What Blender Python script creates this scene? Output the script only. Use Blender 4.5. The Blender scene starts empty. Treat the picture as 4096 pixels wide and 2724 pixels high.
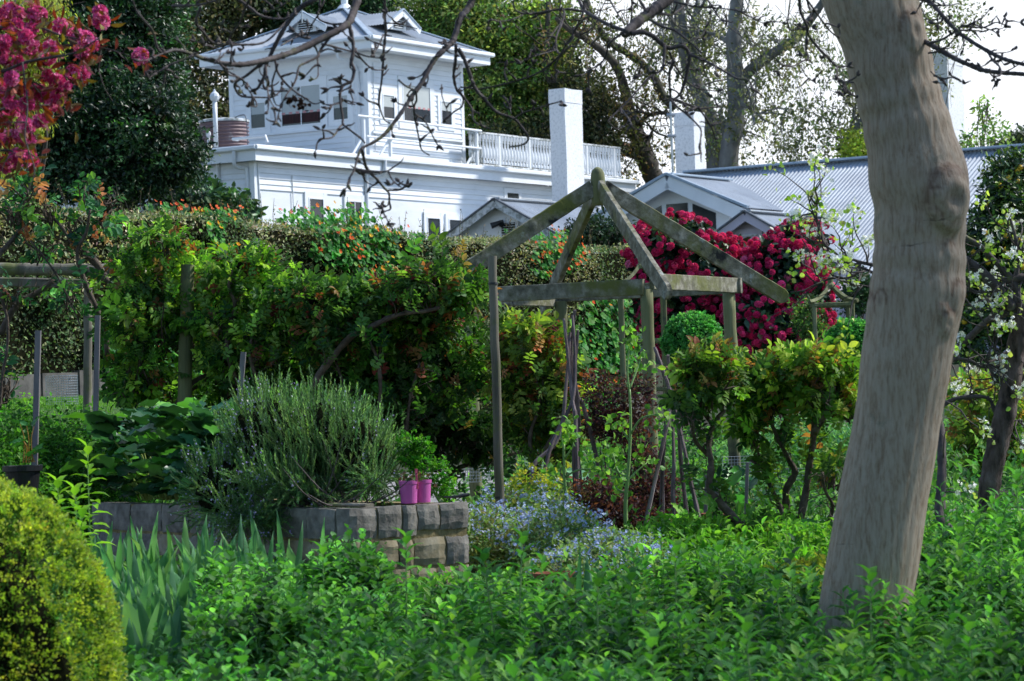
import bpy, math, random
import numpy as np
rng = np.random.default_rng(11)
random.seed(5)
# ------------------------------------------------------------------ camera model
F = 11573.3; PITCH = .0210062; ROLL = -.0314035; YAW = .9976294; EYE = 1.5
_cp, _sp = math.cos(PITCH), math.sin(PITCH)
FW = np.array([0, _cp, _sp]); _up = np.array([0, -_sp, _cp]); _rt = np.array([1., 0, 0])
_c, _s = math.cos(ROLL), math.sin(ROLL)
RT = _c*_rt + _s*_up; UP = -_s*_rt + _c*_up
CAM = np.array([0, 0, EYE])
def ray(x, y):
    return FW + RT*(x-2048)/F - UP*(y-1362)/F
def P(x, y, Y):
    d = ray(x, y); return CAM + d*(Y/d[1])
def PZ(x, y, z):                       # point on the horizontal plane z
    d = ray(x, y); return CAM + d*((z-EYE)/d[2])
def smooth(t): t = np.clip(t, 0, 1); return t*t*(3-2*t)
def ground(x, Y):
    x = np.asarray(x, float); Y = np.asarray(Y, float)
    b = np.interp(Y, [0,12,16,20,30,40,50,62,80,100,200,2500], [0,.05,.33,.45,.6,.8,1.0,1.8,3.0,4,6,12])
    return b + smooth((-2.2-x)/1.5)*smooth((Y-25)/4)*.95 + smooth((-1-x)/6)*smooth((Y-55)/18)*2.2
def srgb(h):
    c = [int(h[i:i+2], 16)/255 for i in (0, 2, 4)]
    return np.array([v/12.92 if v <= .04045 else ((v+.055)/1.055)**2.4 for v in c])
# ------------------------------------------------------------------ materials
_M = {}
def nodes(name):
    m = bpy.data.materials.new(name); m.use_nodes = True
    nt = m.node_tree; nt.nodes.clear()
    out = nt.nodes.new('ShaderNodeOutputMaterial'); b = nt.nodes.new('ShaderNodeBsdfPrincipled')
    nt.links.new(b.outputs[0], out.inputs[0])
    return m, nt, b, out
def N(nt, t, **k):
    n = nt.nodes.new(t)
    for a, v in k.items():
        if hasattr(n, a): setattr(n, a, v)
        else: n.inputs[a.replace('_', ' ')].default_value = v
    return n
def leafmat(name, rough=.5, tr=.35, spec=.4, vein=0):
    m, nt, b, out = nodes(name)
    a = N(nt, 'ShaderNodeAttribute', attribute_name='Col')
    g = N(nt, 'ShaderNodeNewGeometry')
    # leaf undersides are a little paler
    hs = N(nt, 'ShaderNodeHueSaturation', Saturation=.8, Value=1.25)
    nt.links.new(a.outputs[0], hs.inputs['Color'])
    mx = N(nt, 'ShaderNodeMix', data_type='RGBA')
    nt.links.new(g.outputs['Backfacing'], mx.inputs[0]); nt.links.new(a.outputs[0], mx.inputs[6]); nt.links.new(hs.outputs[0], mx.inputs[7])
    nt.links.new(mx.outputs[2], b.inputs['Base Color'])
    b.inputs['Roughness'].default_value = rough; b.inputs['Specular IOR Level'].default_value = spec
    t = N(nt, 'ShaderNodeBsdfTranslucent'); mu = N(nt, 'ShaderNodeMix', data_type='RGBA', blend_type='MULTIPLY')
    mu.inputs[0].default_value = 1; mu.inputs[7].default_value = (1.25, 1.45, .6, 1) if tr > .2 else (1.2, 1.2, 1, 1)
    nt.links.new(a.outputs[0], mu.inputs[6]); nt.links.new(mu.outputs[2], t.inputs[0])
    ms = N(nt, 'ShaderNodeMixShader'); ms.inputs[0].default_value = tr
    nt.links.new(b.outputs[0], ms.inputs[1]); nt.links.new(t.outputs[0], ms.inputs[2]); nt.links.new(ms.outputs[0], out.inputs[0])
    return m
def ramp(nt, stops):
    r = nt.nodes.new('ShaderNodeValToRGB'); e = r.color_ramp.elements
    while len(e) > 1: e.remove(e[-1])
    e[0].position = stops[0][0]; e[0].color = (*stops[0][1], 1)
    for p, c in stops[1:]:
        k = e.new(p); k.color = (*c, 1)
    return r
def noisemat(name, stops, scale=5, rough=.8, bump=.3, stretch=(1,1,1), detail=8, dist=.02, metallic=0, spec=.3, second=None, bscale=None, noise_rough=.6):
    """noise-driven colour over object space, optional second layer = (colour, scale, lo, hi)"""
    m, nt, b, out = nodes(name)
    tc = N(nt, 'ShaderNodeTexCoord'); mp = N(nt, 'ShaderNodeMapping'); mp.inputs['Scale'].default_value = stretch
    nt.links.new(tc.outputs['Object'], mp.inputs[0])
    n = N(nt, 'ShaderNodeTexNoise', Scale=scale, Detail=detail, Roughness=noise_rough); nt.links.new(mp.outputs[0], n.inputs[0])
    r = ramp(nt, stops); nt.links.new(n.outputs[0], r.inputs[0]); col = r.outputs[0]
    if second:
        for (c2, sc2, lo, hi) in (second if isinstance(second, list) else [second]):
            n2 = N(nt, 'ShaderNodeTexNoise', Scale=sc2, Detail=6, Roughness=.65); nt.links.new(tc.outputs['Object'], n2.inputs[0])
            r2 = ramp(nt, [(lo, (0,0,0)), (hi, (1,1,1))]); nt.links.new(n2.outputs[0], r2.inputs[0])
            mx = N(nt, 'ShaderNodeMix', data_type='RGBA'); nt.links.new(r2.outputs[0], mx.inputs[0])
            nt.links.new(col, mx.inputs[6]); mx.inputs[7].default_value = (*c2, 1); col = mx.outputs[2]
    nt.links.new(col, b.inputs['Base Color'])
    b.inputs['Roughness'].default_value = rough; b.inputs['Metallic'].default_value = metallic; b.inputs['Specular IOR Level'].default_value = spec
    if bump:
        if bscale:
            n3 = N(nt, 'ShaderNodeTexNoise', Scale=bscale, Detail=5); nt.links.new(mp.outputs[0], n3.inputs[0]); h = n3.outputs[0]
        else: h = n.outputs[0]
        bp = N(nt, 'ShaderNodeBump', Strength=bump, Distance=dist); nt.links.new(h, bp.inputs['Height']); nt.links.new(bp.outputs[0], b.inputs['Normal'])
    return m
def plain(name, c, rough=.5, metallic=0, spec=.5):
    m, nt, b, out = nodes(name); b.inputs['Base Color'].default_value = (*c, 1); b.inputs['Roughness'].default_value = rough
    b.inputs['Metallic'].default_value = metallic; b.inputs['Specular IOR Level'].default_value = spec; return m
M = dict(
 leaf=leafmat('matt_leaf', .55, .42, .22), gloss=leafmat('glossy_leaf', .4, .22, .38), flower=leafmat('flower_petal', .7, .15, .2), dull=leafmat('distant_leaf', .6, .25, .25),
 board=noisemat('white_weatherboard_paint', [(.3,(.72,.75,.77)),(.55,(.81,.84,.865)),(.8,(.84,.87,.89))], 1.2, .45, .05, (1,1,3)),
 trim=noisemat('white_trim_paint', [(.3,(.77,.8,.82)),(.6,(.84,.87,.89))], 2, .4, .03),
 oldtrim=noisemat('weathered_trim_paint', [(.42,(.3,.32,.3)),(.52,(.62,.65,.66)),(.7,(.72,.74,.76))], 5, .6, .1),
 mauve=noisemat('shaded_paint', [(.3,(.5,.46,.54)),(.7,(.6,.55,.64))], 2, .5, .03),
 roof=noisemat('painted_corrugated_iron', [(.3,(.3,.33,.37)),(.55,(.4,.44,.48)),(.8,(.48,.52,.56))], .9, .38, .04, (1,1,1), metallic=.25, second=[((.3,.31,.3), 6, .58, .72)]),
 dkroof=noisemat('dark_roof_edge', [(.3,(.08,.09,.11)),(.7,(.16,.18,.2))], 3, .5, .05),
 ridge=noisemat('blue_grey_ridge_cap', [(.3,(.3,.38,.46)),(.7,(.42,.5,.58))], 2, .4, .03, metallic=.2),
 glass=noisemat('dark_window_glass', [(.35,(.012,.015,.02)),(.7,(.05,.06,.065))], .8, .08, 0, spec=.5),
 blind=noisemat('pale_roller_blind', [(.3,(.42,.46,.45)),(.7,(.5,.53,.52))], 1, .8, 0),
 scallop=plain('pink_blind_scallop', (.5,.24,.24), .8), redcurt=noisemat('dark_red_curtain', [(.4,(.02,.014,.014)),(.6,(.06,.022,.022))], 6, .9, 0, (6,6,.2)),
 stucco=noisemat('white_roughcast', [(.35,(.62,.64,.66)),(.5,(.8,.82,.84)),(.8,(.84,.85,.86))], 14, .8, .45, dist=.02, second=[((.3,.32,.3), 2.2, .68, .8)]),
 tank=noisemat('brown_corrugated_tank', [(.3,(.13,.085,.09)),(.7,(.24,.16,.165))], 2, .5, .05, (1,1,.3), second=((.3,.28,.28), 3, .6, .72)),
 pipe=plain('white_pipe', (.72,.75,.77), .35),
 wood=noisemat('weathered_grey_timber', [(.25,(.055,.05,.036)),(.5,(.16,.145,.11)),(.8,(.3,.28,.23))], 9, .85, .5, (1,1,.12), second=[((.12,.14,.04), 3.5, .52, .68), ((.03,.03,.028), 5, .6, .7)]),
 lichen=noisemat('lichened_beam_timber', [(.25,(.055,.052,.036)),(.5,(.19,.18,.13)),(.75,(.42,.4,.33))], 11, .9, .6, (1.2,1.2,1.2), second=[((.32,.34,.3), 7, .63, .67), ((.13,.14,.035), 2.2, .48, .64), ((.02,.021,.02), 3, .58, .66)]),
 greenwood=noisemat('mossy_treated_pine', [(.25,(.07,.075,.035)),(.5,(.16,.17,.075)),(.8,(.28,.29,.16))], 8, .8, .4, (1.5,1.5,.1), second=[((.05,.05,.045), 2.0, .55, .68)]),
 stake=noisemat('grey_sawn_stake', [(.3,(.1,.09,.09)),(.7,(.26,.24,.24))], 12, .85, .3, (1,1,.1)),
 bark=None,
 darkbark=noisemat('dark_ridged_bark', [(.3,(.03,.026,.022)),(.55,(.09,.08,.065)),(.8,(.17,.155,.13))], 5, .9, 1.0, (1,1,.25), dist=.06, second=((.1,.11,.05), 1.5, .55, .7)),
 euc=noisemat('grey_green_bark', [(.3,(.08,.08,.072)),(.55,(.16,.16,.15)),(.8,(.27,.28,.26))], 2.2, .85, .5, (1,1,.4), second=((.16,.21,.19), 2, .56, .66)),
 twig=noisemat('brown_grey_twig_bark', [(.3,(.035,.028,.026)),(.55,(.085,.07,.068)),(.8,(.17,.15,.15))], 14, .8, .5, second=((.12,.13,.05), 9, .58, .68)),
 rosewood=noisemat('rose_cane_bark', [(.3,(.04,.028,.02)),(.55,(.1,.075,.055)),(.8,(.18,.15,.11))], 20, .8, .5),
 pear=noisemat('furrowed_pear_bark', [(.38,(.02,.015,.012)),(.5,(.09,.065,.055)),(.75,(.2,.16,.15))], 16, .9, 1.0, (1,1,.35), dist=.03),
 stone=noisemat('grey_basalt_block', [(.3,(.1,.092,.08)),(.5,(.2,.185,.16)),(.75,(.33,.305,.265))], 9, .9, .9, dist=.02, second=[((.2,.17,.07), 3.5, .6, .72)]),
 sand=noisemat('ochre_sandstone_block', [(.3,(.13,.11,.07)),(.5,(.25,.21,.13)),(.75,(.36,.33,.25))], 7, .9, .7, dist=.02, second=[((.34,.24,.05), 4, .56, .66), ((.1,.1,.095), 5, .58, .68)]),
 mortar=noisemat('sandy_mortar', [(.3,(.14,.11,.05)),(.7,(.3,.24,.12))], 20, .95, .6),
 concrete=noisemat('grey_render_wall', [(.3,(.05,.048,.045)),(.7,(.16,.15,.135))], 4, .9, .5),
 soil=noisemat('dark_soil', [(.3,(.012,.009,.006)),(.6,(.035,.026,.018)),(.8,(.06,.045,.03))], 12, .95, .8, dist=.05, second=[((.03,.055,.015), .6, .42, .6)]),
 gravel=noisemat('pale_gravel', [(.35,(.12,.115,.11)),(.5,(.3,.29,.28)),(.7,(.45,.44,.42))], 60, .9, .6),
 turf=noisemat('lawn_turf', [(.3,(.025,.06,.01)),(.7,(.06,.13,.02))], 9, .9, .6),
 pot=plain('magenta_plastic', srgb('b8559c'), .45), tag=plain('pink_plant_label', srgb('e0607a'), .5), black=plain('black_plastic', (.012,.013,.015), .4),
 terra=noisemat('terracotta', [(.3,(.2,.07,.035)),(.7,(.32,.12,.06))], 6, .85, .2),
 wire=plain('galvanised_wire', (.42,.45,.47), .4, .6), tie=plain('black_wire_tie', (.02,.02,.02), .5),
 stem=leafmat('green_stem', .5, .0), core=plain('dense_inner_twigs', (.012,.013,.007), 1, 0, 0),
 lemon=noisemat('lemon_rind', [(.3,(.62,.36,.02)),(.7,(.72,.5,.04))], 8, .45, .1), stick=noisemat('peeling_pruned_stick', [(.3,(.05,.035,.035)),(.55,(.16,.125,.125)),(.8,(.3,.26,.26))], 10, .85, .6, (1,1,.2)),
)
def barkmat():
    m, nt, b, out = nodes('smooth_grey_tree_bark')
    tc = N(nt, 'ShaderNodeTexCoord')
    mp = N(nt, 'ShaderNodeMapping'); mp.inputs['Scale'].default_value = (1, 1, .16); nt.links.new(tc.outputs['Object'], mp.inputs[0])
    dn = N(nt, 'ShaderNodeTexNoise', Scale=5., Detail=3); nt.links.new(tc.outputs['Object'], dn.inputs[0])
    va = N(nt, 'ShaderNodeVectorMath', operation='SCALE'); nt.links.new(dn.outputs['Color'], va.inputs[0]); va.inputs['Scale'].default_value = .03
    vb = N(nt, 'ShaderNodeVectorMath', operation='ADD'); nt.links.new(mp.outputs[0], vb.inputs[0]); nt.links.new(va.outputs[0], vb.inputs[1])
    f = N(nt, 'ShaderNodeTexNoise', Scale=62., Detail=6, Roughness=.7); nt.links.new(vb.outputs[0], f.inputs[0])      # vertical furrows
    r1 = ramp(nt, [(.28,(.22,.15,.09)),(.42,(.31,.235,.165)),(.52,(.39,.315,.235)),(.75,(.45,.38,.3))]); nt.links.new(f.outputs[0], r1.inputs[0])
    mp2 = N(nt, 'ShaderNodeMapping'); mp2.inputs['Scale'].default_value = (1, 1, 7); nt.links.new(tc.outputs['Object'], mp2.inputs[0])
    h = N(nt, 'ShaderNodeTexNoise', Scale=3.2, Detail=5, Roughness=.7); nt.links.new(mp2.outputs[0], h.inputs[0])          # ring scars
    r2 = ramp(nt, [(.69,(0,0,0)),(.74,(.8,.8,.8))]); nt.links.new(h.outputs[0], r2.inputs[0])
    mx = N(nt, 'ShaderNodeMix', data_type='RGBA'); nt.links.new(r2.outputs[0], mx.inputs[0]); nt.links.new(r1.outputs[0], mx.inputs[6]); mx.inputs[7].default_value = (.1,.075,.06,1)
    l = N(nt, 'ShaderNodeTexNoise', Scale=4., Detail=7, Roughness=.75); nt.links.new(tc.outputs['Object'], l.inputs[0])
    r3 = ramp(nt, [(.6,(0,0,0)),(.72,(.8,.8,.8))]); nt.links.new(l.outputs[0], r3.inputs[0])
    mx2 = N(nt, 'ShaderNodeMix', data_type='RGBA'); nt.links.new(r3.outputs[0], mx2.inputs[0]); nt.links.new(mx.outputs[2], mx2.inputs[6]); mx2.inputs[7].default_value = (.13,.16,.11,1)
    a = N(nt, 'ShaderNodeAttribute', attribute_name='Col')     # tone mask: darker ring, centre and crescent at the old branch stubs
    mx3 = N(nt, 'ShaderNodeMix', data_type='RGBA', blend_type='MULTIPLY'); mx3.inputs[0].default_value = 1
    nt.links.new(mx2.outputs[2], mx3.inputs[6]); nt.links.new(a.outputs[0], mx3.inputs[7])
    nt.links.new(mx3.outputs[2], b.inputs['Base Color']); b.inputs['Roughness'].default_value = .8; b.inputs['Specular IOR Level'].default_value = .25
    ad = N(nt, 'ShaderNodeMath', operation='SUBTRACT'); nt.links.new(f.outputs[0], ad.inputs[0]); nt.links.new(r2.outputs[0], ad.inputs[1])
    bp = N(nt, 'ShaderNodeBump', Strength=.6, Distance=.009); nt.links.new(ad.outputs[0], bp.inputs['Height']); nt.links.new(bp.outputs[0], b.inputs['Normal'])
    return m
M['bark'] = barkmat()
# ------------------------------------------------------------------ mesh plumbing
COL = bpy.context.scene.collection
class MB:
    def __init__(s): s.V = []; s.T = []; s.C = []; s.n = 0
    def add(s, V, T, C=None):
        V = np.asarray(V, float).reshape(-1, 3); T = np.asarray(T, int).reshape(-1, 3)
        if C is None: C = np.ones((len(V), 3))
        C = np.asarray(C, float)
        if C.ndim == 1: C = np.tile(C, (len(V), 1))
        s.V.append(V); s.T.append(T+s.n); s.C.append(C); s.n += len(V); return s
    def quad(s, Q, C=None): return s.add(Q, [[0,1,2],[0,2,3]], C)
    def box(s, lo, hi, C=None):
        x0,y0,z0 = lo; x1,y1,z1 = hi
        V = [(x,y,z) for z in (z0,z1) for (x,y) in ((x0,y0),(x1,y0),(x1,y1),(x0,y1))]
        return s.add(V, hull8(), C)
    def merge(s, o):
        if o.n: s.add(np.vstack(o.V), np.vstack(o.T), np.vstack(o.C))
        return s
def hull8():
    q = [(0,3,2,1),(4,5,6,7),(0,1,5,4),(1,2,6,5),(2,3,7,6),(3,0,4,7)]
    return [t for a in q for t in ((a[0],a[1],a[2]),(a[0],a[2],a[3]))]
def thing(name, label, cat, loc=(0,0,0), group=None, rot=0):
    o = bpy.data.objects.new(name, None); o.empty_display_size = .2; COL.objects.link(o)
    o.location = [float(v) for v in loc]; o.rotation_euler = (0, 0, rot)
    o['label'] = label; o['category'] = cat
    if group: o['group'] = group
    return o
def mk(name, mb, mat, parent=None, smooth=False, local=False, label=None, cat=None, group=None, kind=None, loc=None):
    V = np.vstack(mb.V); T = np.vstack(mb.T); C = np.vstack(mb.C)
    off = np.zeros(3)
    if parent is not None and not local:
        q = parent
        while q is not None: off = off + np.array(q.location); q = q.parent
    elif parent is None and loc is not None: off = np.asarray(loc, float)
    V = V - off
    me = bpy.data.meshes.new(name)
    me.vertices.add(len(V)); me.vertices.foreach_set('co', V.astype(np.float32).ravel())
    me.loops.add(T.size); me.loops.foreach_set('vertex_index', T.astype(np.int32).ravel())
    me.polygons.add(len(T)); me.polygons.foreach_set('loop_start', np.arange(0, T.size, 3, dtype=np.int32))
    me.polygons.foreach_set('loop_total', np.full(len(T), 3, dtype=np.int32))
    me.polygons.foreach_set('use_smooth', np.full(len(T), smooth))
    a = me.color_attributes.new('Col', 'FLOAT_COLOR', 'POINT')
    a.data.foreach_set('color', np.hstack([C, np.ones((len(C), 1))]).astype(np.float32).ravel())
    me.materials.append(M[mat] if isinstance(mat, str) else mat)
    me.update(calc_edges=True); me.validate()
    o = bpy.data.objects.new(name, me); COL.objects.link(o)
    if parent is not None: o.parent = parent
    elif loc is not None: o.location = off
    for k, v in (('label', label), ('category', cat), ('group', group), ('kind', kind)):
        if v: o[k] = v
    return o
def copy_tree(root, loc, rot=0, label=None, scale=1):
    def rec(o, par):
        c = o.copy(); COL.objects.link(c); c.parent = par
        for ch in [k for k in bpy.data.objects if k.parent == o]: rec(ch, c)
        return c
    r = rec(root, None); r.location = [float(v) for v in loc]; r.rotation_euler[2] = rot; r.scale = (scale,)*3
    if label: r['label'] = label
    return r
# ------------------------------------------------------------------ shapes
def nrm(a): return a/(np.linalg.norm(a, axis=-1, keepdims=True)+1e-12)
def tube(mb, pts, rad, sides=8, C=None, cap=True, res=None, jit=0):
    pts = np.asarray(pts, float); rad = np.broadcast_to(np.asarray(rad, float), (len(pts),)) if np.ndim(rad) == 0 else np.asarray(rad, float)
    if res and len(pts) > 2:       # Catmull-Rom
        e = np.vstack([2*pts[0]-pts[1], pts, 2*pts[-1]-pts[-2]]); out = []; ro = []
        for i in range(len(pts)-1):
            p0,p1,p2,p3 = e[i:i+4]
            for t in np.linspace(0, 1, res, endpoint=False):
                out.append(.5*((2*p1)+(-p0+p2)*t+(2*p0-5*p1+4*p2-p3)*t*t+(-p0+3*p1-3*p2+p3)*t**3)); ro.append(rad[i]*(1-t)+rad[i+1]*t)
        out.append(pts[-1]); ro.append(rad[-1]); pts = np.array(out); rad = np.array(ro)
    if jit: rad = rad*(1+jit*rng.standard_normal(len(rad)))
    t = nrm(np.gradient(pts, axis=0)); ref = np.array([.3,.1,1.]) if abs(t[0,2]) < .9 else np.array([1.,.1,0])
    a = nrm(np.cross(t, ref)); b = np.cross(t, a)
    th = np.linspace(0, 2*np.pi, sides, endpoint=False)
    V = pts[:,None]+rad[:,None,None]*(np.cos(th)[None,:,None]*a[:,None]+np.sin(th)[None,:,None]*b[:,None])
    n = len(pts); V = V.reshape(-1, 3)
    i = np.arange(n-1)[:,None]*sides; j = np.arange(sides)[None]; k = (j+1) % sides
    A,B,Cc,D = (i+j).ravel(), (i+k).ravel(), (i+sides+k).ravel(), (i+sides+j).ravel()
    T = np.vstack([np.stack([A,B,Cc],1), np.stack([A,Cc,D],1)])
    if cap:
        V = np.vstack([V, pts[0], pts[-1]]); m = n*sides
        T = np.vstack([T, np.stack([np.full(sides, m), k[0], j[0]],1), np.stack([np.full(sides, m+1), (n-1)*sides+j[0], (n-1)*sides+k[0]],1)])
    mb.add(V, T, C); return mb
def lathe(mb, c, prof, sides=20, C=None, axis=None):
    """prof = [(r,z)...] round a vertical axis through c"""
    th = np.linspace(0, 2*np.pi, sides, endpoint=False); V = []
    for r, z in prof: V += [(c[0]+r*math.cos(t), c[1]+r*math.sin(t), c[2]+z) for t in th]
    T = []
    for i in range(len(prof)-1):
        for j in range(sides):
            k = (j+1) % sides; a, b, cc, d = i*sides+j, i*sides+k, (i+1)*sides+k, (i+1)*sides+j
            T += [(a,b,cc),(a,cc,d)]
    return mb.add(V, T, C)
def beam(mb, p0, p1, w, h, up=(0,0,1), round_end=False, seg=14, ch=.012, wob=.004, C=None):
    """timber: chamfered rectangular section swept from p0 to p1, optional rounded far end"""
    p0 = np.asarray(p0, float); p1 = np.asarray(p1, float); t = nrm(p1-p0); L = np.linalg.norm(p1-p0)
    s = nrm(np.cross(t, np.asarray(up, float))); u = np.cross(s, t)
    prof = np.array([(-w/2+ch,-h/2),(w/2-ch,-h/2),(w/2,-h/2+ch),(w/2,h/2-ch),(w/2-ch,h/2),(-w/2+ch,h/2),(-w/2,h/2-ch),(-w/2,-h/2+ch)])
    ds = list(np.linspace(0, L-(h/2 if round_end else 0), seg))
    if round_end: ds += [L-h/2+h/2*math.sin(a) for a in np.linspace(.25, 1.5, 6)]
    V = []
    for d in ds:
        k = 1.
        if round_end and d > L-h/2: k = math.sqrt(max(.001, 1-((d-(L-h/2))/(h/2))**2))
        jx, jz = rng.normal(0, wob, 2)
        V.append(p0+t*d+np.outer(prof[:,0], s)+np.outer(prof[:,1]*k, u)+s*jx*.4+u*jz*.4)
    n = len(ds); V = np.vstack(V); T = []
    for i in range(n-1):
        for j in range(8):
            k = (j+1) % 8; T += [(i*8+j, i*8+k, (i+1)*8+k), (i*8+j, (i+1)*8+k, (i+1)*8+j)]
    for base, flip in ((0, 1), ((n-1)*8, 0)):
        for j in range(1, 7): T.append((base, base+j+1, base+j) if flip else (base, base+j, base+j+1))
    return mb.add(V, T, C)
# leaf templates: x across, y along, z up
def tpl(v, t): return np.array(v, float), np.array(t, int)
T_DIA = tpl([(0,0,0),(-.5,.45,.1),(0,1,-.06),(.5,.45,.1)], [(0,2,1),(0,3,2)])
T_LEAF = tpl([(0,0,0),(-.3,.22,.06),(0,.25,-.02),(.3,.22,.06),(-.42,.5,.06),(0,.55,-.03),(.42,.5,.06),(-.26,.78,-.02),(0,.8,-.09),(.26,.78,-.02),(0,1,-.2)],
   [(0,2,1),(0,3,2),(1,2,5),(1,5,4),(2,3,6),(2,6,5),(4,5,8),(4,8,7),(5,6,9),(5,9,8),(7,8,10),(8,9,10)])
T_LANCE = tpl([(0,0,0),(-.5,.35,.04),(0,.38,-.06),(.5,.35,.04),(-.36,.7,-.08),(0,.72,-.14),(.36,.7,-.08),(0,1,-.34)], [(0,2,1),(0,3,2),(1,2,5),(1,5,4),(2,3,6),(2,6,5),(4,5,7),(5,6,7)])
_a = np.linspace(0, 2*np.pi, 9)[:-1]
T_ROUND = tpl([(0,0,-.08)]+[(.5*math.cos(a),.5*math.sin(a),.05*math.sin(3*a)) for a in _a], [(0,i+1,(i+1)%8+1) for i in range(8)])
_b = np.linspace(0, 2*np.pi, 6)[:-1]
T_FLOW = tpl([(0,0,-.12)]+sum([[(.5*math.cos(a-.42),.5*math.sin(a-.42),.1),(.55*math.cos(a+.15),.55*math.sin(a+.15),.16),(.5*math.cos(a+.5),.5*math.sin(a+.5),.08)] for a in _b], []),
   sum([[(0,3*i+1,3*i+2),(0,3*i+2,3*i+3)] for i in range(5)], []))
T_NEED = tpl([(-.5,0,0),(.5,0,0),(0,1,.03)], [(0,1,2)])
def blade_t(bend):
    v = []; t = []; n = 7
    for i in range(n):
        f = i/(n-1); w = .5*min(1, .75+f)*(1-f**3)**.9; y = f; z = bend*f**2.3
        v += [(-w,y-.25*abs(bend)*f**3,z),(0,y-.25*abs(bend)*f**3,z+.012),(w,y-.25*abs(bend)*f**3,z)]
    for i in range(n-1):
        a = 3*i; t += [(a,a+1,a+4),(a,a+4,a+3),(a+1,a+2,a+5),(a+1,a+5,a+4)]
    return tpl(v, t)
def inst(mb, T, pos, yd, up, s, col):
    tv, tt = T; n = len(pos)
    if n == 0: return mb
    y = nrm(yd); x = nrm(np.cross(y, up)); z = np.cross(x, y)
    s = np.asarray(s, float)
    if s.ndim == 1: s = np.stack([s, s, s], 1)
    L = tv[None]*s[:,None,:]
    V = pos[:,None]+L[...,0:1]*x[:,None]+L[...,1:2]*y[:,None]+L[...,2:3]*z[:,None]
    k = len(tv); TT = tt[None]+(np.arange(n)*k)[:,None,None]
    col = np.broadcast_to(np.asarray(col, float), (n, 3))
    return mb.add(V.reshape(-1,3), TT.reshape(-1,3), np.repeat(col, k, 0))
def rdir(n): return nrm(rng.standard_normal((n, 3)))
def pal(n, cols, w=None, jit=.18):
    c = np.array([srgb(h) if isinstance(h, str) else h for h in cols]); w = None if w is None else np.array(w, float)/sum(w)
    i = rng.choice(len(c), n, p=w)
    return np.clip(c[i]*np.exp(rng.normal(0, jit, (n, 1)))*np.exp(rng.normal(0, jit*.35, (n, 3))), 0, .95)
def ell(x, y, rx, ry, Y, rd=None):
    c = P(x, y, Y); a = rx*Y/F; b = ry*Y/F
    return (c, np.array([a, rd if rd else (a+b)/2*.9, b]))
def shell(blobs, n, inner=.55, lump=.22):
    w = np.array([(r[0]*r[1]+r[1]*r[2]+r[0]*r[2]) for c, r in blobs]); w = w/w.sum()
    i = rng.choice(len(blobs), n, p=w); c = np.array([b[0] for b in blobs])[i]; r = np.array([b[1] for b in blobs])[i]
    d = rdir(n)
    ph = c.sum(1)
    k = 1+lump*np.sin(d[:,0]*5.1+ph)*np.sin(d[:,2]*6.3+ph*2)+lump*.6*np.sin(d[:,0]*13+d[:,2]*11+ph)
    f = (inner+(1-inner)*rng.random(n)**.6)
    pos = c+d*r*(f*k)[:,None]
    out = nrm(d/r)
    # drop those buried deep inside another blob
    return pos, out, f
def prune(pos, blobs, lim=.55):
    keep = np.ones(len(pos), bool)
    for c, r in blobs:
        q = ((pos-c)/r)**2; keep &= q.sum(1) > lim*lim
    return keep
def crown(mb, blobs, ncl, per, size, cols, w=None, T=T_DIA, spread=.25, inner=.55, droop=0., aspect=.6, clump_jit=.25, jit=.15, upw=.6, limit=None, lump=.22):
    p, o, f = shell(blobs, ncl, inner, lump)
    k = prune(p, blobs, .5); p, o = p[k], o[k]
    n = len(p); cc = pal(n, cols, w, clump_jit)
    P_ = np.repeat(p, per, 0)+rng.normal(0, spread, (n*per, 3))*np.array([1,1,.7]); O = np.repeat(o, per, 0); c = np.repeat(cc, per, 0)
    if limit is not None:
        k = limit(P_); P_, O, c = P_[k], O[k], c[k]
    m = len(P_)
    yd = nrm(O*.5+rdir(m)*.8+np.array([0,0,-droop])); up = nrm(O*.5+rdir(m)*.55+np.array([0,0,upw]))
    s = size*np.exp(rng.normal(0, .25, m)); s3 = np.stack([s*aspect, s, s*aspect], 1)
    c = np.clip(c*np.exp(rng.normal(0, jit, (m, 1))), 0, .95)
    return inst(mb, T, P_, yd, up, s3, c)
def S(pts, Y, dY=None, o=(0,0), k=1.):
    """polyline traced in photo pixels (offset o, scale k) standing Y metres away, with depth drift"""
    n = len(pts); Ys = np.linspace(Y, Y+(dY or 0), n)
    return np.array([P(o[0]+x*k, o[1]+y*k, yy) for (x, y), yy in zip(pts, Ys)])
def twigs(mb, path, n, L, r0, sides=5, up=(0,0,0), spurs=True, lev=1, C=None, tips=None):
    """side shoots growing from a polyline"""
    path = np.asarray(path); seg = np.linalg.norm(np.diff(path, axis=0), axis=1); cum = np.r_[0, np.cumsum(seg)]
    for _ in range(n):
        s = rng.uniform(.08, 1)*cum[-1]; i = min(np.searchsorted(cum, s)-1, len(seg)-1); i = max(i, 0)
        p = path[i]+(path[i+1]-path[i])*((s-cum[i])/seg[i]); t = nrm(path[i+1]-path[i])
        d = nrm(t*.5+rdir(1)[0]*.9+np.array(up)); l = L*rng.uniform(.35, 1.2); k = 5; q = [p]
        for j in range(k):
            d = nrm(d+rdir(1)[0]*.45+np.array(up)*.3); q.append(q[-1]+d*l/k)
        q = np.array(q); tube(mb, q, np.linspace(r0, r0*.35, len(q)), sides, C, jit=.12)
        if tips is not None: tips.append((q[-1], nrm(q[-1]-q[-2])))
        if lev > 1: twigs(mb, q, 3, L*.5, r0*.6, sides, up, spurs, lev-1, C, tips)
    return mb
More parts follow.
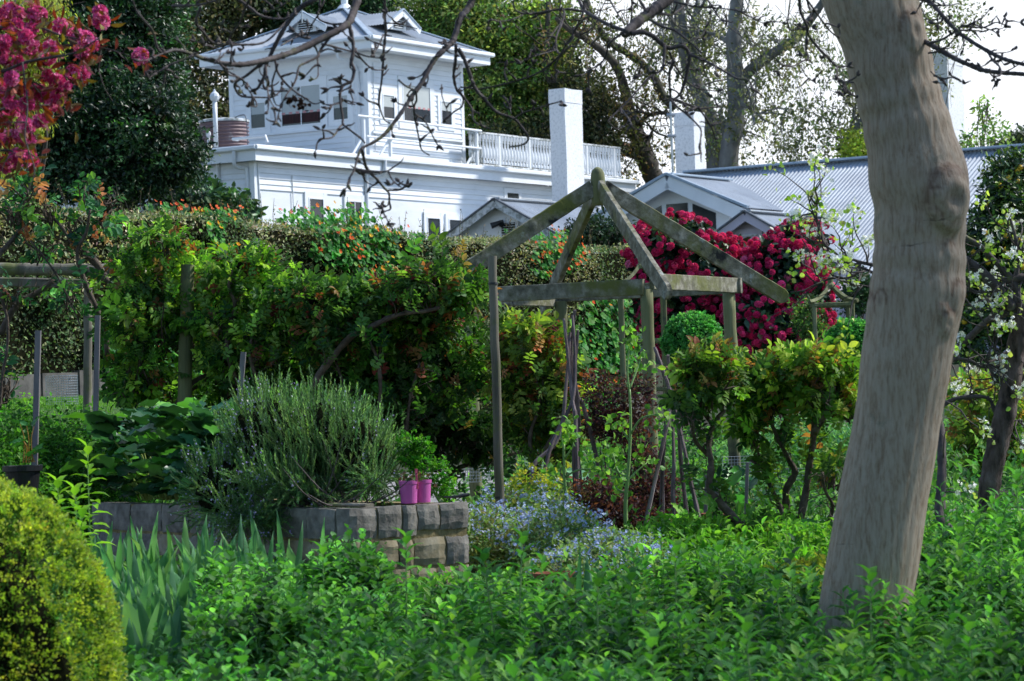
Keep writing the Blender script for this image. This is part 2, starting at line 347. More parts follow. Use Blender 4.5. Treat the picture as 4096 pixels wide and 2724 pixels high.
# ------------------------------------------------------------------ camera, sky, sun
def setup():
    sc = bpy.context.scene
    cd = bpy.data.cameras.new('camera'); cam = bpy.data.objects.new('camera', cd); COL.objects.link(cam); sc.camera = cam
    cd.sensor_width = 36; cd.lens = F*36/4096; cd.clip_start = .1; cd.clip_end = 6000
    from mathutils import Matrix
    m = Matrix([[RT[i], UP[i], -FW[i], CAM[i]] for i in range(3)]+[[0,0,0,1]]); cam.matrix_world = m
    cd.dof.use_dof = True; cd.dof.focus_distance = 25; cd.dof.aperture_fstop = 9
    w = bpy.data.worlds.new('World'); sc.world = w; w.use_nodes = True; nt = w.node_tree; nt.nodes.clear()
    el, az = math.radians(45), math.radians(74)         # sun over to the right, a little behind the house
    sky = nt.nodes.new('ShaderNodeTexSky'); sky.sky_type = 'NISHITA'; sky.sun_disc = False; sky.sun_elevation = el; sky.ozone_density = 4; sky.dust_density = .3; sky.air_density = 1.1; sky.sun_rotation = az-math.radians(12)
    bg = nt.nodes.new('ShaderNodeBackground'); bg.inputs[1].default_value = .15; out = nt.nodes.new('ShaderNodeOutputWorld')
    # thin bright cloud, thicker towards the horizon
    tc = nt.nodes.new('ShaderNodeTexCoord'); mp = nt.nodes.new('ShaderNodeMapping'); mp.inputs['Scale'].default_value = (1, 1, 3)
    nt.links.new(tc.outputs['Generated'], mp.inputs[0])
    n = nt.nodes.new('ShaderNodeTexNoise'); n.inputs['Scale'].default_value = 2.2; n.inputs['Detail'].default_value = 8; nt.links.new(mp.outputs[0], n.inputs[0])
    sx = nt.nodes.new('ShaderNodeSeparateXYZ'); nt.links.new(tc.outputs['Generated'], sx.inputs[0])
    r = nt.nodes.new('ShaderNodeMapRange'); r.inputs[1].default_value = .08; r.inputs[2].default_value = .32; r.inputs[3].default_value = .45; r.inputs[4].default_value = -.1
    nt.links.new(sx.outputs[2], r.inputs[0])
    a0 = nt.nodes.new('ShaderNodeMath'); nt.links.new(n.outputs[0], a0.inputs[0]); nt.links.new(r.outputs[0], a0.inputs[1])
    # the cloud bank stands to the north, behind the house; overhead and to the south it clears
    a1 = nt.nodes.new('ShaderNodeMapRange'); a1.inputs[1].default_value = -.2; a1.inputs[2].default_value = .7; a1.inputs[3].default_value = -.45; a1.inputs[4].default_value = .1; nt.links.new(sx.outputs[1], a1.inputs[0])
    ad = nt.nodes.new('ShaderNodeMath'); nt.links.new(a0.outputs[0], ad.inputs[0]); nt.links.new(a1.outputs[0], ad.inputs[1])
    rp = nt.nodes.new('ShaderNodeMapRange'); rp.inputs[1].default_value = .42; rp.inputs[2].default_value = .7; nt.links.new(ad.outputs[0], rp.inputs[0])
    mx = nt.nodes.new('ShaderNodeMix'); mx.data_type = 'RGBA'; nt.links.new(rp.outputs[0], mx.inputs[0]); nt.links.new(sky.outputs[0], mx.inputs[6]); mx.inputs[7].default_value = (6.6, 6.9, 7.4, 1)
    nt.links.new(mx.outputs[2], bg.inputs[0]); nt.links.new(bg.outputs[0], out.inputs[0])
    sd = bpy.data.lights.new('sun', 'SUN'); sd.energy = 4.2; sd.angle = math.radians(4); sd.color = (1, .965, .92)
    so = bpy.data.objects.new('sun', sd); COL.objects.link(so)
    d = Vector((-math.sin(az)*math.cos(el), -math.cos(az)*math.cos(el), -math.sin(el)))
    so.rotation_euler = d.to_track_quat('-Z', 'Y').to_euler(); so.location = (20, 30, 40)
    sky.sun_rotation = az
    sc.view_settings.view_transform = 'Standard'; sc.view_settings.look = 'None'; sc.view_settings.gamma = 1; sc.view_settings.exposure = .38
    sc.render.engine = 'CYCLES'; cy = sc.cycles; cy.max_bounces = 6; cy.diffuse_bounces = 3; cy.glossy_bounces = 2; cy.transmission_bounces = 3; cy.transparent_max_bounces = 4
    cy.use_denoising = True; cy.sample_clamp_indirect = 6; cy.use_adaptive_sampling = True; cy.adaptive_threshold = .02
from mathutils import Vector
setup()
# ------------------------------------------------------------------ ground
def terrain():
    xs = np.concatenate([-np.geomspace(2500, 14, 22), np.linspace(-13, 13, 90), np.geomspace(14, 2500, 22)])
    ys = np.concatenate([np.linspace(-40, 4, 10), np.linspace(5, 60, 140), np.geomspace(61, 4000, 50)])
    X, Y = np.meshgrid(xs, ys); Z = ground(X, Y)+.025*np.sin(X*3.1+Y*2.3)*np.sin(Y*4.1-X)*(Y < 60)
    V = np.stack([X, Y, Z], -1).reshape(-1, 3); nx = len(xs); i, j = np.meshgrid(np.arange(len(ys)-1), np.arange(nx-1), indexing='ij'); a = (i*nx+j).ravel()
    T = np.vstack([np.stack([a, a+1, a+nx+1], 1), np.stack([a, a+nx+1, a+nx], 1)])
    mk('ground', MB().add(V, T), 'soil', kind='structure', smooth=True)
    def patch(name, mat, poly, dz, n=30):
        # sheet draped on the ground between two long edges
        A, B = np.array(poly[0], float), np.array(poly[1], float); V = []; T = []
        for t in np.linspace(0, 1, n):
            a = np.array([np.interp(t, np.linspace(0,1,len(A)), A[:,k]) for k in (0,1)]); b = np.array([np.interp(t, np.linspace(0,1,len(B)), B[:,k]) for k in (0,1)])
            for s in np.linspace(0, 1, 14): p = a+(b-a)*s; V.append((p[0], p[1], float(ground(*p))+dz+.025))
        for i in range(n-1):
            for j in range(13): q = i*14+j; T += [(q, q+1, q+15), (q, q+15, q+14)]
        return mk(name, MB().add(V, T), mat, kind='structure', smooth=True)
    patch('path', 'gravel', ([(-1.2,19.5),(.4,20.6),(2.5,20.4),(7,20.4)], [(-1.6,33.5),(-.2,33.5),(.3,24),(7,21.6)]), .02)
    patch('lawn', 'turf', ([(-9,24.5),(-2.9,25.5)], [(-10,35.5),(-3.6,41)]), .02, 60)
    mb = MB(); n = 30000; x = rng.uniform(-8.5, -3.3, n); y = rng.uniform(25.5, 36, n)
    p = np.stack([x, y, ground(x, y)+.04], 1)
    inst(mb, T_NEED, p, nrm(rdir(n)*.5+[0,0,1.]), rdir(n), np.stack([np.full(n,.008), rng.uniform(.03,.06,n), np.ones(n)*.05], 1), pal(n, ['5f8f2c','4a7a22','7aa83a']))
    mk('grass', mb, 'leaf', label='short mown green grass of the lawn before the hedge', cat='grass', kind='stuff')
terrain()
# ------------------------------------------------------------------ the white house: local axes r (right and back), l (left and back), z
def house_frame(px, py, Y):
    o = P(px, py, Y); o = np.array([o[0], o[1], 0.])
    R = np.array([math.cos(YAW), math.sin(YAW), 0]); L = np.array([-math.sin(YAW), math.cos(YAW), 0])
    def hit(x, y, nvec, d):
        q = ray(x, y); t = (d-np.dot(CAM-o, nvec))/np.dot(q, nvec); return CAM+q*t-o
    def pr(x, y, l=0.): h = hit(x, y, L, l); return float(h@R), float(h[2])
    def pl(x, y, r=0.): h = hit(x, y, R, r); return float(h@L), float(h[2])
    return o, R, L, pr, pl
O, RV, LV, pr, pl = house_frame(1016, 700, 76)
def loc_box(mb, lo, hi): return mb.box(lo, hi)
def boards(mb, axis, a0, a1, z0, z1, plane, sign, pitch=.15):
    """bevel weatherboards: tilted strips with a shadow lip. axis 'r': runs along r at l=plane; sign = outward direction"""
    z = z1
    while z > z0:
        zb = max(z0, z-pitch); t = .004; b = .03
        if axis == 'r': V = [(a0,plane+sign*t,z),(a1,plane+sign*t,z),(a1,plane+sign*b,zb),(a0,plane+sign*b,zb),(a0,plane,zb),(a1,plane,zb)]
        else: V = [(plane+sign*t,a0,z),(plane+sign*t,a1,z),(plane+sign*b,a1,zb),(plane+sign*b,a0,zb),(plane,a0,zb),(plane,a1,zb)]
        mb.add(V, [(0,1,2),(0,2,3),(3,2,5),(3,5,4)]); z = zb
def gable_boards(mb, r, lc, hw, z0, zt, pitch=.16):
    z = zt-.05
    while z > z0:
        zb = max(z0, z-pitch); wt = hw*(zt-z)/(zt-z0); wb = hw*(zt-zb)/(zt-z0)
        mb.add([(r-.004,lc-wt,z),(r-.004,lc+wt,z),(r-.026,lc+wb,zb),(r-.026,lc-wb,zb),(r,lc-wb,zb),(r,lc+wb,zb)], [(0,1,2),(0,2,3),(3,2,5),(3,5,4)]); z = zb
def window(parent, axis, a0, a1, z0, z1, plane, sign, blind=None, case=.14, name='window', mull=0, sill=True, scal=False, red=False, gmat='glass'):
    def bx(m, p, q, w0, w1, d0, d1):      # along, z, outward
        lo, hi = sorted((plane+sign*d0, plane+sign*d1))
        if axis == 'r': m.box((p, lo, w0), (q, hi, w1))
        else: m.box((lo, p, w0), (hi, q, w1))
    fr = MB(); c = case
    bx(fr, a0-c, a0, z0-c, z1+c, 0, .05); bx(fr, a1, a1+c, z0-c, z1+c, 0, .05); bx(fr, a0, a1, z1, z1+c, 0, .047); bx(fr, a0, a1, z0-c, z0, 0, .047)
    s = .035
    bx(fr, a0-.001, a0+s, z0, z1, .0, .062); bx(fr, a1-s, a1+.001, z0, z1, 0, .062); bx(fr, a0+s, a1-s, z1-s, z1+.001, 0, .06); bx(fr, a0+s, a1-s, z0-.001, z0+s, 0, .06)
    o = mk(name, fr, 'trim', parent, local=True)
    g = MB(); bx(g, a0+s, a1-s, z0+s, z1-s, .0, .036); mk('glass', g, gmat, o, local=True)
    if blind:
        zb = z1-(z1-z0)*blind; b = MB(); bx(b, a0+s+.01, a1-s-.01, zb, z1-s-.002, .0355, .040); mk('blind', b, 'blind', o, local=True)
        if scal:
            b = MB(); w = (a1-a0-2*s)/11
            for k in range(0, 11, 2): bx(b, a0+s+k*w+.004, a0+s+(k+1)*w, zb-.01, zb+.05, .0395, .043)
            mk('blind_trim', b, 'scallop', o, local=True)
        if red:
            b = MB(); bx(b, a0+s+.02, a1-s-.02, z0+s+.05, zb-.02, .0355, .0375); mk('curtain', b, 'redcurt', o, local=True)
    if mull:
        b = MB()
        for k in range(1, mull+1):
            x = a0+(a1-a0)*k/(mull+1); bx(b, x-.012, x+.012, z0+s, z1-s, .0358, .05)
        mk('mullion', b, 'trim', o, local=True)
    if sill: b = MB(); bx(b, a0-c-.03, a1+c+.03, z0-c-.05, z0-c-.001, .0, .09); mk('sill', b, 'trim', o, local=True)
    return o
def corr(mb, eave0, edir, upv, L, top, bot=None, pitch=.09, amp=.012):
    """corrugated sheet: eave0 start point, edir along the eave, upv up the slope (unit), L eave length, top(s) slope length"""
    eave0 = np.array(eave0, float); edir = nrm(np.array(edir, float)); upv = nrm(np.array(upv, float)); nv = np.cross(edir, upv); nv = nv*np.sign(nv[2])
    n = int(L/pitch*6); s = np.linspace(0, L, n); h = amp*np.cos(2*np.pi*s/pitch)
    tp = np.array([top(v) for v in s]); bt = np.array([bot(v) if bot else 0. for v in s]); m = 2
    A = eave0+s[:,None]*edir+nv*h[:,None]+bt[:,None]*upv; B = eave0+s[:,None]*edir+nv*h[:,None]+np.maximum(tp, bt)[:,None]*upv
    V = np.vstack([A, B]); i = np.arange(n-1)
    return mb.add(V, np.vstack([np.stack([i,i+1,n+i+1],1), np.stack([i,n+i+1,n+i],1)]))
def bar(mb, p, q, r=.03, s=8): return tube(mb, [p, q], r, s)
GZ = float(ground(O[0]+1, O[1]+3))-.5
house = thing('weatherboard_house', 'white weatherboard house with a square tower room, hipped iron roof and rooftop balcony', 'house', (O[0], O[1], 0), rot=YAW)
def build_house():
    hp = dict(parent=house, local=True)
    r_end = pr(2494, 745)[0]; zt = pr(1027, 641, -.28)[1]+.02; depth = 9.
    w = MB(); w.box((0,0,GZ), (r_end, depth, zt)); boards(w, 'r', .14, r_end, GZ+2, zt, 0, -1); boards(w, 'l', .14, depth, GZ+2, zt, 0, -1)
    mk('lower_wall', w, 'board', **hp)
    t = MB(); t.box((-.035,-.035,GZ), (.14,.0,zt)); t.box((-.035,.0,GZ), (.0,.14,zt)); [mk('corner_board', MB().add(t.V[k], t.T[k]-8*k), 'trim', **hp) for k in range(2)]
    # fascia, soffit, gutter
    o = .3; f = MB(); zf0 = pr(1027, 641, -o)[1]; zf1 = pr(1030, 597, -o)[1]; zg = pr(1030, 579, -o-.08)[1]
    f.box((-o,-o,zf0), (r_end+.25,-o+.03,zf1)); f.box((-o,-o+.03,zf0), (-o+.03,depth,zf1)); f.box((r_end+.22,-o+.03,zf0),(r_end+.25,depth,zf1)); mk('fascia', f, 'trim', **hp)
    f = MB(); f.box((-o+.03,-o+.03,zf0+.05), (r_end+.22,-.03,zf0+.07)); f.box((-o+.03,-.03,zf0+.05), (-.03,depth,zf0+.07)); mk('soffit', f, 'trim', **hp)
    g = MB()
    for (a, b) in (((-o-.05,-o-.05,(zf1+zg)/2), (r_end+.3,-o-.05,(zf1+zg)/2-.02)), ((-o-.05,-o-.05,(zf1+zg)/2), (-o-.05,depth,(zf1+zg)/2-.02))): beam(g, a, b, .12, zg-zf1+.03, ch=.03, wob=.0, seg=3)
    mk('gutter', g, 'trim', **hp)
    rf = MB(); corr(rf, (-o,-o+.02,zg-.03), (1,0,0), (0,1,.045), r_end+o+.2, lambda s: depth, amp=.014)
    mk('lower_roof', rf, 'roof', **hp)
    rl = MB()
    for k in range(int((r_end+.3)/.12)): rl.box((-o+.12*k, -o+.0, zg-.028), (-o+.12*k+.06, -o+.12, zg+.022))
    mk('roof_edge', rl, 'dkroof', **hp)
    zroof = lambda l: zg-.03+(l+o)*.045
    # tower
    lt = .55; r0 = pr(1467, 253, lt)[0]; r1 = pr(1845, 256, lt)[0]; l1 = pl(920, 306, r0)[0]; ov = .62
    ze0 = pr(1485.5, 190.6, lt-ov)[1]; ze1 = pr(1489, 155, lt-ov)[1]; ze2 = pr(1489, 141, lt-ov-.08)[1]
    w = MB(); w.box((r0,lt,zroof(lt)-.1), (r1,l1,ze0+.05)); boards(w, 'r', r0+.12, r1-.12, zroof(lt)-.1, ze0+.05, lt, -1); boards(w, 'l', lt+.12, l1-.12, zroof(lt)-.2, ze0+.05, r0, -1)
    mk('tower_wall', w, 'board', **hp)
    c = MB(); z0 = zroof(lt)-.12
    c.box((r0-.035,lt-.035,z0),(r0+.12,lt,ze0)); c.box((r0-.035,lt,z0),(r0,lt+.12,ze0)); c.box((r1-.12,lt-.035,z0),(r1+.03,lt,ze0)); c.box((r0-.035,l1-.12,z0),(r0,l1+.03,ze0)); c.box((r0-.033,lt+.46,z0),(r0,lt+.56,ze0))
    for k in range(len(c.V)): q = MB(); q.add(c.V[k], c.T[k]-8*k); mk('corner_board', q, 'trim', **hp)
    e0, e1, a0, a1 = r0-ov, r1+ov, lt-ov, l1+ov
    f = MB(); f.box((e0,a0,ze0),(e1,a0+.03,ze1)); f.box((e0,a0+.03,ze0),(e0+.03,a1,ze1)); f.box((e1-.03,a0+.03,ze0),(e1,a1,ze1)); f.box((e0+.03,a1-.03,ze0),(e1-.03,a1,ze1)); mk('tower_fascia', f, 'trim', **hp)
    f = MB(); f.box((e0+.03,a0+.03,ze0+.03),(e1-.03,a1-.03,ze0+.05)); mk('tower_soffit', f, 'trim', **hp)
    g = MB(); zc = (ze1+ze2)/2
    for a, b in (((e0-.05,a0-.05,zc),(e1+.1,a0-.05,zc)), ((e0-.05,a0-.05,zc),(e0-.05,a1+.1,zc)), ((e1+.05,a0,zc),(e1+.05,a1,zc))): beam(g, a, b, .12, ze2-ze1+.04, ch=.03, wob=0, seg=3)
    mk('tower_gutter', g, 'trim', **hp)
    # hip roof
    cr, cl = (e0+e1)/2, (a0+a1)/2; apex = P(1372, 34, 0+O[1]+float((RV*cr+LV*cl)[1])); za = apex[2]; hr, hl = (e1-e0)/2, (a1-a0)/2; zb = ze2-.02
    rf = MB()
    def face(start, ed, inward, half, run):
        sl = math.hypot(run, za-zb); up = np.array([inward[0]*run, inward[1]*run, za-zb])
        corr(rf, start, ed, up, 2*half, lambda s: sl*min(s, 2*half-s)/half, pitch=.1, amp=.013)
    face((e0,a0,zb), (1,0,0), (0,1), hr, hl); face((e0,a1,zb), (1,0,0), (0,-1), hr, hl); face((e0,a0,zb), (0,1,0), (1,0), hl, hr); face((e1,a0,zb), (0,1,0), (-1,0), hl, hr)
    mk('tower_roof', rf, 'roof', **hp)
    rd = MB()
    for c0 in ((e0,a0),(e1,a0),(e0,a1),(e1,a1)): beam(rd, (c0[0],c0[1],zb+.03), (cr,cl,za+.03), .17, .045, ch=.01, wob=0, seg=3)
    mk('hip_ridge_cap', rd, 'ridge', **hp)
    fp = MB(); tube(fp, [(cr,cl,za-.1),(cr,cl,za+1.3)], .1, 12); lathe(fp, (cr,cl,za-.02), [(.25,0),(.14,.12),(.1,.14)], 14); mk('roof_flue', fp, 'trim', **hp)
    # gablet vents on two slopes
    for ax in (0, 1):
        if ax == 0: l_, z_ = pl(1211, 50, e0+.55); front = (e0+.55, l_)
        else: r_, z_ = pr(1606, 42, a0+.6); front = (r_, a0+.6)
        def W(u, v, z): return (front[0]+v, front[1]+u, z) if ax == 0 else (front[0]+u, front[1]+v, z)   # u across, v into the roof
        hw, hh, ln = .82, .46, 1.5
        q = MB(); k = MB(); fa = MB()
        for sg in (-1, 1):
            upv = np.array(W(-sg*hw,0,hh))-np.array(W(0,0,0)); 
            corr(q, W(sg*hw,-.02,z_-hh), np.array(W(0,1,0))-np.array(W(0,0,0)), upv, ln+hw*.0, lambda s: math.hypot(hw,hh), pitch=.1)
            beam(fa, W(sg*hw*1.02,-.05,z_-hh-.09), W(0,-.05,z_-.07), .04, .17, ch=.005, wob=0, seg=2); beam(k, W(sg*hw*1.04,-.05,z_-hh+.01), W(0,-.05,z_+.04), .1, .035, ch=.005, wob=0, seg=2)
        gab = mk('gablet', q, 'roof', **hp); mk('barge_board', fa, 'trim', gab, local=True); mk('ridge_cap', k, 'ridge', gab, local=True)
        v = MB(); v.add([W(-.5,.2,z_-.52),W(.5,.2,z_-.52),W(.5,.2,z_-.28),W(0,.2,z_-.02),W(-.5,.2,z_-.28)], [(0,1,2),(0,2,3),(0,3,4)]); v.box(*[tuple(map(f_, W(-.36,.12,z_-.55), W(.36,.2,z_-.22))) for f_ in (min, max)]); mk('vent_surround', v, 'trim', gab, local=True)
        s_ = MB(); d_ = MB(); d_.box(*[tuple(map(f_, W(-.24,.1,z_-.5), W(.24,.121,z_-.24))) for f_ in (min, max)])
        for j in range(4): beam(s_, W(-.25,.08,z_-.48+.065*j), W(.25,.08,z_-.48+.065*j), .045, .02, ch=.004, wob=0, seg=2)
        mk('vent_dark', d_, 'core', gab, local=True); mk('louvre', s_, 'trim', gab, local=True)
    # tower windows: left face
    def LW(x0, yt0, yb0, x1, yt1, yb1, **k):
        p = [pl(x0, yt0, r0), pl(x0, yb0, r0), pl(x1, yt1, r0), pl(x1, yb1, r0)]; window(house, 'l', min(p[0][0],p[2][0]), max(p[0][0],p[2][0]), (p[1][1]+p[3][1])/2, (p[0][1]+p[2][1])/2, r0, -1, **k)
    LW(1003, 412, 520, 1066, 406, 514, blind=.45, sill=False); LW(1124, 350, 512, 1286, 334, 495, blind=.68, case=.2, scal=True, red=True, mull=1, sill=False); LW(1333, 382, 486, 1397, 377, 480, blind=.5, sill=False)
    b = MB(); l_a = pl(1400, 502.6, r0); l_b = pl(993, 542.5, r0); zs = (l_a[1]+l_b[1])/2; b.box((r0-.1, l_a[0], zs-.06), (r0-.026, l_b[0], zs)); mk('window_ledge', b, 'trim', **hp)
    def RW(x0, yt0, yb0, x1, yt1, yb1, l=0., **k):
        p = [pr(x0, yt0, l), pr(x0, yb0, l), pr(x1, yt1, l), pr(x1, yb1, l)]; window(house, 'r', p[0][0], p[2][0], (p[1][1]+p[3][1])/2, (p[0][1]+p[2][1])/2, l, -1, **k)
    RW(1524, 376, 476, 1572, 380, 481, l=lt, blind=.5, sill=False); RW(1604, 335, 488, 1715, 346, 497, l=lt, blind=.62, case=.2, scal=True, sill=False); RW(1757, 402, 500, 1801, 407, 505, l=lt, blind=.4, sill=False)
    za_, zb_ = pr(1440, 500, lt), pr(1850, 548, lt); b = MB(); b.box((r0+.1, lt-.09, za_[1]-.2), (r1-.1, lt-.026, za_[1]-.14)); mk('window_ledge', b, 'trim', **hp)
    # lower windows, right face then left face
    RW(1229, 789, 980, 1289, 795, 990, case=.16); RW(1386, 800, 990, 1442, 806, 1000, mull=1, case=.16); RW(1702, 867, 1010, 1756, 872, 1015, case=.14); RW(1789, 873, 1015, 1843, 879, 1020, case=.14); RW(2020, 766, 804, 2072, 771, 808, case=.1, sill=False)
    def LL(x0, yt, yb, x1, **k):
        p = [pl(x0, yt), pl(x0, yb), pl(x1, yt)]; window(house, 'l', min(p[0][0],p[2][0]), max(p[0][0],p[2][0]), p[1][1], p[0][1], 0, -1, **k)
    LL(908, 765, 960, 966, case=.16, name='side_door', mull=0, sill=False); LL(712, 719, 830, 774, case=.1)
    # downpipes
    def pipe(pts, r=.045):
        m = MB(); tube(m, pts, r, 10, res=4); mk('downpipe', m, 'pipe', **hp)
    def LP(x, y, d): l_, z_ = pl(x, y, -d); return (-d, l_, z_)
    def RP(x, y, d, base=0.): r_, z_ = pr(x, y, base-d); return (r_, base-d, z_)
    pipe([LP(936,606,.36), LP(936,640,.36), LP(938,660,.33), LP(952,670,.2), LP(978,674,.08), LP(987,688,.07), LP(993,900,.07)], .05)
    pipe([LP(869,655,.07), LP(876,900,.07)], .055)
    pipe([RP(1540,640,.36), RP(1539,680,.36), RP(1536,698,.3), RP(1515,705,.18), RP(1475,708,.07), RP(1467,720,.07), RP(1470,960,.07)], .05)
    pipe([RP(1030,645,.05), RP(1045,900,.05)], .022); pipe([RP(1169,700,.04), RP(1176,900,.04)], .015)
    pipe([RP(1492,250,.04,lt), RP(1503,600,.04,lt)], .012)
    pd = MB(); pa = pl(1366, 172, r0-.36); pb = pl(1366, 205, r0-.3); tube(pd, [(r0-.5, pa[0], ze0+.06), (r0-.5, pa[0], ze0-.18), (r0-.07, lt+.3, ze0-.55), (r0-.07, lt+.3, zroof(lt))], .05, 10, res=4); mk('downpipe', pd, 'pipe', **hp)
    # pipe handrails along the tower
    lr = .02; h = MB()
    ya, yb = pr(1430, 462, lr), pr(1925, 524, lr); bar(h, (ya[0],lr,ya[1]), (yb[0],lr,yb[1]), .035)
    ya2, yb2 = pr(1467, 545, lr), pr(1923, 594, lr); bar(h, (ya2[0],lr,ya2[1]), (yb2[0],lr,yb2[1]), .03)
    for x in (1462, 1567, 1912):
        rr = pr(x, 550, lr)[0]; beam(h, (rr,lr+.06,zroof(0)), (rr,lr+.06,ya[1]+(rr-ya[0])*(yb[1]-ya[1])/(yb[0]-ya[0])), .09, .09, up=(0,1,0), ch=.01, wob=0, seg=3)
        beam(h, (rr-.55,lr+.1,zroof(0)+.02), (rr-.02,lr+.1,zroof(0)+.55), .05, .07, ch=.01, wob=0, seg=2)
    mk('pipe_handrail', h, 'trim', **hp)
    # balustrade on the flat roof
    lb = .12; ta, tb = pr(1926, 527, lb), pr(2478, 598, lb); zr = zroof(lb)+.06; rl = MB(); ht = (ta[1]+tb[1])/2
    beam(rl, (ta[0],lb,ht), (tb[0],lb,ht), .1, .06, ch=.01, wob=.003, seg=9); beam(rl, (ta[0],lb,zr+.03), (tb[0],lb,zr+.03), .09, .09, ch=.01, wob=.003, seg=9)
    beam(rl, (tb[0],lb+.05,ht), (tb[0],lb+3.4,ht), .1, .06, ch=.01, wob=.003); beam(rl, (tb[0],lb+.05,zr+.03), (tb[0],lb+3.4,zr+.03), .09, .09, ch=.01, wob=.003); 
    beam(rl, (ta[0]-.7,lb,ht-.02), (ta[0],lb,ht-.02), .1, .06, ch=.01, wob=.003, seg=3); beam(rl, (ta[0]-.7,lb,zr+.03), (ta[0],lb,zr+.03), .09, .09, ch=.01, wob=.003, seg=3)
    bal = mk('balustrade', rl, 'oldtrim', **hp); H = ht-zr-.03
    prof = [(.035,.05),(.035,.14),(.022,.17),(.042,.25),(.05,.36),(.04,.5),(.025,.62),(.022,.74),(.033,.77),(.022,.8),(.035,.84),(.035,1)]
    prof = [(r_*1.25, .03+z_*H*.96) for r_, z_ in prof]
    n = 48; L_ = tb[0]-ta[0]
    for k in range(n):
        m = MB(); rr = ta[0]+.08+k*(L_-.12)/(n-1)
        if k % 10 == 5: m.box((rr-.04,lb-.04,zr+.05),(rr+.04,lb+.04,ht-.02))
        else: lathe(m, (rr,lb,zr+.03), prof, 8)
        mk('baluster', m, 'trim', bal, local=True, smooth=k % 10 != 5)
    for k in range(5): m = MB(); lathe(m, (ta[0]-.62+k*.13,lb,zr+.03), prof, 8); mk('baluster', m, 'oldtrim', bal, local=True, smooth=True)
    for k in range(16): m = MB(); lathe(m, (tb[0],lb+.2+k*.2,zr+.03), prof, 8); mk('baluster', m, 'oldtrim', bal, local=True, smooth=True)
    # roof vent pipe with ribbed cowl, and a small one
    l_, z_ = pl(864, 578, .6); vz = pl(858, 400, .6)[1]; v = MB(); tube(v, [(.6,l_,z_-.1),(.6,l_,vz)], .062, 12); vp = mk('vent_pipe', v, 'pipe', **hp, smooth=True)
    cw = MB(); lathe(cw, (.6,l_,vz-.03), [(.07,0),(.12,.04),(.14,.12),(.11,.2),(.04,.26),(.03,.3),(.0,.33)], 10); mk('cowl', cw, 'pipe', vp, local=True)
    l_, z_ = pl(835, 590, .6); v = MB(); tube(v, [(.6,l_,z_-.1),(.6,l_,z_+.28)], .04, 8); lathe(v, (.6,l_,z_+.28), [(.04,0),(.07,.05),(.07,.12),(.0,.18)], 10); mk('vent_pipe', v, 'pipe', **hp)
    return zroof
zroof = build_house()
# rain tank on the flat roof
def tank():
    rc = 1.5; la, za = pl(992, 500, rc); lb_, _ = pl(802, 500, rc); lc = (la+lb_)/2; R = abs(lb_-la)/2*.8; z0 = float(zroof(lc))+.05; zt = pl(900, 487, rc)[1]; H = zt-z0
    w = O+RV*rc+LV*lc; t = thing('rain_tank', 'low round maroon corrugated rain tank on the flat roof beside the tower', 'water tank', (w[0], w[1], z0), rot=YAW)
    m = MB(); lathe(m, (0,0,0), [(R+.02*math.sin(2*math.pi*k/6), H*k/48) for k in range(49)], 40); mk('tank_wall', m, 'tank', t, local=True, smooth=True)
    m = MB(); lathe(m, (0,0,H), [(R+.03,-.03),(R+.03,.03),(R-.03,.05),(0,.12)], 40); mk('tank_lid', m, 'oldtrim', t, local=True)
    m = MB(); tube(m, [(-R+.1,-.9,.2),(-R-.12,-.9,.2),(-R-.12,-2.0,.2),(-R-.12,-2.05,.02)], .045, 8); mk('outlet_pipe', m, 'pipe', t, local=True)
    m = MB(); tube(m, [(-R*.3,-R*.8,H+.05),(-R*.4,-R*1.2,H+.1),(-R*.5,-R*1.55,H),(-R*.5,-R*1.6,.0)], .014, 6, res=4); mk('thin_pipe', m, 'dkroof', t, local=True)
tank()
def chimney(name, label, xl, xm, xr, ytop, ybot, l0, band=True, parent_z=0):
    """roughcast chimney; xm is the near edge, on plane l=l0"""
    r_, zt = pr(xm, ytop, l0); ra = pr(xr, ytop, l0)[0]; la = pl(xl, ytop, r_)[0]; zb = pr(xm, ybot, l0)[1]-1.5
    w = O+RV*r_+LV*l0; t = thing(name, label, 'chimney', (w[0], w[1], zb), rot=YAW); a, b = ra-r_, la-l0; H = zt-zb
    def shaft(z0, z1, g):
        nz = max(2, int((z1-z0)/.35)); V = []; T = []
        ring = [(-g,-g),(a/2,-g),(a+g,-g),(a+g,b/2),(a+g,b+g),(a/2,b+g),(-g,b+g),(-g,b/2)]
        for k in range(nz+1):
            for (x, y) in ring: V.append((x+rng.normal(0,.004), y+rng.normal(0,.004), z0+(z1-z0)*k/nz))
        for k in range(nz):
            for j in range(8): q = (j+1) % 8; T += [(k*8+j,k*8+q,k*8+8+q),(k*8+j,k*8+8+q,k*8+8+j)]
        s = nz*8; T += [(s,s+j,s+j+1) for j in range(1,7)]
        return MB().add(V, T)
    mk('shaft', shaft(0, H-.42, 0), 'stucco', t, local=True)
    if band: mk('cap_band', shaft(H-.415, H, .012), 'stucco', t, local=True); p = MB(); p.box((a*.25,b*.25,H-.02),(a*.75,b*.75,H+.03)); mk('flue_opening', p, 'core', t, local=True)
    return t
chimney('chimney', 'tall white roughcast chimney in front of the rooftop balcony railing', 2195, 2257, 2326, 352, 800, -2.2)
chimney('chimney', 'white roughcast chimney with a brown patch rising behind the dormer, near two grey trunks', 2696, 2773, 2815, 445, 700, -4.0)
chimney('chimney', 'tall white chimney partly hidden behind the big leaning trunk at right', 3700, 3787, 3850, 203, 640, -8)
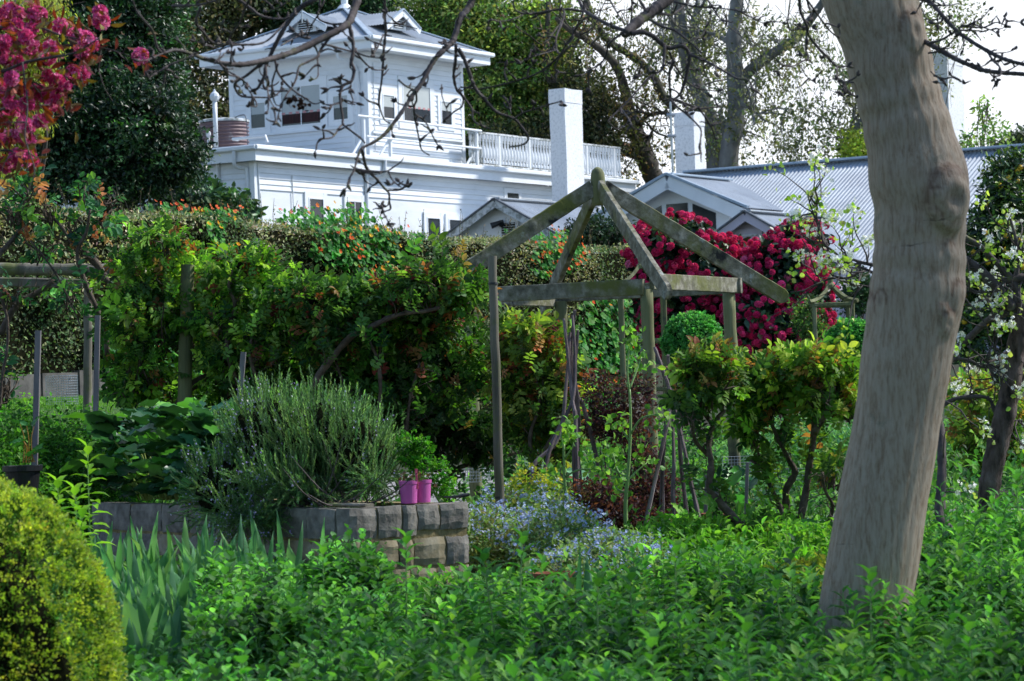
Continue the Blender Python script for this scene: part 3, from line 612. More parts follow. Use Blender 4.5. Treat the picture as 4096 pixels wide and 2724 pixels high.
# low gabled annex in front of the long wall
def gable_house(root, rf, lc, za, hw, rise, ln, z0, wallmat, over=.35, vent=True, barge='oldtrim', right_len=None, pitch=.1):
    """gable end at r=rf facing -r, ridge running to +r"""
    hp = dict(parent=root, local=True); sl = math.hypot(hw, rise)
    rf_ = MB()
    for sg in (-1, 1):
        corr(rf_, (rf-over, lc+sg*hw, za-rise), (1,0,0), (0,-sg*hw,rise), ln+over, lambda s: sl, pitch=pitch)
    mk('roof', rf_, 'roof', **hp)
    k = MB(); b = MB(); c = MB()
    for sg in (-1, 1):
        beam(b, (rf-over-.01, lc+sg*hw*1.0, za-rise-.1), (rf-over-.01, lc, za-.1), .04, .22, ch=.005, wob=.002, seg=6)
        beam(k, (rf-over-.02, lc+sg*hw*1.02, za-rise+.01), (rf-over-.02, lc, za+.035), .12, .05, ch=.008, wob=0, seg=2)
    beam(c, (rf-over,lc,za+.035), (rf+ln,lc,za+.035), .3, .04, ch=.01, wob=0, seg=3)
    mk('barge_board', b, barge, **hp); mk('barge_capping', k, 'dkroof', **hp); mk('ridge_cap', c, 'roof', **hp)
    w = MB(); w.add([(rf,lc-hw*.92,z0),(rf,lc+hw*.92,z0),(rf,lc+hw*.92,za-rise),(rf,lc,za-.06),(rf,lc-hw*.92,za-rise)], [(0,1,2),(0,2,3),(0,3,4)])
    gable_boards(w, rf, lc, hw*.97, za-rise, za-.06); boards(w, 'l', lc-hw*.92, lc+hw*.92, z0, za-rise, rf, -1, .16)
    w.box((rf+.01,lc-hw*.92,z0),(rf+ln,lc-hw*.92+.05,za-rise-.02)); mk('wall', w, wallmat, **hp)
def annex():
    lc = -2.7; r_, z_ = pr(1980, 798, lc)  # apex of barge
    # apex seen on the plane l = lc
    rf = pr(1980, 798, lc)[0]+.35; za = z_
    hw = 3.0; rise = hw*.55
    w = O+RV*rf+LV*lc; z0 = float(ground(w[0], w[1]))-.5
    t = thing('gabled_annex', 'low gabled weatherboard annex with mildewed barge boards behind the hedge', 'outbuilding', (O[0], O[1], 0), rot=YAW)
    gable_house(t, rf, lc, za, hw, rise, 5.2, z0, 'board', .35)
    l_, zv = pl(2040, 920, rf); v = MB(); v.box((rf-.08,l_-.33,zv-.3),(rf-.027,l_+.33,zv+.3)); o = mk('vent', v, 'trim', t, local=True)
    d = MB(); d.box((rf-.083,l_-.23,zv-.2),(rf-.081,l_+.23,zv+.2)); mk('vent_opening', d, 'core', o, local=True)
    s = MB()
    for j in range(6): beam(s, (rf-.1,l_-.23,zv-.18+.07*j),(rf-.1,l_+.23,zv-.18+.07*j), .03, .025, ch=.004, wob=0, seg=2)
    mk('louvre', s, 'oldtrim', o, local=True)
    l_, zv = pl(2005, 890, rf); f = MB(); tube(f, [(rf-.03,l_-.1,zv),(rf-.2,l_-.1,zv+.03)], .03, 8); tube(f, [(rf-.12,l_-.15,zv+.02),(rf-.3,l_+.15,zv-.1)], [.05,.09], 10); tube(f, [(rf-.12,l_-.05,zv+.02),(rf-.3,l_-.2,zv-.08)], [.05,.08], 10); mk('spotlight', f, 'black', t, local=True)
annex()
# long iron-roofed wing at right
def wing():
    # ridge along l; the seen slope faces -r
    rr = 9.5 + 0.0
    pA = pl(2770, 697, rr); pB = pl(3458, 641, rr); pC = pl(4096, 579, rr); zr = (pA[1]+pB[1]+pC[1])/3
    run = 6.4; # horizontal run of the slope
    re = rr-run; le, ze = pl(3480, 1108, re); z_e = ze
    t = thing('long_iron_roofed_wing', 'long wing with pale corrugated iron roof behind the pink rhododendrons', 'house', (O[0], O[1], 0), rot=YAW)
    hp = dict(parent=t, local=True); lL = pA[0]+.2; lR = pC[0]-3; sl = math.hypot(run, zr-z_e)
    mm = MB(); hipw = .05
    corr(mm, (re, lR, z_e), (0,1,0), (run,0,zr-z_e), (lL-lR)+hipw, lambda s: sl*min(1, max(0, (lL+hipw-lR-s)/hipw)), pitch=.12, amp=.016)
    corr(mm, (rr+run, lR, z_e), (0,1,0), (-run,0,zr-z_e), (lL-lR)+hipw, lambda s: sl*min(1, max(0, (lL+hipw-lR-s)/hipw)), pitch=.12, amp=.016)
    mk('roof', mm, 'roof', **hp)
    k = MB(); beam(k, (rr,lR,zr+.04), (rr,lL,zr+.04), .42, .07, ch=.02, wob=0, seg=4); beam(k, (rr,lL,zr+.04), (re,lL+hipw,z_e+.06), .2, .05, ch=.01, wob=0, seg=2); mk('ridge_cap', k, 'ridge', **hp)
    g = MB(); beam(g, (re-.06,lR,z_e-.02), (re-.06,lL+hipw,z_e-.02), .13, .14, ch=.03, wob=0, seg=2); mk('gutter', g, 'trim', **hp)
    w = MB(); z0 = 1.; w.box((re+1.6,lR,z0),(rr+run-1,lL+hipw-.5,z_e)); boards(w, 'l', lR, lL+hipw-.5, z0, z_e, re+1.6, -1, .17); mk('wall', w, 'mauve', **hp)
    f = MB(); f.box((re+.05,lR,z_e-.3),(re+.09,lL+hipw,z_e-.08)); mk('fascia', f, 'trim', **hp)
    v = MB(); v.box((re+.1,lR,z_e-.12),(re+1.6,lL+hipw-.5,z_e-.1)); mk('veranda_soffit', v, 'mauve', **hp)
    # dormer
    dl, dz = pl(2703, 704, re+2.2); rf = re+2.2
    zs = z_e+(zr-z_e)*(2.2/run)
    hw = 2.25; rise = .98
    d = MB(); slx = math.hypot(hw, rise)
    for sg in (-1, 1): corr(d, (rf-.45, dl+sg*hw, dz-rise), (1,0,0), (0,-sg*hw,rise), 3.4, lambda s: slx, pitch=.12)
    dm = mk('dormer', d, 'roof', **hp); b = MB(); k = MB()
    for sg in (-1, 1): beam(b, (rf-.46,dl+sg*hw*.98,dz-rise-.2),(rf-.46,dl,dz-.18), .04, .34, ch=.005, wob=0, seg=2); beam(k, (rf-.47,dl+sg*hw*1.04,dz-rise+.01),(rf-.47,dl,dz+.04), .14, .07, ch=.01, wob=0, seg=2)
    beam(k, (rf-.4,dl,dz+.04),(rf+2.9,dl,dz+.04), .25, .05, ch=.01, wob=0, seg=2)
    mk('barge_board', b, 'trim', dm, local=True); mk('barge_capping', k, 'ridge', dm, local=True)
    w = MB(); zb = dz-2.1; w.add([(rf,dl-1.55,zb),(rf,dl+1.55,zb),(rf,dl+1.55,dz-rise+.05),(rf,dl,dz-.1),(rf,dl-1.55,dz-rise+.05)], [(0,1,2),(0,2,3),(0,3,4)]); w.box((rf+.001,dl-1.55,zb),(rf+2.5,dl-1.5,dz-rise+.1)); w.box((rf+.001,dl+1.5,zb),(rf+2.5,dl+1.55,dz-rise+.1)); mk('dormer_wall', w, 'trim', dm, local=True)
    for kx, (a, b_) in enumerate(((-1.15,-.48),(-.33,.3),(.45,1.1))):
        top = dz-.62-(.32 if kx != 1 else 0); sg = (-1,0,1)[kx]; q = MB(); z1 = dz-1.75
        hiz = [dz-.55-abs(a)*.42, dz-.55-abs(b_)*.42] if kx != 1 else [dz-.72, dz-.72]
        q.add([(rf-.025,dl+a,z1),(rf-.025,dl+b_,z1),(rf-.025,dl+b_,hiz[1]),(rf-.025,dl+a,hiz[0]),(rf-.001,dl+a,z1),(rf-.001,dl+b_,z1),(rf-.001,dl+b_,hiz[1]),(rf-.001,dl+a,hiz[0])], hull8())
        mk('dormer_window', q, 'glass', dm, local=True)
    # lower front gable
    rg = re-1.0; gl, gz = pl(2981, 848, rg); hw = 2.5
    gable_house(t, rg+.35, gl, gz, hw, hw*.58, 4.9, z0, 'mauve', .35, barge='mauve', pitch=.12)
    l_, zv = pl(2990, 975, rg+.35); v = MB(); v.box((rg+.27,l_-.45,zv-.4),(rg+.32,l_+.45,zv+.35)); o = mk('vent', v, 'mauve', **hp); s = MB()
    for j in range(6): beam(s, (rg+.25,l_-.33,zv-.3+.1*j),(rg+.25,l_+.33,zv-.3+.1*j), .03, .04, ch=.004, wob=0, seg=2)
    mk('louvre', s, 'oldtrim', o, local=True)
    
wing()
# ------------------------------------------------------------------ clipped hedge, its wall and the nasturtiums on it
HA, HB = np.array([-6.9, 35.0]), np.array([2.35, 53.2])       # near foot line of the hedge
HD = (HB-HA)/np.linalg.norm(HB-HA); HN = np.array([HD[1], -HD[0]]); HL = float(np.linalg.norm(HB-HA)); HTOP = 4.18
def hpt(s, z, off=0.): q = HA+HD*s+HN*off; return np.array([q[0], q[1], z])
def hbase(s): q = HA+HD*s; return float(ground(*q))
def htop(s): return HTOP+.05*math.sin(s*1.3)+.03*math.sin(s*4.1)+(.0 if s > 3 else (3-s)*.03)
def hedge():
    m = MB(); n = 46; V = []; T = []
    for i in range(n+1):
        s = -6+(HL+6)*i/n; zb = hbase(s)+.3; zt = htop(s)-.07
        for off, z in ((-.06,zb),(-.06,zt),(-1.3,zt),(-1.3,zb)): V.append(hpt(s, z, off))
    for i in range(n):
        for j in range(3): a = i*4+j; T += [(a,a+1,a+5),(a,a+5,a+4)]
    T += [(n*4,n*4+1,n*4+2),(n*4,n*4+2,n*4+3)]
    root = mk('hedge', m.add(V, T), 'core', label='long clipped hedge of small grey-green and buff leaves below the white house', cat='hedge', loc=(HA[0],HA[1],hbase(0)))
    f = MB(); N1 = 72000; s = rng.uniform(-6, HL+.1, N1)
    q = rng.random(N1); side = q < .74; zt = HTOP+.05*np.sin(s*1.3)+.03*np.sin(s*4.1)+np.where(s > 3, 0, (3-s)*.03); zb = np.array([hbase(v) for v in np.linspace(-6, HL+.1, 200)]); zb = np.interp(s, np.linspace(-6, HL+.1, 200), zb)+.28
    z = np.where(side, zb+(zt-zb)*rng.random(N1), zt+rng.normal(0,.03,N1)); off = np.where(side, rng.normal(-.02,.05,N1)+.06*np.sin(s*2.2+z*3), -1.3*rng.random(N1))
    pos = np.stack([HA[0]+HD[0]*s+HN[0]*off, HA[1]+HD[1]*s+HN[1]*off, z], 1)
    o = np.where(side[:,None], np.array([HN[0],HN[1],.25]), np.array([0,0,1.]))
    cl = np.sin(pos[:,0]*2.1+z*1.7)+np.sin(pos[:,1]*3.3-z*2.6)+rng.normal(0,.8,N1); buffp = cl+(z-3.2)*1.2
    c = np.where((buffp > .45)[:,None], pal(N1, ['9c9a72','b8b48c','848660','8c8460','ccc6a4'], [3,2,3,2,1], .3), pal(N1, ['5c744a','76885a','44583a','8a986a','4e6038'], [3,3,3,1,2], .3))
    inst(f, T_DIA, pos, nrm(rdir(N1)+o*.5), nrm(o+rdir(N1)*.7), np.stack([np.full(N1,.03), rng.uniform(.04,.075,N1), np.full(N1,.03)], 1), c)
    # wispy shoots standing above the cut top
    ns = 90; ss = rng.uniform(3, HL, ns); tw = MB()
    for v in ss:
        p = hpt(v, HTOP-.05, -rng.random()*.8); h = rng.uniform(.15,.55); e = p+np.array([rng.normal(0,.08),rng.normal(0,.08),h]); tube(tw, [p,(p+e)/2+rng.normal(0,.015,3),e], [.006,.005,.003], 3, cap=False, C=srgb('6b5a44'))
        k = 9; t = rng.random(k)[:,None]; inst(f, T_DIA, p+(e-p)*t, rdir(k), rdir(k), np.stack([np.full(k,.02),np.full(k,.045),np.full(k,.02)],1), pal(k, ['6a6a40','8a6f50','55603a'], None, .3))
    mk('foliage', f, 'dull', root); mk('shoots', tw, 'stem', root)
    w = MB()
    s_ = -6.
    while s_ < HL:
        L_ = rng.uniform(.35, .7); e = min(s_+L_, HL); z0 = min(hbase(s_), hbase(e))-.3; z1 = hbase((s_+e)/2)+.36+rng.normal(0,.008); g = rng.uniform(.05,.09)
        V = [hpt(s_+.012,z0,g),hpt(e-.012,z0,g),hpt(e-.012,z0,-.2),hpt(s_+.012,z0,-.2),hpt(s_+.012,z1,g),hpt(e-.012,z1,g),hpt(e-.012,z1,-.2),hpt(s_+.012,z1,-.2)]
        w.add(V, hull8()); s_ = e
    mk('low_stone_wall', w, 'concrete', label='low rendered stone wall along the foot of the hedge beside the lawn', cat='wall', loc=(HA[0],HA[1],hbase(0)))
hedge()
def nasturtium(label, spots, nl, nf, flower=('e8501c','e05a18','f07a20'), leafsz=.07, stand=.16, group='nasturtiums growing over the hedge'):
    """spots: (s along hedge, z centre, rs, rz, top?)"""
    s0, z0 = spots[0][0], spots[0][1]; root = thing('nasturtium', label, 'flowering climber', hpt(s0, z0, 0), group)
    lf = MB(); fl = MB(); st = MB(); w = np.array([a[2]*a[3] for a in spots]); w = w/w.sum()
    for mb_, n, T in ((lf, nl, T_ROUND), (fl, nf, T_FLOW)):
        i = rng.choice(len(spots), n, p=w); A = np.array([a[:4] for a in spots])[i]; r = np.sqrt(rng.random(n)); th = rng.uniform(0, 2*np.pi, n)
        s = A[:,0]+A[:,2]*r*np.cos(th); z = A[:,1]+A[:,3]*r*np.sin(th); over = z > HTOP
        off = np.where(over, -rng.random(n)*.5, .1+stand*rng.random(n)); 
        if mb_ is fl: off = off+.06; z = z+.05
        pos = np.stack([HA[0]+HD[0]*s+HN[0]*off, HA[1]+HD[1]*s+HN[1]*off, z], 1)
        out = np.array([HN[0], HN[1], 0.]); view = nrm(out*1.0+rdir(n)*.55+np.array([0,0,.6]))
        yd = np.cross(view, rdir(n))
        if mb_ is lf: inst(mb_, T, pos, yd, view, leafsz*np.exp(rng.normal(0,.3,n)), pal(n, ['3f8a35','2f6f2c','5ba03f','7ab04a','2a5f33'], [4,4,3,1.5,2], .2))
        else: inst(mb_, T, pos, yd, view, .062*np.exp(rng.normal(0,.15,n)), pal(n, list(flower), None, .12))
    mk('leaves', lf, 'leaf', root)
    mk('flowers', fl, 'flower', root)
    return root
def hs(x, y):   # photo pixel -> (s, z) on the hedge face
    d = ray(x, y); n3 = np.array([HN[0], HN[1], 0]); q0 = np.array([HA[0], HA[1], 0]); t = np.dot(q0-CAM, n3)/np.dot(d, n3); p = CAM+d*t
    return float(np.dot(p[:2]-HA, HD)), float(p[2])
def spot(x, y, rx, ry): s, z = hs(x, y); s2, _ = hs(x+rx, y); q = hpt(s, z)[1]; return (s, z, abs(s2-s), ry*q/F)
nasturtium('nasturtium with scarlet and orange flowers trailing over the middle of the hedge top', [spot(1290,870,90,45), spot(1350,960,70,90), spot(1390,1050,60,80), spot(1240,890,60,40), spot(1300,1000,90,70)], 760, 46)
nasturtium('nasturtium with yellow blooms cascading down the hedge right of the middle', [spot(1460,860,60,50), spot(1500,930,60,70), spot(1500,1030,50,80), spot(1410,910,50,50)], 560, 42, ('f2b416','f0a020','e8581c','f6c832'))
nasturtium('small nasturtium with yellow flowers on the left part of the hedge face', [spot(810,930,40,50), spot(840,1020,50,70), spot(870,860,30,40)], 150, 24, ('f2b416','f6a81c'))
nasturtium('small nasturtium tuft with two orange flowers on the hedge between larger ones', [spot(1620,960,35,50)], 70, 5)
nasturtium('nasturtium clump of orange flowers on the hedge top in front of the side door', [spot(890,860,60,30), spot(730,830,60,20), spot(960,850,60,20)], 120, 26, ('f06a3c','f08050'))
nasturtium('nasturtium with many orange flowers between the pergola rafters on the hedge', [spot(2170,950,70,45), spot(2220,1010,90,80), spot(2150,1060,70,60), spot(2290,950,60,30)], 520, 90)
nasturtium('broad sheet of green nasturtium leaves covering the hedge below the pergola beams', [spot(2390,1330,140,150), spot(2380,1480,130,150), spot(2300,1600,110,110), spot(2450,1250,90,80)], 1250, 26, leafsz=.095, stand=.3)
nasturtium('nasturtium leaves trailing low on the hedge behind the rose trunks at left', [spot(600,1450,70,80), spot(820,1500,90,90), spot(420,1350,70,60), spot(180,1180,50,60), spot(740,1370,70,60)], 420, 12, leafsz=.1)
# ------------------------------------------------------------------ timber pergola
def pergola():
    c = np.array([.80, 25.45]); fb = np.array([.344, -1.15]); rt = np.array([1.15, .344]); g = float(ground(*c))
    t = thing('pergola', 'open square timber pergola with four lichened rafters meeting at a round king post', 'pergola', (c[0], c[1], g))
    cor = [c+fb, c+rt, c-fb, c-rt]; zb, zt = 2.405, 2.535
    for k, q in enumerate(cor):
        m = MB(); n = 14; zz = np.linspace(float(ground(*q))-.2, zb, n); r = .055+.003*rng.standard_normal(n); tube(m, [(q[0]+.003*rng.standard_normal(), q[1], z) for z in zz], r, 16); mk('post', m, 'greenwood', t, smooth=True)
    for k in range(4):
        a, b = cor[k], cor[(k+1)%4]; d = (b-a)/np.linalg.norm(b-a); nn = np.array([d[1], -d[0]]); zo = (.0, -.002, -.045, -.045)[k]
        sg = 1 if np.dot(nn, (a+b)/2-c) > 0 else -1; e = nn*sg*.052
        p, q = a-d*(.0 if k in (0,) else .1)+e, b+d*(.1 if k in (0,1) else .16)+e
        if k == 3: p, q = a-d*.2+e, b+d*.0+e
        m = MB(); beam(m, (p[0],p[1],(zb+zt)/2+zo+.0), (q[0],q[1],(zb+zt)/2+zo), .045, .135, ch=.006, seg=26, wob=.003); mk('beam', m, 'lichen', t)
    m = MB(); lathe(m, (c[0],c[1],3.2), [(0,0),(.05,.0),(.062,.03),(.063,.24),(.058,.285),(.045,.315),(.02,.335),(0,.34)], 20); mk('king_post', m, 'greenwood', t, smooth=True)
    for k, v in enumerate((fb, rt, -fb, -rt)):
        u = v/np.linalg.norm(v); p = c+u*.05; q = c+v*1.46
        zc0 = 3.355; zc1 = 2.335 if k != 0 else 2.33
        m = MB(); beam(m, (p[0],p[1],zc0), (q[0],q[1],zc1), .05, .14, round_end=True, ch=.006, seg=30, wob=.003); mk('rafter', m, 'lichen', t)
pergola()
# single posts, stakes
def post(name, label, pts, r, mat='wood', cat='post', ties=(), Y=20, flat=True):
    """pts top->base in photo pixels"""
    a = P(*pts[0], Y); b = P(*pts[1], Y); b = b+(b-a)*.12; g = min(b[2], float(ground(b[0], b[1]))-.1); b = a+(b-a)*((a[2]-g)/(a[2]-b[2]))
    t = thing(name, label, cat, b); n = 16; m = MB(); q = [b+(a-b)*k/(n-1)+rng.normal(0,.002,3) for k in range(n)]
    tube(m, q, np.linspace(r*1.1, r, n)*(1+rng.normal(0,.012,n)), 16); mk('pole', m, mat, t, smooth=False)
    for f in ties:
        w = MB(); e = a+(b-a)*f; d = nrm(a-b)
        for k in range(2): lathe(w, e+d*.008*k, [(r*1.12,-.004),(r*1.14,0),(r*1.12,.004)], 16)
        mk('wire_tie', w, 'tie', t)
    return t
post('timber_post', 'tall round grey post standing alone in front of the pergola, tied with black wire', ((1969,1022),(2003,2150)), .0285*1.0*19.5/19.5*1.02, 'wood', ties=(.09,.76), Y=19.5)
post('timber_post', 'thick mossy round post among the left roses with wire near its middle', ((752,1060),(735,1700)), .052, 'greenwood', ties=(.56,), Y=22.45)
post('timber_post', 'weathered round post carrying the horizontal pole end at far left', ((352,1130),(350,1640)), .036, 'wood', Y=25.6)
def stake(label, top, base, w, Y, group='square stakes in the vegetable beds'):
    a = P(*top, Y); b = P(*base, Y); b = b+(b-a)*.15; t = MB(); beam(t, b, a, w, w*.8, up=(0,1,0), ch=.002, wob=.001, seg=6); mk('garden_stake', t, 'stake', label=label, cat='stake', group=group, loc=b)
stake('grey square stake leaning beside the dark pot at far left', (153,1322), (139,1850), .042, 21.0)
stake('tall grey square stake in front of the round post under the horizontal pole', (391,1261), (383,1640), .04, 22)
stake('grey square stake leaning between the rosemary and the left roses', (974,1408), (952,1680), .036, 19.6)
stake('short square stake right of the stick tepee, left of its neighbour', (2826,1900), (2821,2090), .026, 20.5)
stake('short leaning square stake beside the rose trunk, tilting left', (2874,1900), (2848,2150), .026, 19.8)
stake('thin upright square stake in front of the wire cage at right', (2990,1850), (2982,2100), .024, 20.5)
stake('stub of a dark stake behind the leaning square stake', (2877,2020), (2885,2120), .02, 20.1)
m = MB(); a, b = P(-160,1075,25.4), P(446,1080,25.4); n = 20; tube(m, [a+(b-a)*k/(n-1) for k in range(n)], .055+.003*rng.standard_normal(n), 18)
mk('horizontal_pole', m, 'wood', label='thick round horizontal pole lying across posts at the far left', cat='pole', loc=a)
m = MB(); a, b = P(-160,1125,25.9), P(330,1135,25.9); beam(m, a, b, .04, .09); mk('rail', m, 'wood', label='flat timber rail under the thick horizontal pole at far left', cat='rail', loc=a)
# ------------------------------------------------------------------ raised bed of squared stone
BZ = .885; BC = PZ(1394, 2032, BZ)[:2]; BR = PZ(1875, 2006, BZ)[:2]; bu = (BR-BC)/np.linalg.norm(BR-BC); bv = np.array([-bu[1], bu[0]]); BW = float(np.linalg.norm(BR-BC)); BD = 3.6
def bedp(u, v, z=BZ): q = BC+bu*u+bv*v; return np.array([q[0], q[1], z])
def bed():
    t = thing('raised_bed', 'raised garden bed walled with grey basalt over ochre stone blocks', 'raised bed', bedp(0,0,.3))
    def block(m, u0, u1, z0, z1, face, d=.16, g=.006):
        # a stone with worn, rounded edges and slightly uneven faces
        n = 5; bulge = rng.uniform(.004, .014); V = []; T = []
        us = np.linspace(u0+g, u1-g, n); zs = np.linspace(z0+g, z1-g, n)
        for i, z in enumerate(zs):
            for j, u in enumerate(us):
                e = (i in (0,n-1))+(j in (0,n-1)); out = bulge-.010*e+rng.normal(0,.0025)
                uu = u+rng.normal(0,.003); zz = z+rng.normal(0,.003)
                V.append(bedp(uu, -out, zz) if face == 0 else bedp(-out, uu, zz))
        for i in range(n-1):
            for j in range(n-1): a = i*n+j; T += [(a,a+1,a+n+1),(a,a+n+1,a+n)]
        k = len(V)
        for (u, z) in ((us[0],zs[0]),(us[-1],zs[0]),(us[-1],zs[-1]),(us[0],zs[-1])): V.append(bedp(u, d, z) if face == 0 else bedp(d, u, z))
        c = [0, n-1, n*n-1, n*(n-1)]
        rows = [[i for i in range(n)], [n*i+n-1 for i in range(n)], [n*n-1-i for i in range(n)], [n*(n-1)-n*i for i in range(n)]]
        for q, rw in enumerate(rows):
            A, B = k+q, k+(q+1)%4
            for i in range(n-1): T.append((rw[i], rw[i+1], A))
            T.append((rw[-1], B, A))
        return m.add(V, T)
    rows = [(BZ-.235, BZ, [0,.25,.47,.62,.85,1.06]), (BZ-.43,BZ-.24,[-.02,.16,.34,.5,.72,.92,1.08])]
    cuts = [(0,.258),(.258,.555),(.555,.0)]
    for (z0, z1, mat, us) in ((BZ-.2,BZ,'stone',[0,.235,.44,.565,.755,1.]), (BZ-.385,BZ-.203,'sand',[0,.2,.4,.53,.8,1.]), (BZ-.56,BZ-.388,'sand',[0,.12,.33,.5,.72,.86,1.])):
        for i in range(len(us)-1):
            m = MB(); dz = (.03 if (i > 2 and mat == 'stone') else 0); block(m, us[i]*BW, us[i+1]*BW, z0+dz, z1, 0); mk('stone_block', m, 'stone' if (mat == 'stone' or i == 4 and z0 > .45) else 'sand', t)
        v = .165
        while v < BD:
            L_ = rng.uniform(.3,.5); m = MB(); block(m, v, min(v+L_, BD), z0, z1-.004, 1); mk('stone_block', m, 'stone' if mat == 'stone' or rng.random() < .5 else 'sand', t); v += L_
    m = MB()
    def pb(u0, v0, u1, v1, z0, z1): m.add([bedp(u0,v0,z0),bedp(u1,v0,z0),bedp(u1,v1,z0),bedp(u0,v1,z0),bedp(u0,v0,z1),bedp(u1,v0,z1),bedp(u1,v1,z1),bedp(u0,v1,z1)], hull8())
    pb(.012,.012,BW-.012,.14,.2,BZ-.012); pb(.012,.14,.14,BD,.2,BZ-.014); pb(BW-.14,.14,BW-.0,BD,.2,BZ-.01); mk('mortar', m, 'mortar', t)
    m = MB(); pb(.14,.14,BW-.14,BD,.2,BZ-.04); mk('bed_soil', m, 'soil', t)
    m = MB(); beam(m, bedp(.08,.35,BZ+.012), bedp(.16,.02,BZ+.012), .09, .02); mk('edging_plank', m, 'wood', t)
bed()
# twin pots, parsley, trowel
def pots():
    for x, lab, Y in ((1636,'left of two magenta plastic pots on the bed corner, with pink label',17.92),(1690,'right of two magenta plastic pots on the bed corner, half behind its twin',18.02)):
        c = P(x, 2012, Y); c[2] = BZ+.002; t = thing('flower_pot', lab, 'plant pot', c, 'magenta pots on the raised bed')
        m = MB(); lathe(m, c, [(0,0),(.042,.0),(.05,.004),(.056,.12),(.06,.122),(.061,.142),(.055,.143),(.052,.12),(0,.115)], 28); mk('pot', m, 'pot', t, smooth=False)
        m = MB(); lathe(m, c, [(.052,.119),(.0,.123)], 16); mk('potting_soil', m, 'soil', t)
        if x < 1650: m = MB(); beam(m, c+[.055,-.02,.09], c+[.05,-.02,.215], .016, .003, up=(0,1,0), ch=.001, wob=0, seg=3); mk('plant_label', m, 'tag', t)
        f = MB(); k = 60; inst(f, T_DIA, c+np.array([0,0,.14])+rng.normal(0,.025,(k,3)), rdir(k), rdir(k), np.full(k,.03), pal(k, ['5a4632','3f5a2a','6a5540'])); mk('seedling', f, 'leaf', t)
    c = P(1755, 2000, 18.2); c[2] = BZ; t = thing('parsley', 'bushy curly parsley spilling over the bed corner behind the magenta pots', 'herb', c)
    f = MB(); st = MB()
    for (x, y, rx, ry) in ((1640,1760,60,35),(1690,1790,50,30),(1720,1860,70,50),(1770,1900,50,60),(1630,1840,50,60),(1790,1960,30,40),(1700,1930,60,40)):
        q = ell(x, y, rx, ry, 18.25, .08); crown(f, [q], 55, 9, .017, ['4f8f20','3a7a1c','6aa82c','2c5f18'], spread=.008, inner=.3, aspect=.9, T=T_DIA)
        tube(st, [c, (c+q[0])/2+[0,0,.03], q[0]], [.004,.003,.002], 4, C=srgb('5a8f30'))
    mk('leaves', f, 'leaf', t); mk('stems', st, 'stem', t)
    c = P(1820, 1990, 18.1); c[2] = BZ+.03; m = MB(); tube(m, [c+[-.07,0,0], c, c+[.05,.01,.006], c+[.09,.02,.012]], [.006,.008,.013,.01], 8, res=3); m.add([c+[-.07,0,.004],c+[-.17,-.03,0],c+[-.19,0,.006],c+[-.16,.03,0]], [(0,1,2),(0,2,3)])
    mk('garden_trowel', m, 'black', label='black handled garden trowel lying on the bed corner beside parsley', cat='trowel', loc=c)
pots()
# ------------------------------------------------------------------ tepees, cages, obelisks
def tepee(label, sticks, Y, apexx, tie):
    base = P(sticks[0][-1][0], sticks[0][-1][1], Y); t = thing('stick_tepee', label, 'plant support', (base[0], base[1], float(ground(base[0], base[1]))), 'tepees of pruned sticks')
    for k, s in enumerate(sticks):
        yy = Y+(.35 if k % 2 else -.3); pts = [P(x, y, Y+(yy-Y)*(i/(len(s)-1))) for i, (x, y) in enumerate(s)]; e = pts[-1]+(pts[-1]-pts[-2])*.25; pts.append(e)
        m = MB(); tube(m, pts, np.linspace(.011, .018, len(pts)), 7, res=5, jit=.1); mk('stick', m, 'stick', t)
    m = MB(); c = P(apexx, tie, Y)
    for k in range(3): lathe(m, c+[0,0,.012*k], [(.04,-.003),(.043,0),(.04,.003)], 12)
    mk('twine', m, 'tie', t)
K = lambda x, y: (1900+.7168*x, 1600+.7168*y)
tepee('tall tepee of grey sticks beside the front pergola post, spreading over lime plants', [[(2618,1390),(2650,1480),K(1090,0),K(1030,330),K(950,690)], [(2672,1420),(2680,1560),K(1060,200),K(1045,450),K(1045,690)], [(2690,1500),K(1105,150),K(1110,350),K(1105,500),K(1115,700)], [(2640,1440),(2690,1600),K(1135,130),K(1150,350),K(1175,580)], [(2625,1400),(2680,1560),K(1170,280),K(1210,480),K(1275,750)]], 20.2, 2675, 1640)
tepee('purple-grey stick tepee at the right edge of the left roses', [[(2255,1275),(2270,1400),(2290,1600),K(560,100),K(575,480)], [(2300,1240),(2285,1400),(2310,1580),K(600,20),K(650,200),K(680,330)], [(2290,1260),(2300,1420),(2290,1600),K(430,240),K(370,480)], [(2258,1300),(2285,1480),K(560,60),K(550,300),K(560,500)], [(2280,1330),(2268,1500),K(470,200),K(335,350),K(310,470)], [(2312,1320),(2300,1500),(2310,1600),K(580,150),K(575,300),K(590,500)]], 21.0, 2280, 1560)
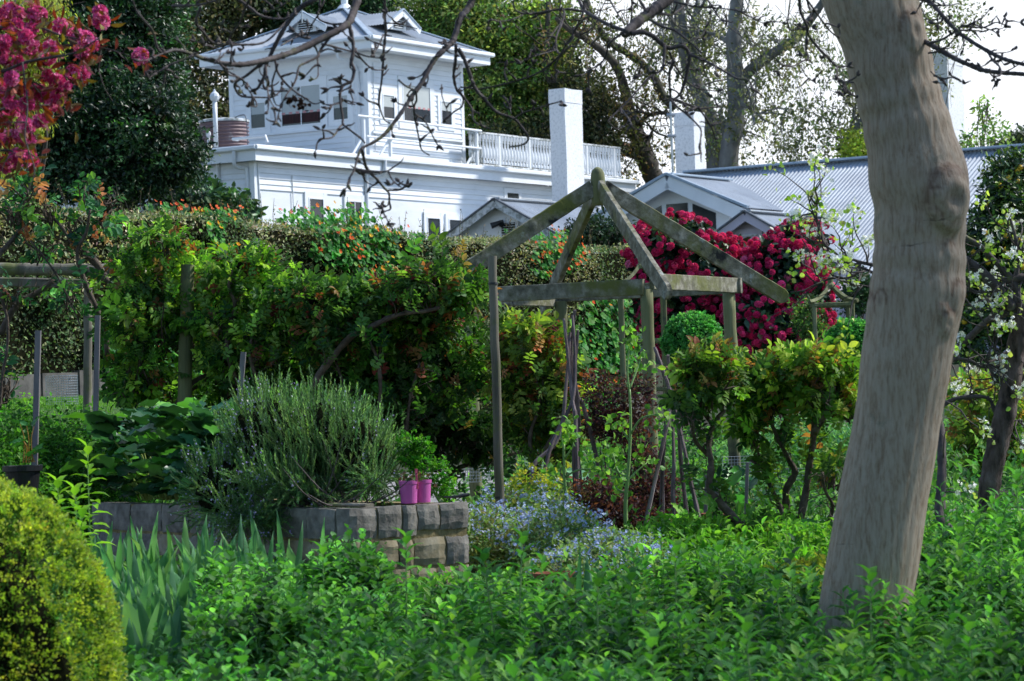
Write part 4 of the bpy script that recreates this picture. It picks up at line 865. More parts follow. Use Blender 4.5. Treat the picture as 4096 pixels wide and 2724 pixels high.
def cage(label, x0, x1, yt, yb, Y, round_=True, name='wire_cage', depth=None, cell=.026, group='galvanised mesh guards'):
    a, b = P(x0, yb, Y), P(x1, yb, Y); zt = P((x0+x1)/2, yt, Y)[2]; z0 = a[2]; m = MB(); r = .0016
    def wire(p, q): tube(m, [p, q], r, 3, cap=False)
    if round_:
        R = abs(b[0]-a[0])/2; c = (a+b)/2; n = int(2*math.pi*R/cell); th = np.linspace(0, 2*math.pi, n, endpoint=False); ring = [np.array([c[0]+R*math.cos(v), c[1]+R+R*math.sin(v), 0]) for v in th]+[np.array([c[0]+R, c[1]+R, 0])]
        loc = (c[0], c[1]+R, z0)
    else:
        n = int(np.linalg.norm((b-a)[:2])/cell); ring = [np.array([a[0]+(b[0]-a[0])*k/n, a[1]+(depth or 0)*k/n+.02*math.sin(k*.3), 0]) for k in range(n+1)]; loc = a
    nz = int((zt-z0)/cell)
    for k in range(len(ring)-1): wire(ring[k]+[0,0,z0], ring[k]+[0,0,zt])
    for j in range(nz+1):
        z = z0+(zt-z0)*j/nz
        for k in range(len(ring)-1): wire(ring[k]+[0,0,z], ring[k+1]+[0,0,z])
    mk(name, m, 'wire', label=label, cat='wire guard', group=group, loc=loc)
cage('round wire mesh cage standing on the lawn behind the leftmost stake', 176, 304, 1502, 1640, 29.5)
cage('tall wire mesh cage behind the thin upright stake at right', 2895, 3085, 1825, 2030, 24.5, False, depth=.1)
cage('narrow wire mesh cage at the foot of the right pergola post', 3030, 3090, 1900, 2015, 24.2)
cage('low run of chicken wire edging the bed either side of the big trunk', 3090, 4080, 1862, 2050, 25.2, False, 'wire_fence', .2, .03)
cage('wire mesh cage glimpsed under the rose branches beside the lone post', 1850, 1960, 1745, 1930, 24.5)
cage('wire mesh cage glimpsed between the stick tepee and angelica', 2100, 2180, 1790, 1900, 26.0)
def obelisk(label, cx, Y, wpx, ytop, ybot, lod=1):
    c = P(cx, ybot, Y); g = float(ground(c[0], c[1])); t = thing('garden_obelisk', label, 'garden arch', (c[0], c[1], g), 'small green-grey timber obelisks'); w = wpx*Y/F/2; zt = P(cx, ytop, Y)[2]; zb = zt-.42*(w/.33)
    for sx in (-1, 1):
        for sy in (-1, 1): m = MB(); beam(m, (c[0]+sx*w, c[1]+sy*w, g-.1), (c[0]+sx*w, c[1]+sy*w, zb), .055, .055, up=(0,1,0)); mk('post', m, 'greenwood', t)
    for z in (zb-.02, zb-.75, zb-1.4):
        m = MB()
        if z < g: continue
        for s in (-1, 1): beam(m, (c[0]-w, c[1]+s*(w+.031), z), (c[0]+w, c[1]+s*(w+.031), z), .02, .06); beam(m, (c[0]+s*(w+.031), c[1]-w, z), (c[0]+s*(w+.031), c[1]+w, z), .02, .06)
        mk('rail', m, 'greenwood', t)
    for sx, sy in ((-1,-1),(1,-1),(-1,1),(1,1)):
        m = MB(); pts = []
        for k in range(9): u = k/8; rr = (1-u)*1.28; zz = zb+(zt-zb)*.78*(u**2.0)+.02; pts.append((c[0]+sx*w*rr, c[1]+sy*w*rr, zz))
        tube(m, pts, [.03]*9, 4, res=2); mk('curved_rafter', m, 'greenwood', t)
    m = MB(); lathe(m, (c[0],c[1],zb+(zt-zb)*.62), [(.0,0),(.06,.01),(.06,.05),(.035,.08),(.04,.13),(.0,.2)], 10); mk('finial', m, 'greenwood', t)
obelisk('timber obelisk with curved ogee top standing before the dark veranda beside round bush', 3332, 38, 150, 1118, 1440)
obelisk('timber obelisk partly hidden behind the pergola, left of the round green bush', 2575, 39, 170, 1035, 1420)
# ------------------------------------------------------------------ helpers for plants
def crownthing(name, label, cat, base, blobs_args, extra=None, group=None, mat='dull'):
    t = thing(name, label, cat, base, group)
    return t
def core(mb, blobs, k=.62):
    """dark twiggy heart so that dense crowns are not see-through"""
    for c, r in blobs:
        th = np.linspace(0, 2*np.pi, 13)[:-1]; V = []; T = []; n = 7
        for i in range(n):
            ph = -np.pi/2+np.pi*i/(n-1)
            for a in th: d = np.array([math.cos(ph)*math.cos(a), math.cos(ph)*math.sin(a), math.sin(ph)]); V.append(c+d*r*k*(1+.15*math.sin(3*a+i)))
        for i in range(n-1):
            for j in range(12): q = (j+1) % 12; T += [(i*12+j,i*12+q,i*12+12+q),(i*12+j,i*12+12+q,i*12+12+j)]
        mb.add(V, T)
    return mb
def base_of(x, y, Y): p = P(x, y, Y); p[2] = float(ground(p[0], p[1])); return p
def rough_trunk(t, pts, rad, mat='darkbark', sides=12, name='trunk'):
    m = MB(); tube(m, pts, rad, sides, res=6, jit=.03); mk(name, m, mat, t, smooth=True)
# ------------------------------------------------------------------ distant trees
def bg_tree(name, label, x, Y, blobs, cols, ncl, per, size, spread, trunkw=.35, w=None, ck=.55, inner=.5, T=T_DIA, droop=.1, mat='dull', lump=.25, aspect=.6, upw=.6, limbs=6, group=None, bark='darkbark', clump_jit=.3, dark=True):
    b = base_of(x, 1400, Y); t = thing(name, label, 'tree', b, group); B = [ell(*a) for a in blobs]
    m = MB(); crown(m, B, ncl, per, size, cols, w, T=T, spread=spread, inner=inner, droop=droop, lump=lump, aspect=aspect, upw=upw, clump_jit=clump_jit); mk('crown', m, mat, t)
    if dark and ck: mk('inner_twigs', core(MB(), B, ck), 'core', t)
    top = max(B, key=lambda q: q[0][2])[0]; tr = MB()
    tube(tr, [b-[0,0,.5], b+(top-b)*.35+[.2,0,0], b+(top-b)*.7, top], [trunkw, trunkw*.8, trunkw*.5, trunkw*.15], 10, res=5, jit=.04)
    for k in range(limbs):
        c, r = B[rng.integers(len(B))]; s = b+(top-b)*rng.uniform(.25,.7); e = c+rdir(1)[0]*r*.8; mid = (s+e)/2+[0,0,.1*np.linalg.norm(e-s)]+rng.normal(0,.2,3)
        tube(tr, [s, mid, e], [trunkw*.35, trunkw*.2, .02], 7, res=5, jit=.06)
    mk('trunk', tr, bark, t, smooth=True); return t
bg_tree('evergreen_tree', 'dense dark glossy evergreen tree filling the space left of the tower house', 460, 66,
   [(380,300,230,300,66,2.2),(560,160,170,200,66.5,2),(250,560,190,230,65,2),(560,500,190,220,65,2),(690,620,120,110,64.5,1.2),(430,700,240,110,64.5,1.6),(240,120,160,200,67,2),(480,-40,240,160,67,2),(150,350,120,250,66,2),(600,330,120,150,66,1.5),(560,690,170,80,64.5,1.2)],
   ['1e3a20','284a24','1a3220','365a2c','446c34','14281a'], 4600, 32, .105, .16, .4, [4,4,3,2,1,3], ck=.72, mat='gloss', aspect=.55, lump=.3)
bg_tree('weeping_tree', 'pale yellow-green weeping tree at the far left edge behind the magenta blossom', 60, 42,
   [(40,150,150,200,42,.8),(80,420,110,170,42,.7),(150,60,100,120,42.4,.7),(20,620,60,120,41.8,.5),(160,300,60,110,42.2,.5),(-60,300,120,350,42,.8)],
   ['8f9a3a','a8ad4c','7a8a35','626f2c','b8b85c'], 1700, 26, .055, .08, .12, inner=.35, ck=.6, droop=1.4, mat='leaf', T=T_LANCE, aspect=.35)
bg_tree('dark_conifer', 'dark brownish evergreen tree rising behind the left side of the tower roof', 760, 110,
   [(780,120,190,210,110,3),(900,40,170,160,111,3),(760,420,120,190,109,2.5),(880,520,110,170,109,2),(680,20,150,150,112,3),(1050,-20,170,90,112,3)],
   ['4c5438','5e5e3a','3c442c','6c663c','303c28'], 1700, 20, .17, .4, .5, ck=.3, inner=.35, lump=.4)
bg_tree('dark_conifer', 'very dark green tree just behind the tower roof peak', 1250, 112,
   [(1220,20,150,110,112,2.5),(1350,-20,170,110,113,2.5),(1480,30,110,100,112,2),(1150,60,90,90,111,2)],
   ['28442a','325232','20361f','406038'], 1100, 22, .17, .35, .5, ck=.45, inner=.4)
bg_tree('broadleaf_tree', 'full mid-green tree with yellowish tips right of the tower, behind the balcony', 1950, 102,
   [(1900,120,200,190,102,3),(2060,260,180,230,102.5,3),(1930,420,140,170,101,2.5),(2120,480,160,150,102,2.5),(1780,20,170,130,103,3),(2180,160,120,200,103,2.5),(1880,560,60,60,100,1.5)],
   ['62823a','4c6c30','7c9440','98a848','3a5428','a8a850'], 2900, 22, .15, .32, .5, [4,4,3,2,3,1], ck=.42, inner=.45, lump=.32)
bg_tree('broadleaf_tree', 'smaller dark tree showing between the balcony railing and the white chimney', 2120, 98, [(2000,600,150,90,98,2),(2200,560,140,110,98,2),(2400,560,80,90,98,1.5),(2330,420,110,150,99,2)],
   ['34402a','4a4f2c','26331f','555532'], 1000, 18, .14, .3, .3, ck=0, inner=.3)
# traced big trees with thin hanging foliage
Cc = (1800, 0); KC = .6058
def traced_tree(name, label, Y, limbs, leaf_blobs, cols, n, bark, group=None, size=.12, fine=90, per=9, spread=.35):
    p0 = S(limbs[0][0], Y, o=Cc, k=KC); b = p0[0].copy(); b[2] = float(ground(b[0], b[1])); t = thing(name, label, 'tree', b, group); m = MB(); paths = []
    for i, (pts, w0, w1) in enumerate(limbs):
        q = S(pts, Y+(0 if i == 0 else rng.uniform(-1.5,1.5)*.6), 0 if i == 0 else rng.uniform(-2,2), Cc, KC); 
        if i == 0: q = np.vstack([[q[0][0]+.1, q[0][1], b[2]-.5], q]); ww = np.linspace(w0*1.15, w1, len(q))
        else: ww = np.linspace(w0, w1, len(q))
        tube(m, q, ww*KC*Y/F/2, 12, res=6, jit=.05); paths.append(q)
    mk('trunk', m, bark, t, smooth=True)
    tw = MB(); tips = []
    for q in paths: twigs(tw, q[1:] if len(q) > 3 else q, 8, 2.0, .04, 5, up=(0,0,.05), lev=2, tips=tips)
    mk('branches', tw, bark, t, smooth=True)
    f = MB(); B = [ell(1800+x*KC, y*KC, rx*KC, ry*KC, Y+rng.uniform(-2,2), 2.) for x, y, rx, ry in leaf_blobs]
    # thin drooping sprays: leaves strung along hanging twiglets
    p, o, _ = shell(B, n, .1, .3); p = np.vstack([p, np.array([a for a, _ in tips])+rng.normal(0,.2,(len(tips),3))]); cc = pal(len(p), cols, None, .25); P_ = []; C_ = []; hang = MB()
    for i in range(len(p)):
        d = nrm(rdir(1)[0]*.5+np.array([0,0,-.75])); l = rng.uniform(.5,1.3); k = per+rng.integers(0, per); tt = rng.random(k)[:,None]; P_.append(p[i]+d*l*tt+rng.normal(0,.09,(k,3))); C_.append(np.repeat(cc[i:i+1], k, 0))
        if i % 4 == 0: tube(hang, [p[i]-d*.6, p[i], p[i]+d*l], [.014,.01,.005], 3, cap=False)
    P_ = np.vstack(P_); C_ = np.vstack(C_)*np.exp(rng.normal(0,.18,(len(P_),1))); k = len(P_); s = size*np.exp(rng.normal(0,.25,k))
    inst(f, T_DIA, P_, nrm(rdir(k)+np.array([0,0,-.8])), rdir(k), np.stack([s*.5,s,s*.5],1), C_); mk('crown', f, 'dull', t); mk('hanging_twigs', hang, bark, t)
    return t
olive = ['7c8050','8c9058','666c44','989468','6e7a4c','505a38']
traced_tree('leaning_oak', 'dark rugged tree with leaning trunk and long crooked limbs between the two chimneys', 100,
   [([(1370,1300),(1330,1150),(1280,1000),(1225,880),(1180,760),(1090,720),(960,655),(880,590),(800,540),(690,550),(630,460),(640,340),(650,0)], 135, 34),
    ([(1215,830),(1160,620),(1105,450),(1010,340),(900,260),(780,190),(700,120)], 75, 28), ([(1250,840),(1290,770),(1400,745),(1500,770),(1560,800)], 34, 18), ([(1240,1040),(1120,1000),(1080,985)], 40, 24), ([(1225,1000),(1160,960),(1040,930),(950,940)], 60, 14),
    ([(1480,720),(1400,620),(1330,480),(1200,370),(1060,280),(950,140),(900,0)], 60, 40), ([(1250,900),(1320,900),(1340,850)], 40, 10)],
   [(1000,250,260,220),(1100,520,220,200),(760,300,180,250),(1000,800,200,160),(1300,300,160,200),(1180,1120,130,120),(1320,560,140,160),(900,120,200,140),(1450,950,60,130)], ['6a6c38','5c6430','4a542c','847c44','8a6c3c','3a4628'], 340, 'darkbark', size=.13)
traced_tree('gum_tree', 'grey-green trunked tree behind the second chimney, left of the forked one', 96,
   [([(1760,1130),(1740,900),(1660,650),(1570,420),(1530,200),(1500,-40)], 120, 75), ([(1660,660),(1620,400),(1600,200),(1640,0)], 50, 34), ([(1560,400),(1480,200),(1440,60),(1380,-20)], 50, 30), ([(1700,760),(1640,560),(1680,380),(1690,280)], 34, 14)],
   [(1500,150,180,180),(1640,150,150,200),(1700,420,120,140),(1420,300,120,160),(1740,860,80,110),(1600,600,90,120)], olive, 190, 'euc', size=.13)
traced_tree('gum_tree', 'tall grey forked tree with lichened trunk between second chimney and leaning trunk', 94,
   [([(1840,1130),(1885,800),(1885,500),(1870,250),(1900,-40)], 125, 85), ([(1890,560),(2000,450),(2120,360),(2260,270),(2380,130),(2470,0)], 85, 50), ([(1930,690),(1990,720),(2010,820)], 34, 16), ([(1840,280),(1760,230),(1680,220)], 40, 20), ([(1860,1100),(1830,900),(1820,800)], 90, 40)],
   [(1990,150,180,180),(2060,420,160,150),(2080,700,180,180),(1960,620,120,150),(2230,420,160,200),(2180,900,140,130),(1820,700,80,150),(2300,150,160,120)], olive, 260, 'euc', size=.13)
traced_tree('gum_tree', 'sparse crooked tree above the long roof just left of the leaning trunk', 93,
   [([(2600,1060),(2630,1000),(2720,900),(2760,800)], 40, 22), ([(2560,1000),(2660,860),(2790,720),(2880,620),(3000,480)], 50, 26), ([(2680,1010),(2760,960),(2830,950),(2880,850)], 22, 14), ([(2640,860),(2700,600),(2730,450)], 18, 8)],
   [(2350,650,200,200),(2500,800,170,150),(2700,700,180,160),(2300,950,200,90),(2850,950,120,90),(2650,450,160,150),(2480,300,160,200),(2800,300,160,200)], olive, 300, 'euc', size=.13)
bg_tree('broadleaf_tree', 'thin grey-green tree top hanging into the white sky right of the trunk', 3600, 92, [(3690,80,90,90,92,1.5),(3800,150,60,60,92,1),(3860,60,60,60,92,1)], olive, 170, 14, .12, .3, .03, ck=0, inner=.1, dark=False, limbs=3)
bg_tree('young_tree', 'small bright green sapling top above the roof right of the tall chimney', 3930, 80, [(3960,520,70,60,80,.5),(3890,560,45,50,80,.4),(3930,420,30,20,80,.3),(4030,590,40,30,80,.3)], ['7f9a44','62803a','95ab55'], 130, 7, .12, .12, .03, ck=0, inner=.1, dark=False, limbs=14, mat='leaf', bark='twig')
bg_tree('distant_tree', 'dark distant tree top at the far right edge above the roof', 4130, 170, [(4120,590,40,45,170,2),(4060,600,50,20,170,2)], ['4a5a44','3c4c3a'], 260, 16, .3, .5, .3, ck=.5)
bg_tree('yellow_green_tree', 'bright yellow-green foliage peeping over the roof beside the trunk', 3440, 92, [(3440,600,70,60,91,1.2)], ['95a83a','7a9030','a8b84c'], 170, 12, .13, .25, .2, ck=.3, mat='leaf')
# ------------------------------------------------------------------ shrubs round the house
def shrub(name, label, base, blobs, cols, ncl, per, size, spread, T=T_LEAF, mat='leaf', ck=.6, w=None, inner=.6, cat='shrub', stems=8, group=None, bark='rosewood', **k):
    B = [ell(*a) for a in blobs]; b = P(*base); b[2] = min(b[2], float(ground(b[0], b[1]))) if base[1] > 1300 else float(ground(b[0], b[1])); t = thing(name, label, cat, b, group)
    m = MB(); crown(m, B, ncl, per, size, cols, w, T=T, spread=spread, inner=inner, **k); mk('foliage', m, mat, t)
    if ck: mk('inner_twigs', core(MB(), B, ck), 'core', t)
    s = MB()
    for j in range(stems): c, r = B[rng.integers(len(B))]; e = c+rdir(1)[0]*r*.7; tube(s, [b+rng.normal(0,.06,3)*[1,1,0], (b+e)/2+rng.normal(0,.05,3), e], [.02,.014,.005], 6, res=4, jit=.08)
    mk('stems', s, bark, t, smooth=True); return t, B
shrub('broadleaf_shrub', 'bluish green shrub standing above the hedge by the downpipe of the house', (850,1100,70), [(800,800,110,65,70,.8),(920,840,90,50,69.5,.7),(700,830,60,60,70,.6)], ['4a6a44','3a5a3c','5c7a4c','2f4a34'], 420, 14, .16, .13, T=T_LANCE, mat='gloss')
shrub('dark_shrub', 'dark sprawling shrub above the hedge between the pergola rafters', (2400,1100,58), [(2400,930,110,55,58,.8),(2480,960,60,40,58,.6),(2320,940,50,40,58,.5)], ['26382a','2f4530','1c2c22','3c5038'], 340, 14, .08, .12, mat='dull', ck=.5)
# rhododendrons with ball trusses
def rhodo(label, base, blobs, n, Y):
    t, B = shrub('rhododendron', label, base, blobs, ['24402a','1c3524','335038','16291c','48663a'], 900, 16, .13, .08, T=T_LANCE, mat='gloss', ck=.72, group='pink rhododendrons', stems=8, lump=.16)
    p, o, f = shell(B, n, .99, .12); p = p+o*.05; k = prune(p, B, .88); p, o = p[k], o[k]; ms = np.sin(p[:,0]*5.1+1)*np.sin(p[:,2]*5.7)+np.sin(p[:,0]*11+p[:,2]*9)*.6+rng.normal(0,.35,len(p)); k = (o[:,1] < .35)&(ms > -.8); p, o = p[k], o[k]; p = p+rng.normal(0,.05,p.shape)
    f = MB(); L = []
    cc = pal(len(p), ['d62862','e43a74','c01c50','e84a80','cc2c64','f078a0'], [4,4,3,3,2,.5], .14)
    for i in range(len(p)):
        q = 26; d = nrm(rdir(q)+o[i]*.75); R = rng.uniform(.05,.082); P_ = p[i]+o[i]*.05+d*R*.7; L.append((P_, d, np.repeat(cc[i:i+1], q, 0)*np.exp(rng.normal(0,.16,(q,1))), np.full(q, R)))
    P_ = np.vstack([a[0] for a in L]); D = np.vstack([a[1] for a in L]); C_ = np.vstack([a[2] for a in L]); R = np.concatenate([a[3] for a in L])
    inst(f, T_FLOW, P_, np.cross(D, rdir(len(D))), D, R*.9, C_); mk('flower_trusses', f, 'flower', t); return t
rhodo('big rhododendron covered in crimson pink trusses, left of the two, behind the pergola', (2720,1500,47), [(2760,1110,180,160,47,.7),(2640,990,100,80,46.6,.6),(2890,1070,100,90,47.3,.6),(2700,1250,120,170,46.8,.6),(2900,1280,180,160,47.2,.7),(2720,930,90,45,46.8,.5),(2640,1130,90,120,46.6,.5)], 2500, 47)
rhodo('rhododendron with crimson pink trusses nearest the obelisk and leaning trunk, right of the two', (3100,1500,46.4), [(3130,1120,150,140,46.4,.7),(3190,985,80,65,46.6,.5),(3090,1300,180,130,46.2,.7),(3220,1180,70,120,46.3,.5),(3230,1330,70,80,46.3,.5)], 2000, 46.4)
# clipped balls
def ball(label, x, y, r, Y):
    c, rr = ell(x, y, r, r, Y, r*Y/F); g = float(ground(c[0], c[1])); t = thing('topiary_ball', label, 'topiary', (c[0], c[1], g), 'clipped round bushes on short stems')
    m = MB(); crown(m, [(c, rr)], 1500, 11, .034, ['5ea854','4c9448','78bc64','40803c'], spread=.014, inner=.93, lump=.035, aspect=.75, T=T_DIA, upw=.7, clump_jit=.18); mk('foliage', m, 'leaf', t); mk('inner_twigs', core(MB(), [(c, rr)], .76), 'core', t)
    s = MB(); tube(s, [(c[0],c[1],g-.1),(c[0],c[1],c[2])], [.04,.03], 8); mk('stem', s, 'twig', t)
ball('round clipped bright green ball bush in front of the left rhododendron', 2769, 1365, 113, 36)
ball('round clipped bright green ball bush half behind the leaning trunk', 3412, 1385, 105, 35)
# lemon tree
def lemon_tree():
    t, B = shrub('lemon_tree', 'lemon tree laden with yellow fruit at the right edge behind the pear branches', (4000,1600,33), [(4040,820,120,150,33,.5),(3960,980,120,150,32.8,.5),(4080,1080,120,170,33,.5),(3930,1200,90,150,32.8,.4),(4100,1300,110,140,33,.5),(3880,1350,60,100,32.7,.3),(4060,680,90,70,33.2,.3)],
        ['2c4526','3a5a2c','1f361f','55722f','6f8a34'], 1500, 14, .06, .07, T=T_LEAF, mat='gloss', ck=.55, inner=.5, cat='tree', w=[4,4,3,2,1.5])
    p, o, f = shell(B, 150, .93, .1); k = prune(p, B, .75); p = p[k]; p = p[(p[:,1] < 33)&(p[:,2] > 2.2)][:85]
    for q in p:
        m = MB(); r = rng.uniform(.03,.038); lathe(m, q-[0,0,r], [(.0,0),(r*.5,r*.12),(r*.85,r*.5),(r,r),(r*.85,r*1.5),(r*.45,r*1.9),(r*.15,r*2.1),(0,r*2.2)], 9); mk('lemon', m, 'lemon', t, smooth=True)
lemon_tree()
# ------------------------------------------------------------------ roses
ROSE = ['6a9028','80a434','527a28','98b03c','42642a','365428']
def rose(label, Y, canes, blobs, ncl, cols, w=None, size=.05, per=7, tipcol=('8a5a30','7a4428','987440'), tipfrac=.12, group='pruned rose bushes coming into leaf', name='rose_bush', T=T_LEAF, spread=.045, inner=.25, cw=.016, ck=0, stray=.0):
    base = P(canes[0][0][0][0], canes[0][0][0][1], Y); g = float(ground(base[0], base[1])); t = thing(name, label, 'rose bush', (base[0], base[1], g), group)
    m = MB(); paths = []
    for pts, r0, r1 in canes:
        q = S(pts, Y+rng.uniform(-.12,.12), rng.uniform(-.3,.3)); 
        tube(m, q, np.linspace(r0, r1, len(q)), 9, res=5, jit=.09); paths.append(q)
    mk('canes', m, 'rosewood', t, smooth=True)
    B = [ell(a[0], a[1]+a[3]*.22, a[2], a[3]*.88, *a[4:]) for a in blobs]; tw = MB(); tips = []
    for q in paths: twigs(tw, q, 9, .22, .005, 4, up=(0,0,.25), lev=2, tips=tips)
    for k in range(len(B)*10): c, r = B[rng.integers(len(B))]; s = c+rdir(1)[0]*r*.4-[0,0,r[2]*.3]; e = c+rdir(1)[0]*r*.95; tube(tw, [s-[0,0,.1],(s+e)/2+rng.normal(0,.03,3), e], [.008,.006,.003], 4, res=3)
    mk('twigs', tw, 'rosewood', t, smooth=True)
    if ck: mk('inner_twigs', core(MB(), B, ck), 'core', t)
    # sprigs: 5-7 leaflets round a short stalk
    p, o, fr = shell(B, int(ncl*1.1), inner, .22); p = np.vstack([p, np.array([a for a, _ in tips][:int(ncl*.15)]).reshape(-1, 3)]); o = np.vstack([o, np.tile([0,0,1.], (len(p)-len(o), 1))]); n = len(p)
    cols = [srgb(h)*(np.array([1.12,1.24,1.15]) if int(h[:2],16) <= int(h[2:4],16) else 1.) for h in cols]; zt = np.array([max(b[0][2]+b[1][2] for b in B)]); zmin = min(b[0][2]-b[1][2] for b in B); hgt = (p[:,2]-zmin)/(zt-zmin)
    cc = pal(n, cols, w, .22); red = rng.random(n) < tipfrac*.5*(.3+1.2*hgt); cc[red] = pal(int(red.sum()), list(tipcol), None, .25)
    # leaves lower down are more often turned a darker, bluer green
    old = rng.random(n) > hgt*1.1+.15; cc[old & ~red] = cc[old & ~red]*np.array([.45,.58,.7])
    ax = nrm(o*.6+rdir(n)*.6+[0,0,.35]); side = nrm(np.cross(ax, rdir(n))); nv = np.cross(ax, side); lf = MB(); s = size*.93*np.exp(rng.normal(0,.22,n))
    for k, (al, sd) in enumerate(((.0,1),(.0,-1),(.62,1),(.62,-1),(1.2,1),(1.2,-1),(1.6,0))[:per]):
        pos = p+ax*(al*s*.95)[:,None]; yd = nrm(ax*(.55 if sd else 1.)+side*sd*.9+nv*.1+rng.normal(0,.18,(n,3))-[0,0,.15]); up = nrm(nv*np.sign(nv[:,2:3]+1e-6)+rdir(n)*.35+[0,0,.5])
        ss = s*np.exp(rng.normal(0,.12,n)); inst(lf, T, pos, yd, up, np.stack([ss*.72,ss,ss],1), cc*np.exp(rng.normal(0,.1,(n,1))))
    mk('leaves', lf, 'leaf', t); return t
rose('young lime-leaved rose around the mossy round post at left', 22.6, [([(690,1660),(760,1550),(860,1480),(790,1420),(740,1300),(745,1230),(700,1150),(650,1090)], .035, .012), ([(740,1270),(690,1200),(600,1170),(570,1120)], .016, .007), ([(745,1400),(700,1330),(640,1290)], .014, .006), ([(860,1530),(1010,1530),(1060,1535)], .022, .016)],
  [(640,950,120,80,22.6,.3),(560,1060,150,130,22.6,.35),(760,1080,150,140,22.8,.35),(500,1240,120,140,22.5,.3),(660,1260,150,130,22.6,.35),(560,1420,130,130,22.6,.3),(780,1250,90,120,22.9,.3),(520,1530,130,70,22.8,.3),(680,1560,140,70,23,.3)], 1350, ROSE)
rose('broad lime and bronze rose left of centre between mossy post and rosemary', 22.3, [([(1010,1720),(990,1600),(930,1480),(910,1350),(940,1220),(915,1150),(930,1080)], .03, .01), ([(1060,1700),(1040,1560),(1000,1400),(1060,1230)], .022, .01), ([(1100,1750),(1130,1600),(1090,1450)], .025, .012)],
  [(960,1050,150,100,22.3,.3),(1060,1140,160,120,22.4,.35),(900,1210,140,140,22.4,.3),(1060,1300,170,150,22.3,.35),(920,1420,150,140,22.5,.3),(1130,1440,150,150,22.6,.35),(960,1580,150,80,22.8,.3)], 1400, ROSE, ck=.3)
rose('large rose with a long arching cane and reddish tips behind the lone grey post', 21.9, [([(1250,1560),(1290,1480),(1400,1350),(1480,1310),(1560,1270),(1640,1250),(1700,1245),(1760,1230)], .03, .014), ([(1700,1245),(1760,1190),(1790,1150),(1800,1080)], .014, .006), ([(1660,1245),(1670,1160),(1690,1130)], .012, .005), ([(1500,1760),(1520,1600),(1510,1440),(1440,1300)], .02, .008), ([(1620,1760),(1640,1600),(1680,1450)], .02, .008), ([(1470,1760),(1400,1600),(1340,1440)], .02, .008)],
  [(1250,1180,140,80,22,.3),(1400,1200,140,80,22,.3),(1560,1170,150,80,22.1,.3),(1720,1130,140,80,21.9,.3),(1850,1150,100,90,21.9,.3),(1300,1290,160,130,22.1,.35),(1500,1290,160,130,22.3,.35),(1700,1260,150,120,22.2,.35),(1350,1500,200,160,22.6,.4),(1600,1480,200,170,22.6,.4),(1800,1420,150,200,22.4,.4)], 2900, ['62882c','50742a','7c9a3a','40602a','324e26','2e4a28'], [4,4,2.5,3,3,2], tipfrac=.2, tipcol=('8a4a30','9a6238','7a3430','a07844'), ck=.35)
rose('dark leafy base of the rose hedge running behind the rosemary to the magenta pots', 22.9, [([(1650,1980),(1700,1860),(1800,1800),(1950,1760),(2080,1700)], .028, .012), ([(1600,1950),(1560,1800),(1570,1600)], .025, .012), ([(1760,1990),(1820,1880),(1960,1840),(2100,1800),(2200,1740)], .022, .01), ([(1420,1800),(1440,1650),(1400,1500)], .025, .012)],
  [(1420,1700,170,150,22.9,.4),(1620,1720,150,130,22.9,.4),(1800,1680,170,130,22.8,.4),(1280,1580,120,150,23,.4),(1950,1780,120,60,22.9,.3),(1200,1420,130,160,23.2,.4)], 1500, ['3e5a2c','344a26','56702e','2c4224','6a8238'], [4,4,2,3,1], tipfrac=.06, ck=.45)
rose('rose with orange-bronze new leaves just right of the lone grey post', 22.0, [([(2150,1950),(2120,1750),(2160,1600),(2110,1400)], .02, .008), ([(2080,1950),(2200,1760),(2260,1650)], .018, .008)],
  [(2080,1330,110,70,22,.3),(2190,1370,100,80,22.1,.3),(2100,1450,140,130,22.1,.35),(2220,1520,110,140,22.1,.3),(2120,1650,140,120,22.2,.35),(2230,1740,100,90,22.2,.25)], 1350, ['667c2c','869434','506828','3e5426','9ca23c'], None, tipfrac=.3, tipcol=('a05c34','8c4830','a87a3c','7a3a30'), ck=.28)
rose('small rose with crooked canes in front of the right rhododendron, beside the leaning trunk', 19.2, [([(3184,2270),(3185,2200),(3150,2050),(3145,1960),(3180,1890),(3150,1830),(3110,1750),(3080,1680)], .03, .012), ([(3150,2140),(3130,2050),(3080,1940),(3060,1880),(3000,1840)], .02, .009), ([(3110,1750),(3150,1680),(3190,1600)], .018, .008), ([(3055,1880),(3020,1760),(3040,1700)], .012,.006)],
  [(3000,1500,110,80,19.2,.25),(3120,1520,120,90,19.2,.28),(3050,1590,110,50,19.2,.25),(3000,1700,60,40,19.2,.2),(3160,1440,90,40,19.2,.2)], 430, ['6a882a','8ca034','56742a','a0ac3e','446028'], None, tipfrac=.25, tipcol=('a88044','96663c','a09044'))
rose('small rose leaning left over the lime plants, leftmost of the right-hand group', 18.6, [([(3040,2260),(3010,2150),(2960,2100),(2880,2010),(2840,1960),(2845,1860),(2835,1770),(2860,1690),(2900,1640)], .034, .014), ([(2830,1820),(2780,1760),(2770,1680)], .016, .008), ([(2850,1700),(2800,1620),(2790,1560)], .016, .008)],
  [(2780,1480,80,70,18.6,.22),(2850,1430,90,60,18.6,.22),(2820,1540,90,60,18.6,.25),(2750,1600,50,50,18.6,.2),(2900,1520,80,80,18.6,.22)], 360, ['56742a','6a882a','446028','8ca034','38502a'], None, tipfrac=.2, tipcol=('96663c','84503a','a09044'))
